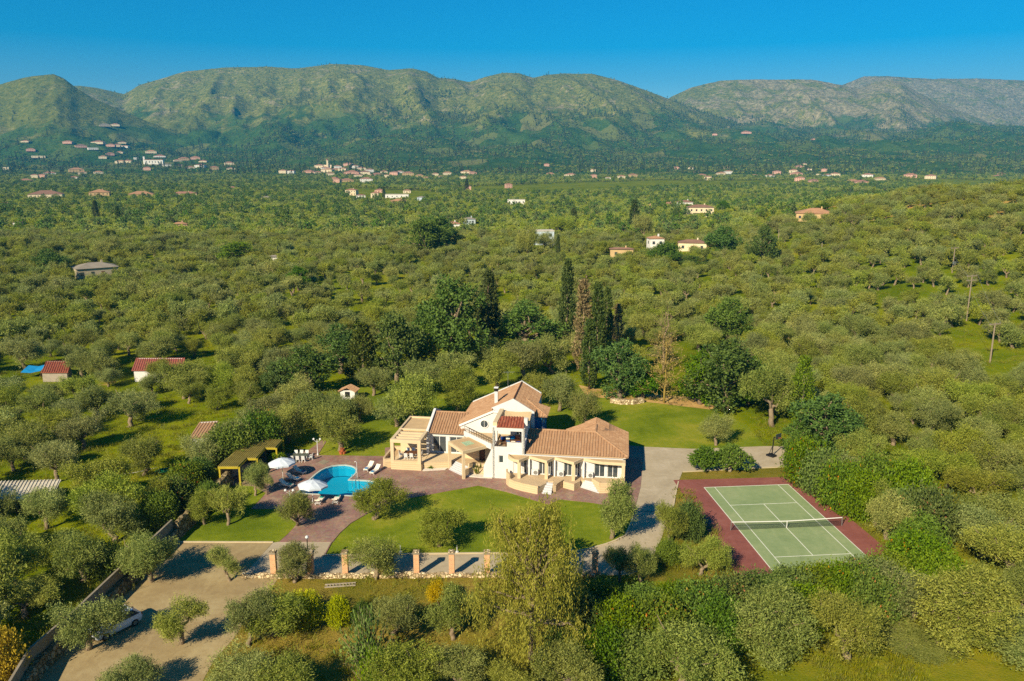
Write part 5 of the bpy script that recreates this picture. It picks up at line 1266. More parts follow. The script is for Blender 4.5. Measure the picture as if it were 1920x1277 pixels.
# ------------------------------------------------------------------ houses of the valley and the villages
HM = {}
def hmat(key, c, var=0.1):
    if key not in HM: HM[key] = plain('house ' + key, c, var, 0.4, 0.85)
    return HM[key]
WC = dict(white=lin(238, 232, 220), cream=lin(234, 214, 176), ochre=lin(206, 174, 124), pink=lin(222, 172, 148), stone=lin(182, 168, 142), blue=lin(196, 208, 214))
RC = dict(terracotta=lin(172, 124, 98), brown=lin(146, 110, 90), orange=lin(186, 140, 102), grey=lin(150, 140, 124), flat=lin(212, 200, 180))
HOUSES = []
def house(px, py, wpx, wall='cream', roof='terracotta', st=1, label=None, group=None, deep=0.75, rot=None, name='house', windows=None):
    g = hit(px, py, 150); d = math.hypot(g.y, g.x); w = max(wpx / F * d, 4.0); dp = w * deep; hh = 3.0 * st + 0.5
    HOUSES.append((g.x, g.y, max(w, dp) * 0.62)); r = prnd.uniform(-0.35, 0.35) if rot is None else rot
    o = thing(name, label, 'house', (g.x, g.y, g.z - 0.6), r - math.atan2(g.x, g.y) * 0.6, group)
    x, y = w / 2, dp / 2; hh += 0.6
    BOX('wall', hmat(wall, WC[wall]), o, -x, x, -y, y, 0, hh)
    rm = hmat('roof ' + roof, RC[roof], 0.2); e = 0.45
    if roof == 'flat':
        rb = MB().box(-x - .15, x + .15, -y - .15, y + .15, hh, hh + .35).build('roof', rm, o)
    else:
        rh = min(x, y) * 0.34; mb = MB(); k = max(x - y, 0.0) if x > y else 0; k2 = max(y - x, 0)
        c = [(-x - e, -y - e, hh), (x + e, -y - e, hh), (x + e, y + e, hh), (-x - e, y + e, hh)]
        a, b = ((-k, 0, hh + rh), (k, 0, hh + rh)) if k >= k2 else ((0, -k2, hh + rh), (0, k2, hh + rh))
        if k >= k2:
            mb.face([c[0], c[1], b, a], .4); mb.face([c[2], c[3], a, b], .6); mb.face([c[1], c[2], b], .5); mb.face([c[3], c[0], a], .5)
        else:
            mb.face([c[0], c[1], a], .4); mb.face([c[1], c[2], b, a], .5); mb.face([c[2], c[3], b], .6); mb.face([c[3], c[0], a, b], .5)
        mb.face(c[::-1]); rb = mb.build('roof', rm, o)
        if wpx > 18: MB().box(x * .3, x * .3 + .6, -.3, .3, hh, hh + rh + .7).build('chimney', hmat(wall, WC[wall]), rb)
    nw = windows if windows is not None else (0 if wpx < 11 else max(2, min(5, int(w / 3.2))))
    for s_ in range(st):
        for i in range(nw):
            cx = -x + w * (i + .5) / nw; z0 = 0.6 + 3.0 * s_ + 1.0
            if s_ == 0 and i == nw // 2 and nw > 2:
                BOX('door', M['wood'], o, cx - .55, cx + .55, -y - .05, -y + .1, 0.6, 2.8)
            else: BOX('window', M['glass'], o, cx - .55, cx + .55, -y - .05, -y + .1, z0, z0 + 1.3)
    if nw:
        for s_ in range(st): BOX('window', M['glass'], o, -x - .05, -x + .1, -.6, .6, 1.6 + 3 * s_, 2.9 + 3 * s_)
    if st > 1 and wpx > 24:
        bl = BOX('balcony', hmat(wall, WC[wall]), o, -x * .7, x * .7, -y - 1.3, -y - .06, 3.4, 3.6)
        MB().box(-x * .7, x * .7, -y - 1.3, -y - 1.24, 3.6, 4.5).build('balustrade', hmat(wall, WC[wall]), bl)
    return o
def hamlet(rows, phrase, group):
    rows = sorted(rows); nn = len(rows)
    for i, r in enumerate(rows):
        wl_, rf_ = r[3], r[4]; st = r[5] if len(r) > 5 else (1 if prnd.random() < .35 else 2)
        lab = '%s house, %s roof, %s from left in %s' % (wl_, 'a flat' if rf_ == 'flat' else rf_, ords[i] if i < len(ords) else '%d%s' % (i + 1, {1: 'st', 2: 'nd', 3: 'rd'}.get((i + 1) % 10, 'th')), phrase)
        house(r[0], r[1], r[2], wl_, rf_, st, lab, group)
Z2 = lambda *rows: [(a / 3, 100 + b / 3, c / 3, *d) for a, b, c, *d in rows]
Z3 = lambda *rows: [(640 + a / 3, 100 + b / 3, c / 3, *d) for a, b, c, *d in rows]
Z4 = lambda *rows: [(1280 + a / 3, 100 + b / 3, c / 3, *d) for a, b, c, *d in rows]
hamlet(Z2((147, 500, 36, 'cream', 'terracotta'), (385, 508, 42, 'pink', 'terracotta'), (555, 510, 56, 'cream', 'terracotta'), (455, 530, 50, 'pink', 'brown'), (523, 542, 44, 'white', 'flat'), (175, 550, 38, 'pink', 'terracotta'),
          (218, 588, 58, 'cream', 'flat'), (705, 532, 36, 'white', 'terracotta'), (690, 507, 40, 'cream', 'brown'), (625, 525, 40, 'pink', 'terracotta'), (660, 526, 40, 'cream', 'terracotta'), (650, 410, 40, 'cream', 'terracotta'), (590, 412, 50, 'stone', 'grey')),
       'the hamlet below the cone hill', 'houses of the hamlet below the cone hill')
hamlet(Z2((37, 654, 24, 'cream', 'flat'), (280, 688, 56, 'white', 'terracotta', 2), (240, 700, 34, 'pink', 'terracotta'), (145, 724, 62, 'cream', 'terracotta', 1), (430, 667, 66, 'ochre', 'orange'), (465, 684, 40, 'cream', 'orange'), (417, 706, 42, 'white', 'terracotta'),
          (555, 682, 42, 'cream', 'orange'), (195, 700, 30, 'cream', 'terracotta')), 'the left plain hamlet', 'houses of the loose hamlet on the left plain')
hamlet(Z2((580, 592, 36, 'cream', 'orange'), (620, 574, 36, 'pink', 'terracotta'), (675, 562, 38, 'cream', 'terracotta'), (850, 562, 52, 'cream', 'orange'), (900, 584, 56, 'white', 'terracotta'), (830, 657, 36, 'pink', 'terracotta', 2), (680, 618, 44, 'cream', 'orange'),
          (722, 616, 40, 'cream', 'terracotta'), (765, 597, 20, 'white', 'flat'), (1000, 607, 40, 'cream', 'terracotta'), (1035, 602, 48, 'ochre', 'terracotta'), (1100, 597, 46, 'pink', 'terracotta'), (1145, 612, 40, 'cream', 'terracotta'), (1010, 637, 40, 'cream', 'brown'),
          (1070, 647, 40, 'cream', 'terracotta'), (1130, 642, 50, 'white', 'brown'), (1205, 654, 40, 'ochre', 'terracotta', 2), (1290, 628, 46, 'cream', 'terracotta', 2), (1300, 654, 42, 'cream', 'brown'), (940, 640, 46, 'white', 'grey')),
       'the village by the white church', 'houses of the village by the white church')
hamlet(Z2((1595, 674, 40, 'cream', 'terracotta'), (1640, 676, 36, 'white', 'terracotta'), (1740, 672, 62, 'pink', 'terracotta'), (1800, 644, 50, 'cream', 'terracotta', 2), (1845, 668, 60, 'cream', 'orange', 2), (1890, 660, 50, 'ochre', 'terracotta'), (1895, 727, 44, 'pink', 'terracotta', 2)) +
       Z3((40, 634, 46, 'pink', 'terracotta', 2), (60, 684, 80, 'pink', 'terracotta'), (115, 658, 46, 'cream', 'terracotta', 2), (135, 682, 56, 'cream', 'brown'), (200, 688, 60, 'pink', 'terracotta'), (375, 688, 58, 'ochre', 'terracotta', 2), (30, 722, 66, 'ochre', 'terracotta'),
          (140, 724, 66, 'white', 'terracotta'), (255, 700, 26, 'cream', 'terracotta'), (440, 702, 40, 'ochre', 'orange'), (478, 708, 40, 'cream', 'terracotta'), (530, 692, 36, 'cream', 'terracotta'), (560, 702, 36, 'white', 'terracotta'), (597, 687, 50, 'cream', 'orange'),
          (705, 673, 60, 'cream', 'orange'), (740, 684, 38, 'pink', 'terracotta'), (685, 711, 36, 'cream', 'terracotta'), (300, 684, 46, 'pink', 'brown'), *[(x, y, w, c, 'terracotta') for x, y, w, c in ((-130, 676, 40, 'cream'), (-90, 650, 44, 'white'), (-60, 690, 40, 'cream'), (-20, 648, 40, 'white'), (10, 662, 44, 'cream'), (80, 646, 36, 'white'), (95, 700, 44, 'cream'), (160, 668, 40, 'white'), (240, 672, 40, 'cream'), (330, 672, 40, 'white'), (-40, 712, 50, 'cream'))]), 'the central village', 'houses of the central village')
hamlet(Z3((60, 798, 60, 'cream', 'terracotta'), (215, 783, 46, 'pink', 'terracotta'), (370, 786, 42, 'cream', 'terracotta'), (325, 850, 90, 'ochre', 'orange', 1), (450, 846, 42, 'blue', 'grey', 2), (110, 815, 50, 'white', 'brown'), (190, 818, 42, 'cream', 'terracotta')),
       'the cluster below the central village', 'houses below the central village')
hamlet(Z3((715, 773, 30, 'pink', 'terracotta'), (940, 758, 36, 'pink', 'terracotta'), (1175, 683, 42, 'pink', 'terracotta'), (1290, 697, 60, 'cream', 'terracotta'), (1420, 700, 32, 'pink', 'terracotta'), (1415, 667, 26, 'cream', 'orange'), (1500, 707, 26, 'white', 'terracotta'),
          (1575, 707, 42, 'cream', 'terracotta'), (1640, 698, 42, 'ochre', 'terracotta'), (1155, 635, 26, 'pink', 'terracotta'), (1885, 652, 26, 'pink', 'terracotta'), (1750, 692, 18, 'white', 'flat')), 'the scattered mountain foot row', 'scattered houses right of the central village')
hamlet(Z4((180, 462, 26, 'pink', 'terracotta'), (355, 452, 50, 'pink', 'terracotta'), (738, 487, 28, 'pink', 'terracotta'), (105, 692, 52, 'pink', 'terracotta'), (142, 712, 40, 'cream', 'terracotta'), (240, 648, 42, 'pink', 'brown'), (215, 688, 46, 'cream', 'orange'), (255, 678, 40, 'white', 'terracotta'),
          (405, 692, 32, 'pink', 'terracotta'), (490, 703, 50, 'white', 'terracotta'), (530, 678, 42, 'pink', 'brown'), (45, 656, 28, 'cream', 'terracotta'), (250, 750, 36, 'ochre', 'terracotta')), 'the hamlet left of the ochre house', 'houses of the hamlet under the right massif')
hamlet(Z4((625, 672, 46, 'cream', 'terracotta', 2), (640, 690, 62, 'pink', 'terracotta'), (655, 647, 38, 'pink', 'terracotta'), (680, 627, 28, 'cream', 'terracotta'), (710, 657, 26, 'cream', 'terracotta'), (795, 665, 28, 'pink', 'terracotta'), (760, 687, 28, 'cream', 'flat'), (812, 692, 44, 'blue', 'terracotta'),
          (858, 692, 46, 'cream', 'terracotta', 2), (660, 718, 50, 'pink', 'terracotta'), (735, 724, 52, 'pink', 'brown'), (955, 727, 62, 'ochre', 'orange'), (1000, 732, 66, 'pink', 'terracotta'), (1040, 699, 56, 'white', 'terracotta'), (1110, 712, 52, 'cream', 'orange'), (1280, 699, 60, 'pink', 'terracotta'),
          (1395, 706, 50, 'cream', 'terracotta', 2), (1790, 684, 34, 'pink', 'terracotta'), (1780, 700, 60, 'ochre', 'terracotta')), 'the village above the ochre house', 'houses of the village on the right')
# larger houses of the plain
house(88, 375, 48, 'cream', 'brown', 2, 'big cream house with brown roof and balcony on the far left', None, .7, .1)
house(188, 371, 30, 'ochre', 'orange', 2, 'square ochre house with orange roof, middle of three on the far left', None, .9, .1)
house(265, 369, 38, 'ochre', 'orange', 1, 'wide ochre house with yellow roof, right of three on the far left', None, .7, .1)
house(347, 368, 38, 'cream', 'terracotta', 1, 'long low house with orange red roof in the left plain', None, .5, .1)
house(435, 356, 16, 'white', 'terracotta', 1, 'small white house in the left plain before the white church', None)
house(500, 376, 16, 'cream', 'grey', 1, 'small cream hut with grey roof in the left plain')
house(968, 388, 32, 'white', 'flat', 2, 'white modern house with a flat roof in the mid valley', None, .6, 0)
house(745, 376, 42, 'white', 'flat', 2, 'long white flat roofed building below the central village', None, .5, 0)
house(848, 430, 28, 'white', 'terracotta', 1, 'white cottage with red roof in the middle of the valley', None, .8, .1)
house(880, 420, 20, 'blue', 'grey', 1, 'pale blue house beside the white cottage with red roof', None, .9, .2)
house(1012, 458, 50, 'blue', 'flat', 2, 'large pale blue and white house half hidden by trees', None, .6, .1)
house(1165, 482, 42, 'ochre', 'brown', 1, 'long low ochre building with a brown roof', None, .4, 0)
house(1228, 474, 26, 'white', 'orange', 2, 'tall white house with orange roof behind the dark pine', None, 1.0, .2)
house(1298, 469, 50, 'cream', 'brown', 1, 'low house with a wide brown roof and open carport', None, .6, -.1)
house(1312, 406, 44, 'cream', 'brown', 2, 'long two storey house with brown roof, rightmost of its row', None, .6, .1)
house(1284, 393, 26, 'white', 'brown', 2, 'white two storey house behind the long brown roofed house', None, .8, .1)
house(1252, 390, 26, 'pink', 'terracotta', 1, 'pink house with red roof, second of the row behind the tall yellowish tree', None, .8, .1)
house(1215, 394, 20, 'pink', 'terracotta', 1, 'pink house with red roof, first of the row behind the tall yellowish tree', None, .8, .1)
house(1527, 412, 62, 'ochre', 'orange', 1, 'large ochre villa with a broad orange roof beside the hill', None, .8, -.1)
house(338, 430, 22, 'pink', 'orange', 1, 'house with orange roof deep in the left grove')
house(10, 388, 16, 'cream', 'orange', 1, 'orange roofed house at the far left edge')
house(35, 427, 12, 'white', 'brown', 1, 'tiny white house in the far left grove')
o = house(180, 518, 62, 'stone', 'grey', 1, 'old stone house with a mossy grey roof in the left grove', None, .7, .35)
house(515, 497, 12, 'white', 'grey', 1, 'tiny white hut beside the yellow green trees')
house(1470, 350, 14, 'white', 'grey', 1, 'small white building in the fields on the right')
# white church with a bell tower
g = hit(290, 308, 500); ch_ = thing('church', 'white church with a bell tower above the left village', 'church', (g.x, g.y, g.z - .5), 0.15)
sc_ = g.y / F
BOX('nave', hmat('white', WC['white']), ch_, -16 * sc_, 16 * sc_, -5 * sc_, 5 * sc_, 0, 8 * sc_)
MB().prism([(-16.4 * sc_, -5.4 * sc_), (16.4 * sc_, -5.4 * sc_), (16.4 * sc_, 5.4 * sc_), (-16.4 * sc_, 5.4 * sc_)], 8 * sc_, 8.8 * sc_).build('roof', hmat('roof terracotta', RC['terracotta']), ch_)
tw = BOX('bell_tower', hmat('white', WC['white']), ch_, -19 * sc_, -16.1 * sc_, -1.5 * sc_, 1.5 * sc_, 0, 14 * sc_)
for i in range(6): BOX('window', M['glass'], ch_, (-13 + i * 5) * sc_, (-11.6 + i * 5) * sc_, -5.1 * sc_, -4.9 * sc_, 3 * sc_, 6 * sc_)
g = hit(615, 316, 500); ch2 = thing('church', 'cream bell tower church in the middle of the central village', 'church', (g.x, g.y, g.z - .5), 0.1); sc_ = g.y / F
BOX('nave', hmat('cream', WC['cream']), ch2, -7 * sc_, 7 * sc_, -4 * sc_, 4 * sc_, 0, 7 * sc_)
BOX('bell_tower', hmat('cream', WC['cream']), ch2, -1.6 * sc_, 1.6 * sc_, -7.2 * sc_, -4.01 * sc_, 0, 15 * sc_)
MB().lathe([(2.2 * sc_, 15 * sc_), (0.01, 19 * sc_)], 4).build('spire', hmat('roof terracotta', RC['terracotta']), ch2, (0, -5.6 * sc_, 0))
for (x, y, r) in HOUSES: keep &= (np.hypot(pts[:, 0] - x, pts[:, 1] - y) > r + 2.5)
# nothing may stand right in front of a house
for (x, y, r) in HOUSES:
    dd = math.hypot(x, y); ux, uy = x / dd, y / dd
    al = pts[:, 0] * ux + pts[:, 1] * uy; la = np.abs(-pts[:, 0] * uy + pts[:, 1] * ux)
    keep &= ~((la < r * 0.9) & (al > dd - (max(15, dd * 0.024) if dd < 450 else max(22, dd * 0.033))) & (al < dd))
# ------------------------------------------------------------------ the groves
sel = pts[keep]; selz = pz[keep]; spx = ppx[keep]; spy = ppy[keep]
vis = (spx > -20) & (spx < 1940) & (spy > 300) & (spy < 1330)
order = np.argsort(np.where(vis, np.hypot(sel[:, 0], sel[:, 1]), 1e9))
NEAR = 215
near = order[:NEAR]; far = order[NEAR:]
LM = [(50, 945, 'the grey roofed shed'), (300, 705, 'the maroon roofed shed'), (50, 705, 'the blue tarpaulin'), (380, 835, 'the small tiled hut'), (303, 882, 'the green hose coil'), (150, 1150, 'the concrete boundary wall'),
      (655, 745, 'the white shrine'), (683, 700, 'the pointed conifer'), (845, 660, 'the tallest dark broadleaf tree'), (1092, 690, 'the brown cypress'), (1245, 700, 'the bare yellow tree'), (1365, 640, 'the lone green tree beyond the lawn'),
      (1500, 780, 'the bright poplar'), (1545, 840, 'the dark round tree behind the court'), (1856, 678, 'the single crossarm pole'), (1812, 602, 'the double crossarm pole'), (1690, 960, 'the hedge right of the court'),
      (1760, 800, 'the middle of the right slope'), (1880, 1000, 'the right picture edge level with the net'), (200, 800, 'the open grass left of the hut'), (100, 600, 'the upper left grove')]
cnt = {}; labs = {}
for i in near:
    j = min(range(len(LM)), key=lambda q: math.hypot(spx[i] - LM[q][0], (spy[i] - LM[q][1]) * 1.6)); cnt.setdefault(j, []).append(i)
for j, ids in cnt.items():
    ids.sort(key=lambda q: math.hypot(spx[q] - LM[j][0], (spy[q] - LM[j][1]) * 1.6)); z_ = LM[j][0]
    for n_, q in enumerate(ids):
        labs[q] = ('olive tree, %s nearest to %s' % (ords[n_] if n_ < len(ords) else '%dth' % (n_ + 1), LM[j][2]),
                   'olive trees of the left grove' if z_ < 500 else ('olive trees of the grove behind the villa' if z_ < 1450 else 'olive trees of the dense right grove'))
for i in near:
    x, y = sel[i]; px, py = spx[i], spy[i]
    s = (0.8 + 0.6 * RG.random()) * (1.08 if px < 620 else 1.06)
    lab, gr = labs[i]
    plant('olive', (x, y, selz[i]), s, s * (0.85 + 0.25 * RG.random()), lab, gr)

def source_collection(name, meshes):
    c = bpy.data.collections.new(name)
    for i, m in enumerate(meshes):
        o = bpy.data.objects.new('%s_%02d' % (name, i), m); c.objects.link(o)
    return c
def scatter(name, P, scl, nvar, coll, seed, flat=0.2):
    """one object that spreads copies of a few plants over its points"""
    r = np.random.default_rng(seed); n = len(P)
    me = bpy.data.meshes.new(name); me.vertices.add(n); me.vertices.foreach_set('co', np.ascontiguousarray(P, np.float32).ravel())
    a = me.attributes.new('rot', 'FLOAT_VECTOR', 'POINT'); rot = np.zeros((n, 3), np.float32); rot[:, 2] = r.random(n) * 6.283; a.data.foreach_set('vector', rot.ravel())
    sc = np.stack([scl, scl, scl * (1 - flat / 2 + flat * r.random(n))], 1).astype(np.float32)
    a = me.attributes.new('scl', 'FLOAT_VECTOR', 'POINT'); a.data.foreach_set('vector', sc.ravel())
    a = me.attributes.new('idx', 'INT', 'POINT'); a.data.foreach_set('value', r.integers(0, nvar, n).astype(np.int32))
    o = link(name, me, kind='stuff')
    ng = bpy.data.node_groups.new('scatter_' + name, 'GeometryNodeTree')
    ng.interface.new_socket('Geometry', in_out='INPUT', socket_type='NodeSocketGeometry'); ng.interface.new_socket('Geometry', in_out='OUTPUT', socket_type='NodeSocketGeometry')
    N, L = ng.nodes, ng.links; gi = N.new('NodeGroupInput'); go = N.new('NodeGroupOutput')
    ci = N.new('GeometryNodeCollectionInfo'); ci.inputs['Collection'].default_value = coll; ci.inputs['Separate Children'].default_value = True; ci.inputs['Reset Children'].default_value = True
    ip = N.new('GeometryNodeInstanceOnPoints'); ip.inputs['Pick Instance'].default_value = True
    def attr(nm, t):
        q = N.new('GeometryNodeInputNamedAttribute'); q.data_type = t; q.inputs['Name'].default_value = nm; return q.outputs['Attribute']
    mp = N.new('GeometryNodeMeshToPoints'); L.new(gi.outputs[0], mp.inputs['Mesh'])
    L.new(mp.outputs[0], ip.inputs['Points']); L.new(ci.outputs[0], ip.inputs['Instance']); L.new(attr('idx', 'INT'), ip.inputs['Instance Index'])
    L.new(attr('rot', 'FLOAT_VECTOR'), ip.inputs['Rotation']); L.new(attr('scl', 'FLOAT_VECTOR'), ip.inputs['Scale'])
    L.new(ip.outputs[0], go.inputs[0])
    md = o.modifiers.new('scatter', 'NODES'); md.node_group = ng
    return o
mid_c = source_collection('grove_mid', [olive(400 + i, 0.42, 1.55).whole_mesh('olive_mid', M['olive'], M['bark']) for i in range(6)])
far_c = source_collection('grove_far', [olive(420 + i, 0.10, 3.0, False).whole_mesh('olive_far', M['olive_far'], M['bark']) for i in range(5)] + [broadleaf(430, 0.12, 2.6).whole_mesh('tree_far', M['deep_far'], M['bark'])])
fy = sel[far, 1]; FP = np.column_stack([sel[far], selz[far] - 0.05])
d1 = fy < 420; d2 = ~d1
r_ = np.random.default_rng(77)
hillside = (FP[:, 0] > 90) & (FP[:, 2] > 6)
o = scatter('olive_grove', FP[d1], (0.7 + 0.68 * r_.random(d1.sum())) * np.where(hillside[d1], 1.18, np.where(FP[d1, 0] < -40, 1.12, 1.04)), 6, mid_c, 5)
tag(o, 'grey green olive trees filling the valley behind the villa', 'olive grove')
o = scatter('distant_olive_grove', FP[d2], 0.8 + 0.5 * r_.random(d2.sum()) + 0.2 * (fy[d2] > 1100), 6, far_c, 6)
tag(o, 'distant olive groves covering the plain up to the mountain foot', 'olive grove')
# wooded mountain foot
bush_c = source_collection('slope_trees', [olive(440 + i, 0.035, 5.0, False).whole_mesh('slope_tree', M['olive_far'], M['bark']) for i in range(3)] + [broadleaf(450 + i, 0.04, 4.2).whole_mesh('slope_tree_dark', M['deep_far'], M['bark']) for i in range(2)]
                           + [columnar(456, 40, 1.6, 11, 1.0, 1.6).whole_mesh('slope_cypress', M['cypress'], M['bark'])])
n = 90000; r_ = np.random.default_rng(8); yy = np.sqrt(1980 ** 2 + r_.random(n) * (4900 ** 2 - 1980 ** 2)); xx = (r_.random(n) * 2 - 1) * 0.7 * yy
zz = terrain(xx, yy); dens = fbm(xx / 120, yy / 120, 51, 3); lim = 270 + (fbm(xx / 450, yy / 450, 52, 3) - 0.5) * 520 + (fbm(xx / 90, yy / 90, 53, 3) - 0.5) * 240
k = (r_.random(n) < np.clip((dens - 0.34) * 4.0, 0.04, 1)) & ((zz < lim) | (r_.random(n) < 0.08)) & ~((xx < -1000) & (yy < 3700) & (zz > 110) & (r_.random(n) < .85))
for (x, y, r) in HOUSES:
    if y > 1900:
        dd = math.hypot(x, y); ux, uy = x / dd, y / dd; al = xx * ux + yy * uy; la = np.abs(-xx * uy + yy * ux)
        k &= ~((la < r) & (al > dd - 45) & (al < dd + r))
SPt = np.column_stack([xx, yy, zz - .3])[k]
o = scatter('slope_woods', SPt, 0.85 + 0.9 * r_.random(k.sum()), 6, bush_c, 9); tag(o, 'dark trees and scrub covering the lower mountain slopes', 'woods')
# tufts of long grass and weeds over the rough ground
def tuft(seed, n=26, h=0.45):
    p = Plant(seed); r = p.rng; a = r.random(n) * 6.28; e = 0.9 + 0.5 * r.random(n)
    d = np.stack([np.cos(a) * np.cos(e), np.sin(a) * np.cos(e), np.sin(e)], 1); o_ = np.column_stack([r.normal(size=(n, 2)) * 0.28, np.zeros(n)])
    L_ = h * (0.6 + 0.7 * r.random(n)); p.leaves(o_ + d * L_[:, None] / 2, d, L_, 0.04); return p
tuft_c = source_collection('tufts', [tuft(500 + i, 30, 0.2 + 0.07 * i).whole_mesh('tuft', M['grassblade'], M['bark']) for i in range(4)])
n = 30000; yy = 46 + 190 * r_.random(n) ** 1.4; xx = (r_.random(n) * 2 - 1) * (yy * 0.75 + 6); zz = terrain(xx, yy); tx, ty = to_px(xx, yy, zz)
k = np.ones(n, bool)
for c in (BACK_LAWN, FRONT_LAWN, SIDE_LAWN, SIDE_LAWN2, TERR, DRIVE, YARD): k &= ~inpoly(tx, ty, c)
k &= ~inpoly(tx, ty, [(1265, 880), (1500, 872), (1690, 1060), (1410, 1092)])
k &= (fbm(xx / 7, yy / 7, 71, 3) > 0.42)
k &= ~(inpoly(tx, ty, FORE) & (r_.random(n) < .6))
o = scatter('wild_grass', np.column_stack([xx, yy, zz + .01])[k], 0.8 + 0.7 * r_.random(k.sum()), 4, tuft_c, 12, .5); tag(o, 'long wild grass and weeds growing under the olive trees', 'grass')
# ------------------------------------------------------------------ swimming pool
M['liner'] = plain('turquoise pool liner', (0.01, 0.42, 0.62, 1), 0.06, 0.6, 0.5)
M['liner_line'] = plain('dark blue pool border tile', (0.0, 0.09, 0.2, 1), 0.1, 3, 0.4)
M['coping'] = plain('pale pool coping', lin(190, 200, 188), 0.1, 2, 0.7)
pool = thing('swimming_pool', 'turquoise free form swimming pool set in the mauve terrace', 'swimming pool', (0, 0, 0))
mb = MB(); n = len(POOL); zb = -1.5
for i in range(n):
    a, b = POOL[i], POOL[(i + 1) % n]; mb.face([(a.x, a.y, .05), (b.x, b.y, .05), (b.x, b.y, zb), (a.x, a.y, zb)])
mb.build('pool_wall', M['liner'], pool)
mb = MB(); mb.face([(p.x, p.y, zb) for p in POOL]); mb.build('pool_floor', M['liner'], pool)
ins = offset_poly(POOL, -0.22); mb = MB()
for i in range(n):
    j = (i + 1) % n; mb.face([(POOL[i].x, POOL[i].y, zb + .01), (POOL[j].x, POOL[j].y, zb + .01), (ins[j].x, ins[j].y, zb + .01), (ins[i].x, ins[i].y, zb + .01)])
mb.build('floor_border', M['liner_line'], pool)
o2 = offset_poly(POOL, 0.17); i2 = offset_poly(POOL, -0.04); mb = MB()
for i in range(n):
    j = (i + 1) % n
    mb.face([(i2[i].x, i2[i].y, .11), (i2[j].x, i2[j].y, .11), (o2[j].x, o2[j].y, .11), (o2[i].x, o2[i].y, .11)])
    mb.face([(i2[i].x, i2[i].y, .11), (i2[j].x, i2[j].y, .11), (i2[j].x, i2[j].y, -.02), (i2[i].x, i2[i].y, -.02)])
    mb.face([(o2[i].x, o2[i].y, .11), (o2[j].x, o2[j].y, .11), (o2[j].x, o2[j].y, .0), (o2[i].x, o2[i].y, .0)])
mb.build('coping', M['coping'], pool)
def water_mat():
    m, nt, N, L, b = new_mat('pool water')
    N.remove(b); tr = N.new('ShaderNodeBsdfTransparent'); tr.inputs[0].default_value = (0.62, 0.93, 0.96, 1)
    gl = N.new('ShaderNodeBsdfGlossy'); gl.inputs['Roughness'].default_value = 0.06
    lw = N.new('ShaderNodeLayerWeight'); lw.inputs['Blend'].default_value = 0.5
    bp = N.new('ShaderNodeBump'); bp.inputs['Strength'].default_value = 0.25; bp.inputs['Distance'].default_value = 0.05
    L.new(noise_node(nt, pos_node(nt), 2.2, 3, 0.6, 0.5), bp.inputs['Height'])
    L.new(bp.outputs[0], gl.inputs['Normal']); L.new(bp.outputs[0], lw.inputs['Normal'])
    mx = N.new('ShaderNodeMixShader'); L.new(mathn(nt, 'ADD', mathn(nt, 'MULTIPLY', mathn(nt, 'POWER', lw.outputs['Facing'], 4.0), 0.35), 0.02), mx.inputs[0]); L.new(tr.outputs[0], mx.inputs[1]); L.new(gl.outputs[0], mx.inputs[2])
    L.new(mx.outputs[0], N['Material Output'].inputs['Surface']); return m
mb = MB(); mb.face([(p.x, p.y, -.12) for p in offset_poly(POOL, 0.02)][::-1]); mb.build('water', water_mat(), pool)
g = G(664, 904); mb = MB()
for k in (-.25, .25): mb.tube([(g.x + k, g.y + .5, .1), (g.x + k, g.y + .45, .8), (g.x + k, g.y + .15, .95), (g.x + k, g.y - .05, .7), (g.x + k, g.y - .05, -.7)], .03, 6)
tag(mb.build('pool_ladder', M['steel'], None), 'steel ladder rails at the inner corner of the pool', 'pool ladder')

# ------------------------------------------------------------------ poolside things
def heading(a, b):
    p, q = G(*a), G(*b); return math.atan2(q.y - p.y, q.x - p.x)
def lounger(center, head, label, towel='blue_cloth', back=0.75):
    """sun lounger: foot towards +x, raised back at -x"""
    o = thing('sun_lounger', label, 'sun lounger', (center.x, center.y, .06), head, 'sun loungers by the pool')
    f = MB().box(-.95, .95, -.32, -.27, .22, .28).box(-.95, .95, .27, .32, .22, .28)
    for k in range(8): f.box(-.94 + k * .26, -.9 + k * .26, -.27, .27, .23, .27)
    f.build('frame', M['white_plastic'], o)
    for x in (-.75, .8):
        for y in (-.29, .29): MB().box(x - .03, x + .03, y - .03, y + .03, 0, .22).build('leg', M['white_plastic'], o)
    MB().box(-.25, .96, -.31, .31, .285, .40).build('seat_cushion', M['cream_cushion'], o)
    MB().bar((-.27, 0, .36), (-.92, 0, .36 + .65 * back), .62, .11).build('backrest', M['cream_cushion'], o)
    MB().box(.45, .82, -.2, .2, .402, .47).build('towel', M[towel], o)
    return o
lounger(G(562, 888), heading((552, 884), (576, 890)), 'sun lounger in the shade of the far parasol', 'navy_cloth')
lounger(G(550, 901), heading((538, 898), (562, 902)), 'cream sun lounger beside the far parasol pole, middle of the left three')
lounger(G(537, 913), heading((525, 909), (550, 914)), 'cream sun lounger behind the lamp post, nearest of the left three', 'teal_cloth')
lounger(G(692, 881), heading((701, 874), (684, 886)), 'cream sun lounger right of the pool, the left of a pair')
lounger(G(704, 887), heading((713, 881), (696, 892)), 'cream sun lounger right of the pool, nearest the villa')
lounger(G(631, 941), heading((626, 951), (637, 932)), 'cream sun lounger on the near pool edge with a teal towel', 'teal_cloth', .5)
lounger(G(600, 943), heading((592, 952), (607, 934)), 'sun lounger half hidden under the near parasol', 'teal_cloth', .5)
M['parasol'] = plain('pale blue grey canvas', lin(214, 222, 228), 0.05, 1.5, 0.85)
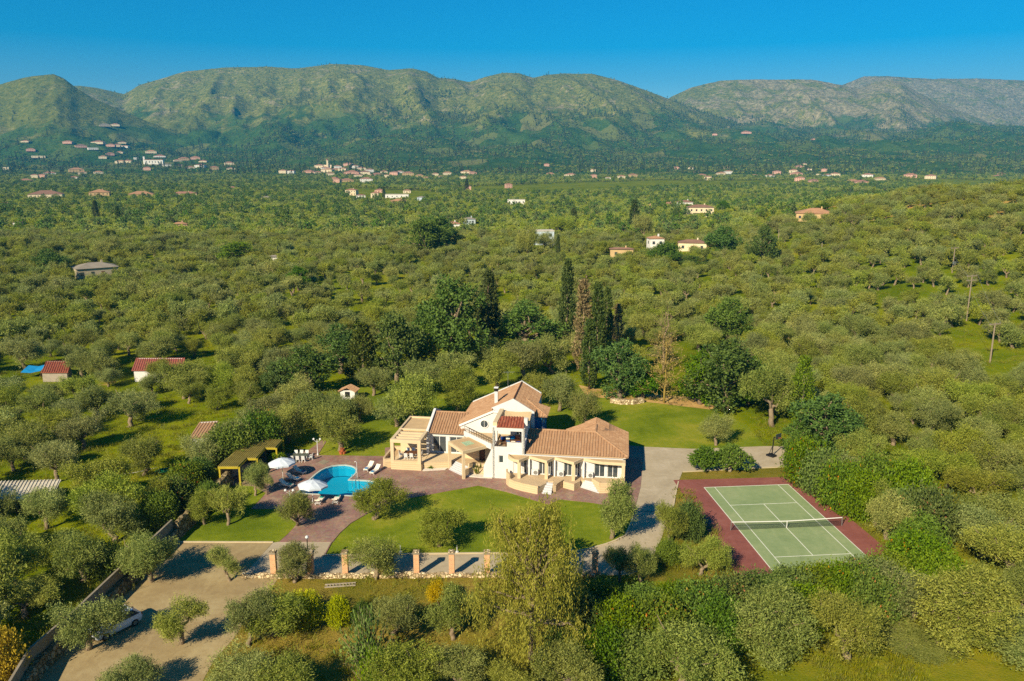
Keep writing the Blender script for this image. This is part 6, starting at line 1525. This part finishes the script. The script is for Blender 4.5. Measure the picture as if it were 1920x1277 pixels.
def parasol(base, top_h, R, tilt, label):
    o = thing('parasol', label, 'parasol', (base.x, base.y, .06), 0, 'parasols by the pool')
    lx, ly = tilt; P = lambda z: (lx * z / top_h, ly * z / top_h, z)
    MB().lathe([(.0, .09), (.3, .09), (.32, 0), (0, 0)], 12).build('base', M['concrete'], o)
    MB().tube([P(.05), P(top_h)], .035, 8).build('pole', M['white_plastic'], o)
    mb = MB(); rb = MB(); c = Vector(P(top_h)); n = 8; ax = Vector((lx, ly, top_h)).normalized(); u = ax.orthogonal().normalized(); v = ax.cross(u)
    rim = [c + (u * math.cos(2 * math.pi * k / n) + v * math.sin(2 * math.pi * k / n)) * R - ax * (R * .36) for k in range(n)]
    for k in range(n):
        a, b = rim[k], rim[(k + 1) % n]; md = (a + b) / 2 + ax * .05; q = c.lerp(md, .5) + ax * .07
        a1, b1 = c.lerp(a, .5) + ax * .12, c.lerp(b, .5) + ax * .12
        mb.face([c, a1, q, b1]); mb.face([a1, a, md, q]); mb.face([q, md, b, b1])
        dn = ax * -.22; mb.face([a, a + dn, md + dn, md]); mb.face([md, md + dn, b + dn, b])
        rb.tube([c - ax * .1, a1 - ax * .05, a - ax * .03], .012, 4)
    mb.build('canopy', M['parasol'], o); rb.build('ribs', M['white_plastic'], o); MB().tube([c, c + ax * .2], .03, 6).build('finial', M['white_plastic'], o)
parasol(G(531, 898), 2.75, 1.75, (-.1, .1), 'pale blue parasol on the far left of the pool')
parasol(G(586, 944), 2.85, 1.8, (.15, .25), 'pale blue parasol at the near edge of the pool')
def lamp_post(px, py, top, label, twin=True, mat='white_plastic'):
    g = G(px, py); h = z_at(g.y, top) - .06
    o = thing('lamp_post', label, 'lamp post', (g.x, g.y, .05)); MB().lathe([(.0, .3), (.09, .3), (.14, 0), (0, 0)], 10).build('base', M[mat], o)
    MB().tube([(0, 0, .1), (0, 0, h)], [.06, .045], 8).build('pole', M[mat], o)
    if twin:
        mb = MB()
        for s_ in (-1, 1): mb.tube([(0, 0, h - .35), (s_ * .25, 0, h - .25), (s_ * .42, 0, h - .05)], .025, 6)
        mb.build('arm', M[mat], o)
        for s_ in (-1, 1): MB().lathe([(.0, .28), (.1, .24), (.17, .1), (.12, .0), (.0, -.02)], 10).build('lantern', M['white_plastic'], o, (s_ * .45, 0, h - .05))
    else: MB().lathe([(.0, .34), (.12, .3), (.18, .17), (.12, .04), (.0, 0)], 12).build('lantern', M['white_plastic'], o, (0, 0, h))
lamp_post(596, 854, 824, 'white twin lamp post at the far edge of the pool terrace')
lamp_post(545, 959, 920, 'white twin lamp post in front of the near loungers')
lamp_post(579, 1066, 1010, 'tall single globe lamp post behind the second brick pillar', False, 'dark_metal')
for i, (x, y) in enumerate([(751, 1037), (857, 1037), (1071, 1033)]):
    g = G(x, y); o = thing('garden_light', 'low white garden light on the lawn edge, %s from the left' % ords[i], 'garden light', (g.x, g.y, .03), 0, 'garden lights on the lawn edge')
    MB().lathe([(0, .16), (.16, .16), (.18, 0), (0, 0)], 10).build('base', M['white_plastic'], o); MB().tube([(0, 0, .1), (0, 0, .85)], .04, 6).build('pole', M['white_plastic'], o)

def chair(pos, rz, label, group, mat='white_plastic', seat=None):
    o = thing('garden_chair', label, 'chair', pos, rz, group)
    MB().box(-.23, .23, -.23, .23, .40, .45).build('seat', M[seat or mat], o)
    for x in (-.21, .21):
        for y in (-.21, .21): MB().box(x - .025, x + .025, y - .025, y + .025, 0, .40).build('leg', M[mat], o)
    MB().bar((0, .22, .45), (0, .32, .98), .46, .04).build('backrest', M[mat], o)
    for x in (-.24, .24): MB().bar((x, -.2, .64), (x, .24, .66), .05, .04).build('armrest', M[mat], o)
    return o
def table(pos, rz, sx, sy, label, top, legm):
    o = thing('garden_table', label, 'table', pos, rz)
    MB().box(-sx / 2, sx / 2, -sy / 2, sy / 2, .70, .75).build('tabletop', M[top], o)
    for x in (-sx / 2 + .1, sx / 2 - .1):
        for y in (-sy / 2 + .1, sy / 2 - .1): MB().box(x - .035, x + .035, y - .035, y + .035, 0, .70).build('leg', M[legm], o)
    return o
M['glasstop'] = plain('dark green glass table top', lin(96, 100, 84), 0.1, 2, 0.3)
tp = G(562, 862, .06); table(tp, .06, 2.3, 1.0, 'long garden table between white chairs by the clipped bush', 'glasstop', 'white_plastic')
for i, (dx, dy, a) in enumerate([(-.75, .85, 0), (0, .9, 0), (.75, .85, 0), (-.75, -.85, math.pi), (0, -.85, math.pi), (.75, -.85, math.pi), (1.55, 0, -math.pi / 2)]):
    chair(tp + Vector((dx, dy, 0)), a, 'white chair at the terrace garden table, %s' % ['far side left', 'far side middle', 'far side right', 'near side left', 'near side middle', 'near side right', 'at its right end'][i], 'white chairs at the garden table')
chair(G(489, 888, .06), 2.4, 'white plastic chair alone before the pool pavilion', None)
tp = vw(-15.5, 3.0, FL); table(tp, VA, 1.8, 1.0, 'dark dining table under the villa pergola', 'wood', 'white_plastic')
for i, (dx, dy, a) in enumerate([(-.55, .8, 0), (.2, .8, 0), (-.55, -.8, math.pi), (.2, -.8, math.pi), (1.25, 0, -math.pi / 2), (-1.3, 0, math.pi / 2)]):
    chair(tp + Vector((dx, dy, 0)), a + VA, 'white dining chair under the villa pergola, %s' % ['back left', 'back right', 'front left', 'front right', 'at the right end', 'at the left end'][i], 'dining chairs under the pergola')
def sofa(pos, rz, ln, label, cush):
    o = thing('outdoor_sofa', label, 'sofa', pos, rz)
    MB().box(-ln / 2, ln / 2, -.4, .4, 0, .4).build('seat', M['wood'], o); MB().box(-ln / 2, ln / 2, .3, .45, .4, .85).build('backrest', M['wood'], o)
    for i, c in enumerate(cush):
        x = -ln / 2 + ln * (i + .5) / len(cush); MB().bar((x, .12, .5), (x, .3, .88), ln / len(cush) * .8, .14).build('cushion', M[c], o)
sofa(vw(-1.8, 2.0, 4.0), VA + 0.3, 2.6, 'balcony sofa with blue and yellow cushions behind the tower opening', ['navy_cloth', 'cream_cushion', 'blue_cloth', 'terracotta'])
o = sofa(vw(-1.2, .6, 4.0), VA + math.pi, 2.0, 'balcony bench with blue cushions at the tower railing', ['navy_cloth', 'cream_cushion', 'blue_cloth'])

# clipped dome bush, pots, plants, mat, shower
p = Plant(600); p.lobe((0, 0, .55), (1.25, .95, .75), 900, 4, .16, .1, .12, .2, .9); KIND['dome'] = [(p.crown_mesh('crown', M['bright']), None)]; NAME['dome'] = 'clipped_bush'; CAT['dome'] = 'bush'
plant('dome', G(521, 873), 1.1, 1.35, 'round clipped green bush beside the white garden chairs', rz=0)
o = thing('terracotta_pot', 'stacked terracotta pots at the lawn edge behind the pool', 'pot', G(640, 852))
for i, (x, y, z, s) in enumerate([(0, 0, 0, 1), (.35, .1, 0, .9), (.15, .05, .42, .9)]): MB().lathe([(.0, .0), (.22 * s, 0), (.34 * s, .45 * s), (.38 * s, .5 * s), (.3 * s, .5 * s), (.0, .4 * s)], 12).build('pot', M['terracotta'], o, (x, y, z))
MB().prism([tuple(G(x, y).xy) for x, y in ((596, 868), (606, 863), (618, 866), (607, 872))], .06, .085).build('floor_mat', M['concrete'], None)
tag(bpy.data.objects['floor_mat'], 'pale mat on the terrace above the pool', 'mat')
g = G(670, 897); o = thing('pool_shower', 'thin white shower post beside the pool notch', 'shower', (g.x, g.y, .06)); MB().tube([(0, 0, 0), (0, 0, 2.1), (-.1, 0, 2.25), (-.3, 0, 2.2)], .035, 6).build('pole', M['white_plastic'], o); MB().box(-.2, .2, -.2, .2, 0, .06).build('base', M['concrete'], o)
def strap_plant(seed, n, L0, up):
    p = Plant(seed); r = p.rng; a = r.random(n) * 6.28; e = up + (1.45 - up) * r.random(n); d = np.stack([np.cos(a) * np.cos(e), np.sin(a) * np.cos(e), np.sin(e)], 1); L_ = L0 * (.6 + .5 * r.random(n))
    o_ = np.column_stack([r.normal(size=(n, 2)) * .1, np.full(n, .05)]); p.leaves(o_ + d * L_[:, None] / 2, d, L_, .13); return p
KIND['strap'] = [(strap_plant(610, 60, 1.7, .8).crown_mesh('leaves', M['strapleaf']), None)]; NAME['strap'] = 'strap_leaved_plant'; CAT['strap'] = 'plant'
KIND['cycad'] = [(strap_plant(611, 70, .9, .25).crown_mesh('leaves', M['deep']), None)]; NAME['cycad'] = 'cycad_plant'; CAT['cycad'] = 'plant'
plant('strap', G(897, 890), 1, 1.05, 'strap leaved plant in pebbles by the porch, left of the pair'); plant('strap', G(914, 890), 1, 1, 'strap leaved plant in pebbles by the porch, right of the pair')
plant('cycad', G(821, 874), 1, 1, 'spiky cycad in the pebble bed under the glazed doors'); plant('cycad', G(808, 880), .65, .7, 'small cycad at the front of the pebble bed')

# ------------------------------------------------------------------ pool pavilion with stepped flat roof
zR = 2.6
RP = [G(x, y, zR) for x, y in ((408.5, 875.4), (446, 875.4), (462, 859.5), (480, 859.5), (497, 839.5), (516.5, 839.8), (528.7, 825), (494, 824.5), (458, 832))]
pv = thing('pool_pavilion', 'open pavilion with yellow posts and a stepped ribbed roof beside the pool', 'pavilion', (0, 0, 0))
M['pav_roof'] = plain('mossy ribbed roof sheet', lin(150, 134, 62), 0.25, 1.2, 0.85)
rf = MB().prism([(p.x, p.y) for p in RP], zR, zR + .07).build('roof', M['pav_roof'], pv)
d = (RP[2] - RP[1]).normalized(); nrm = Vector((-d.y, d.x, 0)); mb = MB(); ss = [p.dot(nrm) for p in RP]; x = min(ss) + .1
while x < max(ss):
    cr = []
    for i in range(len(RP)):
        a, b = ss[i], ss[(i + 1) % len(RP)]
        if (a - x) * (b - x) < 0: cr.append(RP[i].lerp(RP[(i + 1) % len(RP)], (x - a) / (b - a)).dot(d))
    cr.sort()
    for q in range(0, len(cr) - 1, 2):
        A = nrm * x + d * cr[q]; B = nrm * x + d * cr[q + 1]; mb.bar((A.x, A.y, zR + .1), (B.x, B.y, zR + .1), .09, .06)
    x += .24
mb.build('roof_ribs', M['pav_roof'], rf, kind='stuff')
for a, b in ((0, 1), (1, 2), (2, 3), (3, 4), (4, 5), (5, 6)):
    A, B = RP[a], RP[b]; MB().bar((A.x, A.y, zR - .12), (B.x, B.y, zR - .12), .14, .26 - .01 * a).build('beam', M['yellow_wood'], pv)
for i, q in enumerate((0, 1, 3, 5, 6)):
    c = RP[q].lerp(PC, .01); MB().box(c.x - .1, c.x + .1, c.y - .02, c.y + .18, 0.05, zR - .06).build('post', M['yellow_wood'], pv)
bw = [RP[0] + Vector((.1, .4, 0)), RP[8] + Vector((.3, -.3, 0)), RP[7] + Vector((.3, -.2, 0))]
mb = MB(); mb.bar((*bw[0].xy, 1.25), (*bw[1].xy, 1.25), .15, 2.4); mb.bar((*bw[1].xy, 1.25), (*bw[2].xy, 1.25), .15, 2.4); mb.build('back_wall', M['concrete'], pv)
c = (RP[1] + RP[8]) / 2; MB().bar((c.x - 1.2, c.y - 1.0, .55), (c.x + .6, c.y + 1.4, .55), .7, 1.1).build('bar_counter', M['plank'], pv)
# ------------------------------------------------------------------ brick pillars and low stone wall along the drive
def lumpy_wall(name, line, w, h, mat, label, cat, seed, batter=0.0, step=0.45):
    """rubble wall with an uneven face and top, along points on the ground"""
    r = np.random.default_rng(seed); P = []
    for a, b in zip(line, line[1:]):
        n = max(1, int((b - a).length / step)); P += [a.lerp(b, i / n) for i in range(n)]
    P.append(line[-1]); V = []; Fc = []; rows = [(-.5 - batter, 0), (-.5 - batter * .66, .33), (-.5 - batter * .33, .66), (-.45, 1), (0, 1.03), (.45, 1), (.5, .5), (.5, 0)]
    for i, p in enumerate(P):
        d_ = P[min(i + 1, len(P) - 1)] - P[max(i - 1, 0)]; d_.z = 0; d_.normalize(); nn_ = Vector((d_.y, -d_.x, 0))
        for (o_, z) in rows:
            j = r.normal(size=2) * .05; V.append((p.x - nn_.x * (o_ * w + j[0]), p.y - nn_.y * (o_ * w + j[0]), p.z + max(0, z * h + (j[1] * 1.2 if z > .2 else 0))))
    k = len(rows)
    for i in range(len(P) - 1):
        for j in range(k - 1): Fc.append((i * k + j, i * k + j + 1, (i + 1) * k + j + 1, (i + 1) * k + j))
    Fc += [tuple(range(k)), tuple((len(P) - 1) * k + q for q in range(k))]
    me = bpy.data.meshes.new(name); me.from_pydata(V, [], Fc); me.materials.append(mat); me.update()
    return tag(link(name, me), label, cat)
lumpy_wall('stone_wall', [G(455, 1082), G(600, 1083), G(760, 1082), G(940, 1081), G(1060, 1080), G(1128, 1080)], .5, .38, M['rubble'], 'low pale stone wall under the brick pillars along the drive', 'wall', 1)
pill = [514.5, 583.5, 648.5, 715, 781.7, 847.5, 913.5, 980, 1047, 1115]
pn = ['first', 'second', 'third', 'fourth', 'fifth', 'sixth', 'seventh', 'eighth', 'ninth', 'tenth']
P0 = None
for i, x in enumerate(pill):
    g = G(x, 1079.5); lab = 'square orange brick pillar on the low stone wall, %s from the left' % pn[i]
    if P0 is None:
        P0 = thing('brick_pillar', lab, 'pillar', g, 0, 'brick pillars along the drive')
        MB().box(-.27, .27, -.27, .27, 0, 2.45).build('shaft', M['brick'], P0); c = MB().box(-.34, .34, -.34, .34, 2.45, 2.6).build('cap', M['concrete'], P0); MB().box(-.3, .3, -.3, .3, 2.6, 2.68).build('cap_top', M['rubble'], c)
    else: copy_tree(P0, g, 0, lab)
# ladder lying on the grass
a, b = G(609, 1100), G(667, 1096); o = thing('ladder', 'pale wooden ladder lying flat on the dry grass', 'ladder', ((a.x + b.x) / 2, (a.y + b.y) / 2, .02), math.atan2(b.y - a.y, b.x - a.x)); ln = (b - a).length / 2
for s_ in (-1, 1): MB().box(-ln, ln, s_ * .24 - .05, s_ * .24 + .05, 0, .1).build('rail', M['plank'], o)
for k in range(9): MB().box(-ln + .25 + k * (2 * ln - .5) / 8 - .03, -ln + .25 + k * (2 * ln - .5) / 8 + .03, -.19, .19, .03, .08).build('rung', M['plank'], o)
# ------------------------------------------------------------------ boundary wall on the left
line = [G(x, y) for x, y in ((28, 1330), (66, 1262), (150, 1186), (228, 1108), (292, 1046), (330, 1008))]
lumpy_wall('stone_bank', line, .7, 1.0, M['rubble_dark'], 'weathered stone bank under the concrete boundary wall', 'wall', 2, .5)
lumpy_wall('stone_bank', [G(330, 1008), G(368, 972), G(410, 930), G(430, 905)], .6, 1.7, M['rubble_dark'], 'taller stone bank between thicket and side lawn', 'wall', 4, .5)
bwall = thing('boundary_wall', 'grey concrete boundary wall running up the left of the yard', 'wall', (0, 0, 0)); off = Vector((-.3, .1, 0))
for a, b in zip(line[:-1], line[1:]):
    n = max(1, round((b - a).length / 4))
    for i in range(n):
        p, q = a.lerp(b, i / n) + off, a.lerp(b, (i + .985) / n) + off; MB().bar((p.x, p.y, 1.05), (q.x, q.y, 1.05), .2, 2.1).build('panel', M['concrete'], bwall)
# ------------------------------------------------------------------ parked car
a, b = G(172, 1203), G(260, 1160); car = thing('parked_car', 'white hatchback car parked under the wide olive tree', 'car', ((a.x + b.x) / 2, (a.y + b.y) / 2, .02), math.atan2(b.y - a.y, b.x - a.x) + math.pi)
M['carpaint'] = plain('white car paint', lin(232, 236, 240), 0.03, 1, 0.25, 0.0, spec=0.6)
def loft(secs, name, mat, parent):
    mb = MB(); k = len(secs[0])
    for s_ in secs: mb.v += s_
    for i in range(len(secs) - 1):
        for j in range(k): mb.f.append((i * k + j, i * k + (j + 1) % k, (i + 1) * k + (j + 1) % k, (i + 1) * k + j)); mb.t.append(.5)
    mb.f += [tuple(range(k - 1, -1, -1)), tuple((len(secs) - 1) * k + j for j in range(k))]; mb.t += [.5, .5]
    o_ = mb.build(name, mat, parent, merge=True); return o_
def sec(x, w, z0, z1): return [(x, -w * .92, z0), (x, -w, (z0 + z1) / 2), (x, -w * .93, z1), (x, w * .93, z1), (x, w, (z0 + z1) / 2), (x, w * .92, z0)]
body = loft([sec(2.1, .70, .38, .62), sec(1.95, .82, .26, .74), sec(1.2, .88, .24, .90), sec(.9, .88, .24, .94), sec(-1.5, .88, .24, .98), sec(-1.95, .85, .28, .98), sec(-2.08, .78, .4, .9)], 'body', M['carpaint'], car)
def sec2(x, w0, w1, z0, z1): return [(x, -w0, z0), (x, -w1, z1), (x, w1, z1), (x, w0, z0)]
cab = loft([sec2(1.0, .80, .78, .93, .95), sec2(.25, .80, .64, .95, 1.47), sec2(-1.3, .80, .63, .97, 1.5), sec2(-1.85, .80, .70, .97, 1.1)], 'windows', M['glass'], car)
loft([sec2(.24, .66, .6, 1.46, 1.5), sec2(-.5, .67, .62, 1.49, 1.54), sec2(-1.4, .66, .6, 1.48, 1.52)], 'roof', M['carpaint'], car)
mb = MB()
for s_ in (-1, 1):
    for x0, z0, x1, z1 in ((1.0, .94, .25, 1.47), (-.45, .96, -.45, 1.5), (-1.85, 1.05, -1.35, 1.49)): mb.bar((x0, s_ * .79, z0), (x1, s_ * .64, z1), .07, .07)
mb.build('window_pillar', M['carpaint'], car)
for x in (1.3, -1.3):
    for s_ in (-1, 1):
        w = MB().lathe([(.0, -.1), (.2, -.1), (.31, -.09), (.32, 0), (.31, .09), (.2, .1), (0, .1)], 18).build('wheel', M['black'], car, (x, s_ * .82, .32)); w.rotation_euler = (math.pi / 2, 0, 0)
        MB().lathe([(0, .0), (.19, .0), (.19, .225), (0, .235)], 12).build('rim', M['steel'], w, (0, 0, -.115))
for s_ in (-1, 1):
    MB().box(1.9, 2.06, s_ * .6 - .16, s_ * .6 + .16, .56, .72).build('headlight', M['glass_green'], car); MB().box(-2.09, -1.98, s_ * .7 - .1, s_ * .7 + .1, .72, .95).build('tail_light', M['tile_red'], car)
MB().box(2.0, 2.14, -.6, .6, .3, .46).build('bumper', M['black'], car)
# ------------------------------------------------------------------ sheds
def shed(corners, h0, h1, wallm, roofm, label, rib=True, wall_h=True, open_=False):
    """lean-to: corners on the ground front-left, front-right, back-right, back-left"""
    o = thing('shed', label, 'shed', (0, 0, 0)); fl, fr, br, bl = [Vector(c) for c in corners]
    for a, b, z in ((bl, br, h1), (fl, bl, h0), (br, fr, h0)) + (() if open_ else ((fr, fl, h0),)):
        MB().bar((a.x, a.y, z / 2), (b.x, b.y, z / 2), .2, z - .02).build('wall', wallm, o)
    if open_:
        for k in range(3): q = fl.lerp(fr, .1 + .4 * k); MB().box(q.x - .08, q.x + .08, q.y - .08, q.y + .08, 0, h0).build('post', M['wood'], o)
    c = sum((fl, fr, br, bl), Vector()) / 4; ex = lambda p, z: (c.x + (p.x - c.x) * 1.1, c.y + (p.y - c.y) * 1.12, z)
    dn = ((fl + fr) / 2 - (bl + br) / 2).normalized()
    roof_slope(o, [ex(fl, h0), ex(fr, h0), ex(br, h1), ex(bl, h1)], (dn.x, dn.y), roofm, pitch_=.4 if rib else .3, rad=.1, course=.6, ribs=rib)
    return o
M['sheet'] = tile_mat('grey corrugated sheet', lin(176, 168, 150), lin(196, 188, 168), lin(206, 196, 176)); M['maroon'] = tile_mat('maroon roof sheet', lin(136, 72, 60), lin(150, 82, 68), lin(160, 96, 80))
shed([G(-30, 968), G(96, 960), G(112, 934), G(-10, 938)], 1.9, 2.3, M['concrete'], M['sheet'], 'grey roofed low shed at the left edge of the grove', True, True, True)
shed([G(254, 716), G(340, 716), G(345, 702), G(262, 702)], 2.3, 3.2, M['white'], M['maroon'], 'long shed with a maroon roof in the left grove')
shed([G(360, 848), G(392, 846), G(410, 828), G(378, 830)], 2.2, 3.1, M['white'], M['tile'], 'small pale hut with red tile roof behind the pavilion')
shed([G(82, 716), G(128, 716), G(134, 702), G(92, 702)], 1.9, 2.6, M['plank'], M['tile_red'], 'small brown roofed shed beside the blue tarpaulin')
M['tarp'] = plain('blue tarpaulin', lin(30, 140, 200), 0.15, 1.5, 0.5)
a = G(40, 710); o = thing('blue_tarpaulin', 'bright blue tarpaulin stretched over poles in the left grove', 'tarpaulin', a)
mb = MB(); sag = [[1.9, 1.7, 2.2], [1.6, 1.35, 1.9], [1.2, 1.1, 1.5]]
for i in range(2):
    for j in range(2): mb.face([(j * 1.9, (1 - i) * 1.4 + 1.4, sag[i][j]), (j * 1.9 + 1.9, (1 - i) * 1.4 + 1.4, sag[i][j + 1]), (j * 1.9 + 1.9, (1 - i) * 1.4, sag[i + 1][j + 1]), (j * 1.9, (1 - i) * 1.4, sag[i + 1][j])])
mb.build('sheet', M['tarp'], o)
for x, y, z in ((0, 2.8, 1.9), (3.8, 2.8, 2.2), (0, 0, 1.2), (3.8, 0, 1.5)): MB().tube([(x, y, 0), (x, y, z)], .05, 6).build('pole', M['wood'], o)
# white shrine
g = G(655, 748); o = thing('garden_shrine', 'little white arched shrine among the olives behind the pool', 'shrine', g, -.15)
facade(o, (-1.3, -.8), (1.3, -.8), 0, 1.7, [(.85, 1.75, .5, 1.5)], M['white']); MB().box(-1.3, 1.3, -.55, .9, 0, 1.7).build('body', M['white'], o)
BOX('niche', M['black'], o, -.44, .44, -.6, -.53, .52, 1.48)
for s_ in (-1, 1): roof_slope(o, [(s_ * 1.55, -1.05, 1.62), (s_ * 1.55, 1.1, 1.62), (0, 1.1, 2.35), (0, -1.05, 2.35)], (s_, 0), M['tile'], rad=.09, pitch_=.28)
# hose
g = G(303, 884); mb = MB(); rr = random.Random(5); ptsh = []
for k in range(70): t = k * .55; ptsh.append((g.x + math.cos(t) * (.9 + .3 * math.sin(k)) + k * .02, g.y + math.sin(t) * (.6 + .2 * math.cos(k * 1.3)), .06 + .004 * k))
tag(mb.tube(ptsh, .05, 5).build('garden_hose', M['hose'], None), 'tangled green hose coil on the grass of the left grove', 'hose')
a, b = G(180, 898), G(296, 884); tag(MB().tube([(*a.lerp(b, k / 8).xy, .6 - .4 * math.sin(math.pi * k / 8)) for k in range(9)], .025, 5).build('water_line', M['white_plastic'], None), 'pale hose line stretched across the left grove grass', 'hose')
# stone heap and soil bank at the back lawn
lumpy_wall('stone_bank', [G(1146, 754), G(1165, 757), G(1185, 757), G(1205, 754)], 1.1, .7, M['rubble'], 'pale stone heap along the far edge of the back lawn', 'stone bank', 7)
sheet('soil_patch', [(1085, 722), (1150, 735), (1300, 745), (1345, 764), (1330, 768), (1180, 750), (1100, 744)], 0.03, M['bank'])
# basketball stand
g = G(1447, 856); o = thing('basketball_stand', 'black portable basketball stand at the end of the driveway', 'basketball hoop', (g.x, g.y, .05), 2.2)
MB().prism([(-.5, -.4), (.5, -.5), (.6, .5), (-.5, .4)], 0, .25).build('base', M['black'], o); MB().tube([(0, 0, .2), (-.15, 0, 2.9)], .07, 8).build('pole', M['black'], o); MB().tube([(.45, 0, .22), (-.05, 0, 1.6)], .04, 6).build('brace', M['black'], o)
MB().tube([(-.15, 0, 2.75), (-.8, 0, 3.1)], .05, 6).build('arm', M['black'], o); bb = MB().box(-.86, -.82, -.6, .6, 2.75, 3.5).build('backboard', M['glass'], o)
MB().tube([(-1.08 + .22 * math.cos(k * .5236), .22 * math.sin(k * .5236), 2.95) for k in range(13)], .015, 5).build('rim', M['terracotta'], bb)
# ------------------------------------------------------------------ utility poles
M['polewood'] = plain('weathered pole timber', lin(150, 134, 110), 0.15, 2, 0.9)
def upole(px, py, top, label, arms=1, tw=1.6):
    g = hit(px, py); h = z_at(g.y, top) - g.z; o = thing('utility_pole', label, 'utility pole', g, .35, 'wooden utility poles on the right hill')
    MB().tube([(0, 0, -.2), (0, 0, h)], [.18, .13], 8).build('pole', M['polewood'], o)
    for k in range(arms):
        c = MB().box(-tw, tw, -.1, .1, h - .3 - k * 1.1, h - .08 - k * 1.1).build('crossarm', M['polewood'], o)
        for x in (-tw * .9, 0.25, tw * .9): MB().tube([(x, 0, h - .08 - k * 1.1), (x, 0, h + .14 - k * 1.1)], .05, 6).build('insulator', M['steel'], c)
    return o, g, h
PL = [upole(1856, 680, 606, 'wooden utility pole with one crossarm nearest on the right slope', 1, 1.5), upole(1812, 602, 516, 'tall wooden utility pole with two crossarms on the right slope', 2),
      upole(1785, 512, 464, 'utility pole with a transformer box up the right slope', 1), upole(1539, 488, 455, 'thin pole in the grove below the ochre villa', 0), upole(1458, 470, 430, 'thin pole left of the hill in the far grove', 0)]
MB().box(-.5, .5, -.7, -.2, PL[2][2] * .35, PL[2][2] * .35 + .9).build('transformer', M['steel'], PL[2][0])
def wire(a, b, sag, label):
    a = Vector(a); b = Vector(b); tag(MB().tube([a.lerp(b, k / 12) - Vector((0, 0, sag * 4 * (k / 12) * (1 - k / 12))) for k in range(13)], .02, 4).build('power_line', M['wire'], None), label, 'power line')
tp = lambda q, dx=0: (q[1].x + dx, q[1].y, q[1].z + q[2] + .1)
wire(tp(PL[0], -1.2), tp(PL[1], -1.4), .8, 'left wire strung between the two nearest utility poles'); wire(tp(PL[0], 1.2), tp(PL[1], 1.4), .8, 'right wire strung between the two nearest utility poles')
wire(tp(PL[1], -1.2), tp(PL[2], -1.4), .8, 'wire strung from the two crossarm pole to the transformer pole')
# ------------------------------------------------------------------ haze: the air of the valley
hm = bpy.data.materials.new('valley haze'); hm.use_nodes = True; hn = hm.node_tree.nodes
hn.remove(hn['Principled BSDF']); pvn = hn.new('ShaderNodeVolumePrincipled')
pvn.inputs['Color'].default_value = (0.04, 0.43, 0.86, 1); pvn.inputs['Density'].default_value = 0.000092; pvn.inputs['Anisotropy'].default_value = 0.0
hm.node_tree.links.new(pvn.outputs[0], hn['Material Output'].inputs['Volume'])
hz_ = MB().box(-21000, 21000, -60, 9200, -4.0, 960).build('haze', hm, None, kind='stuff'); tag(hz_, 'thin blue haze over the valley and mountains', 'haze')
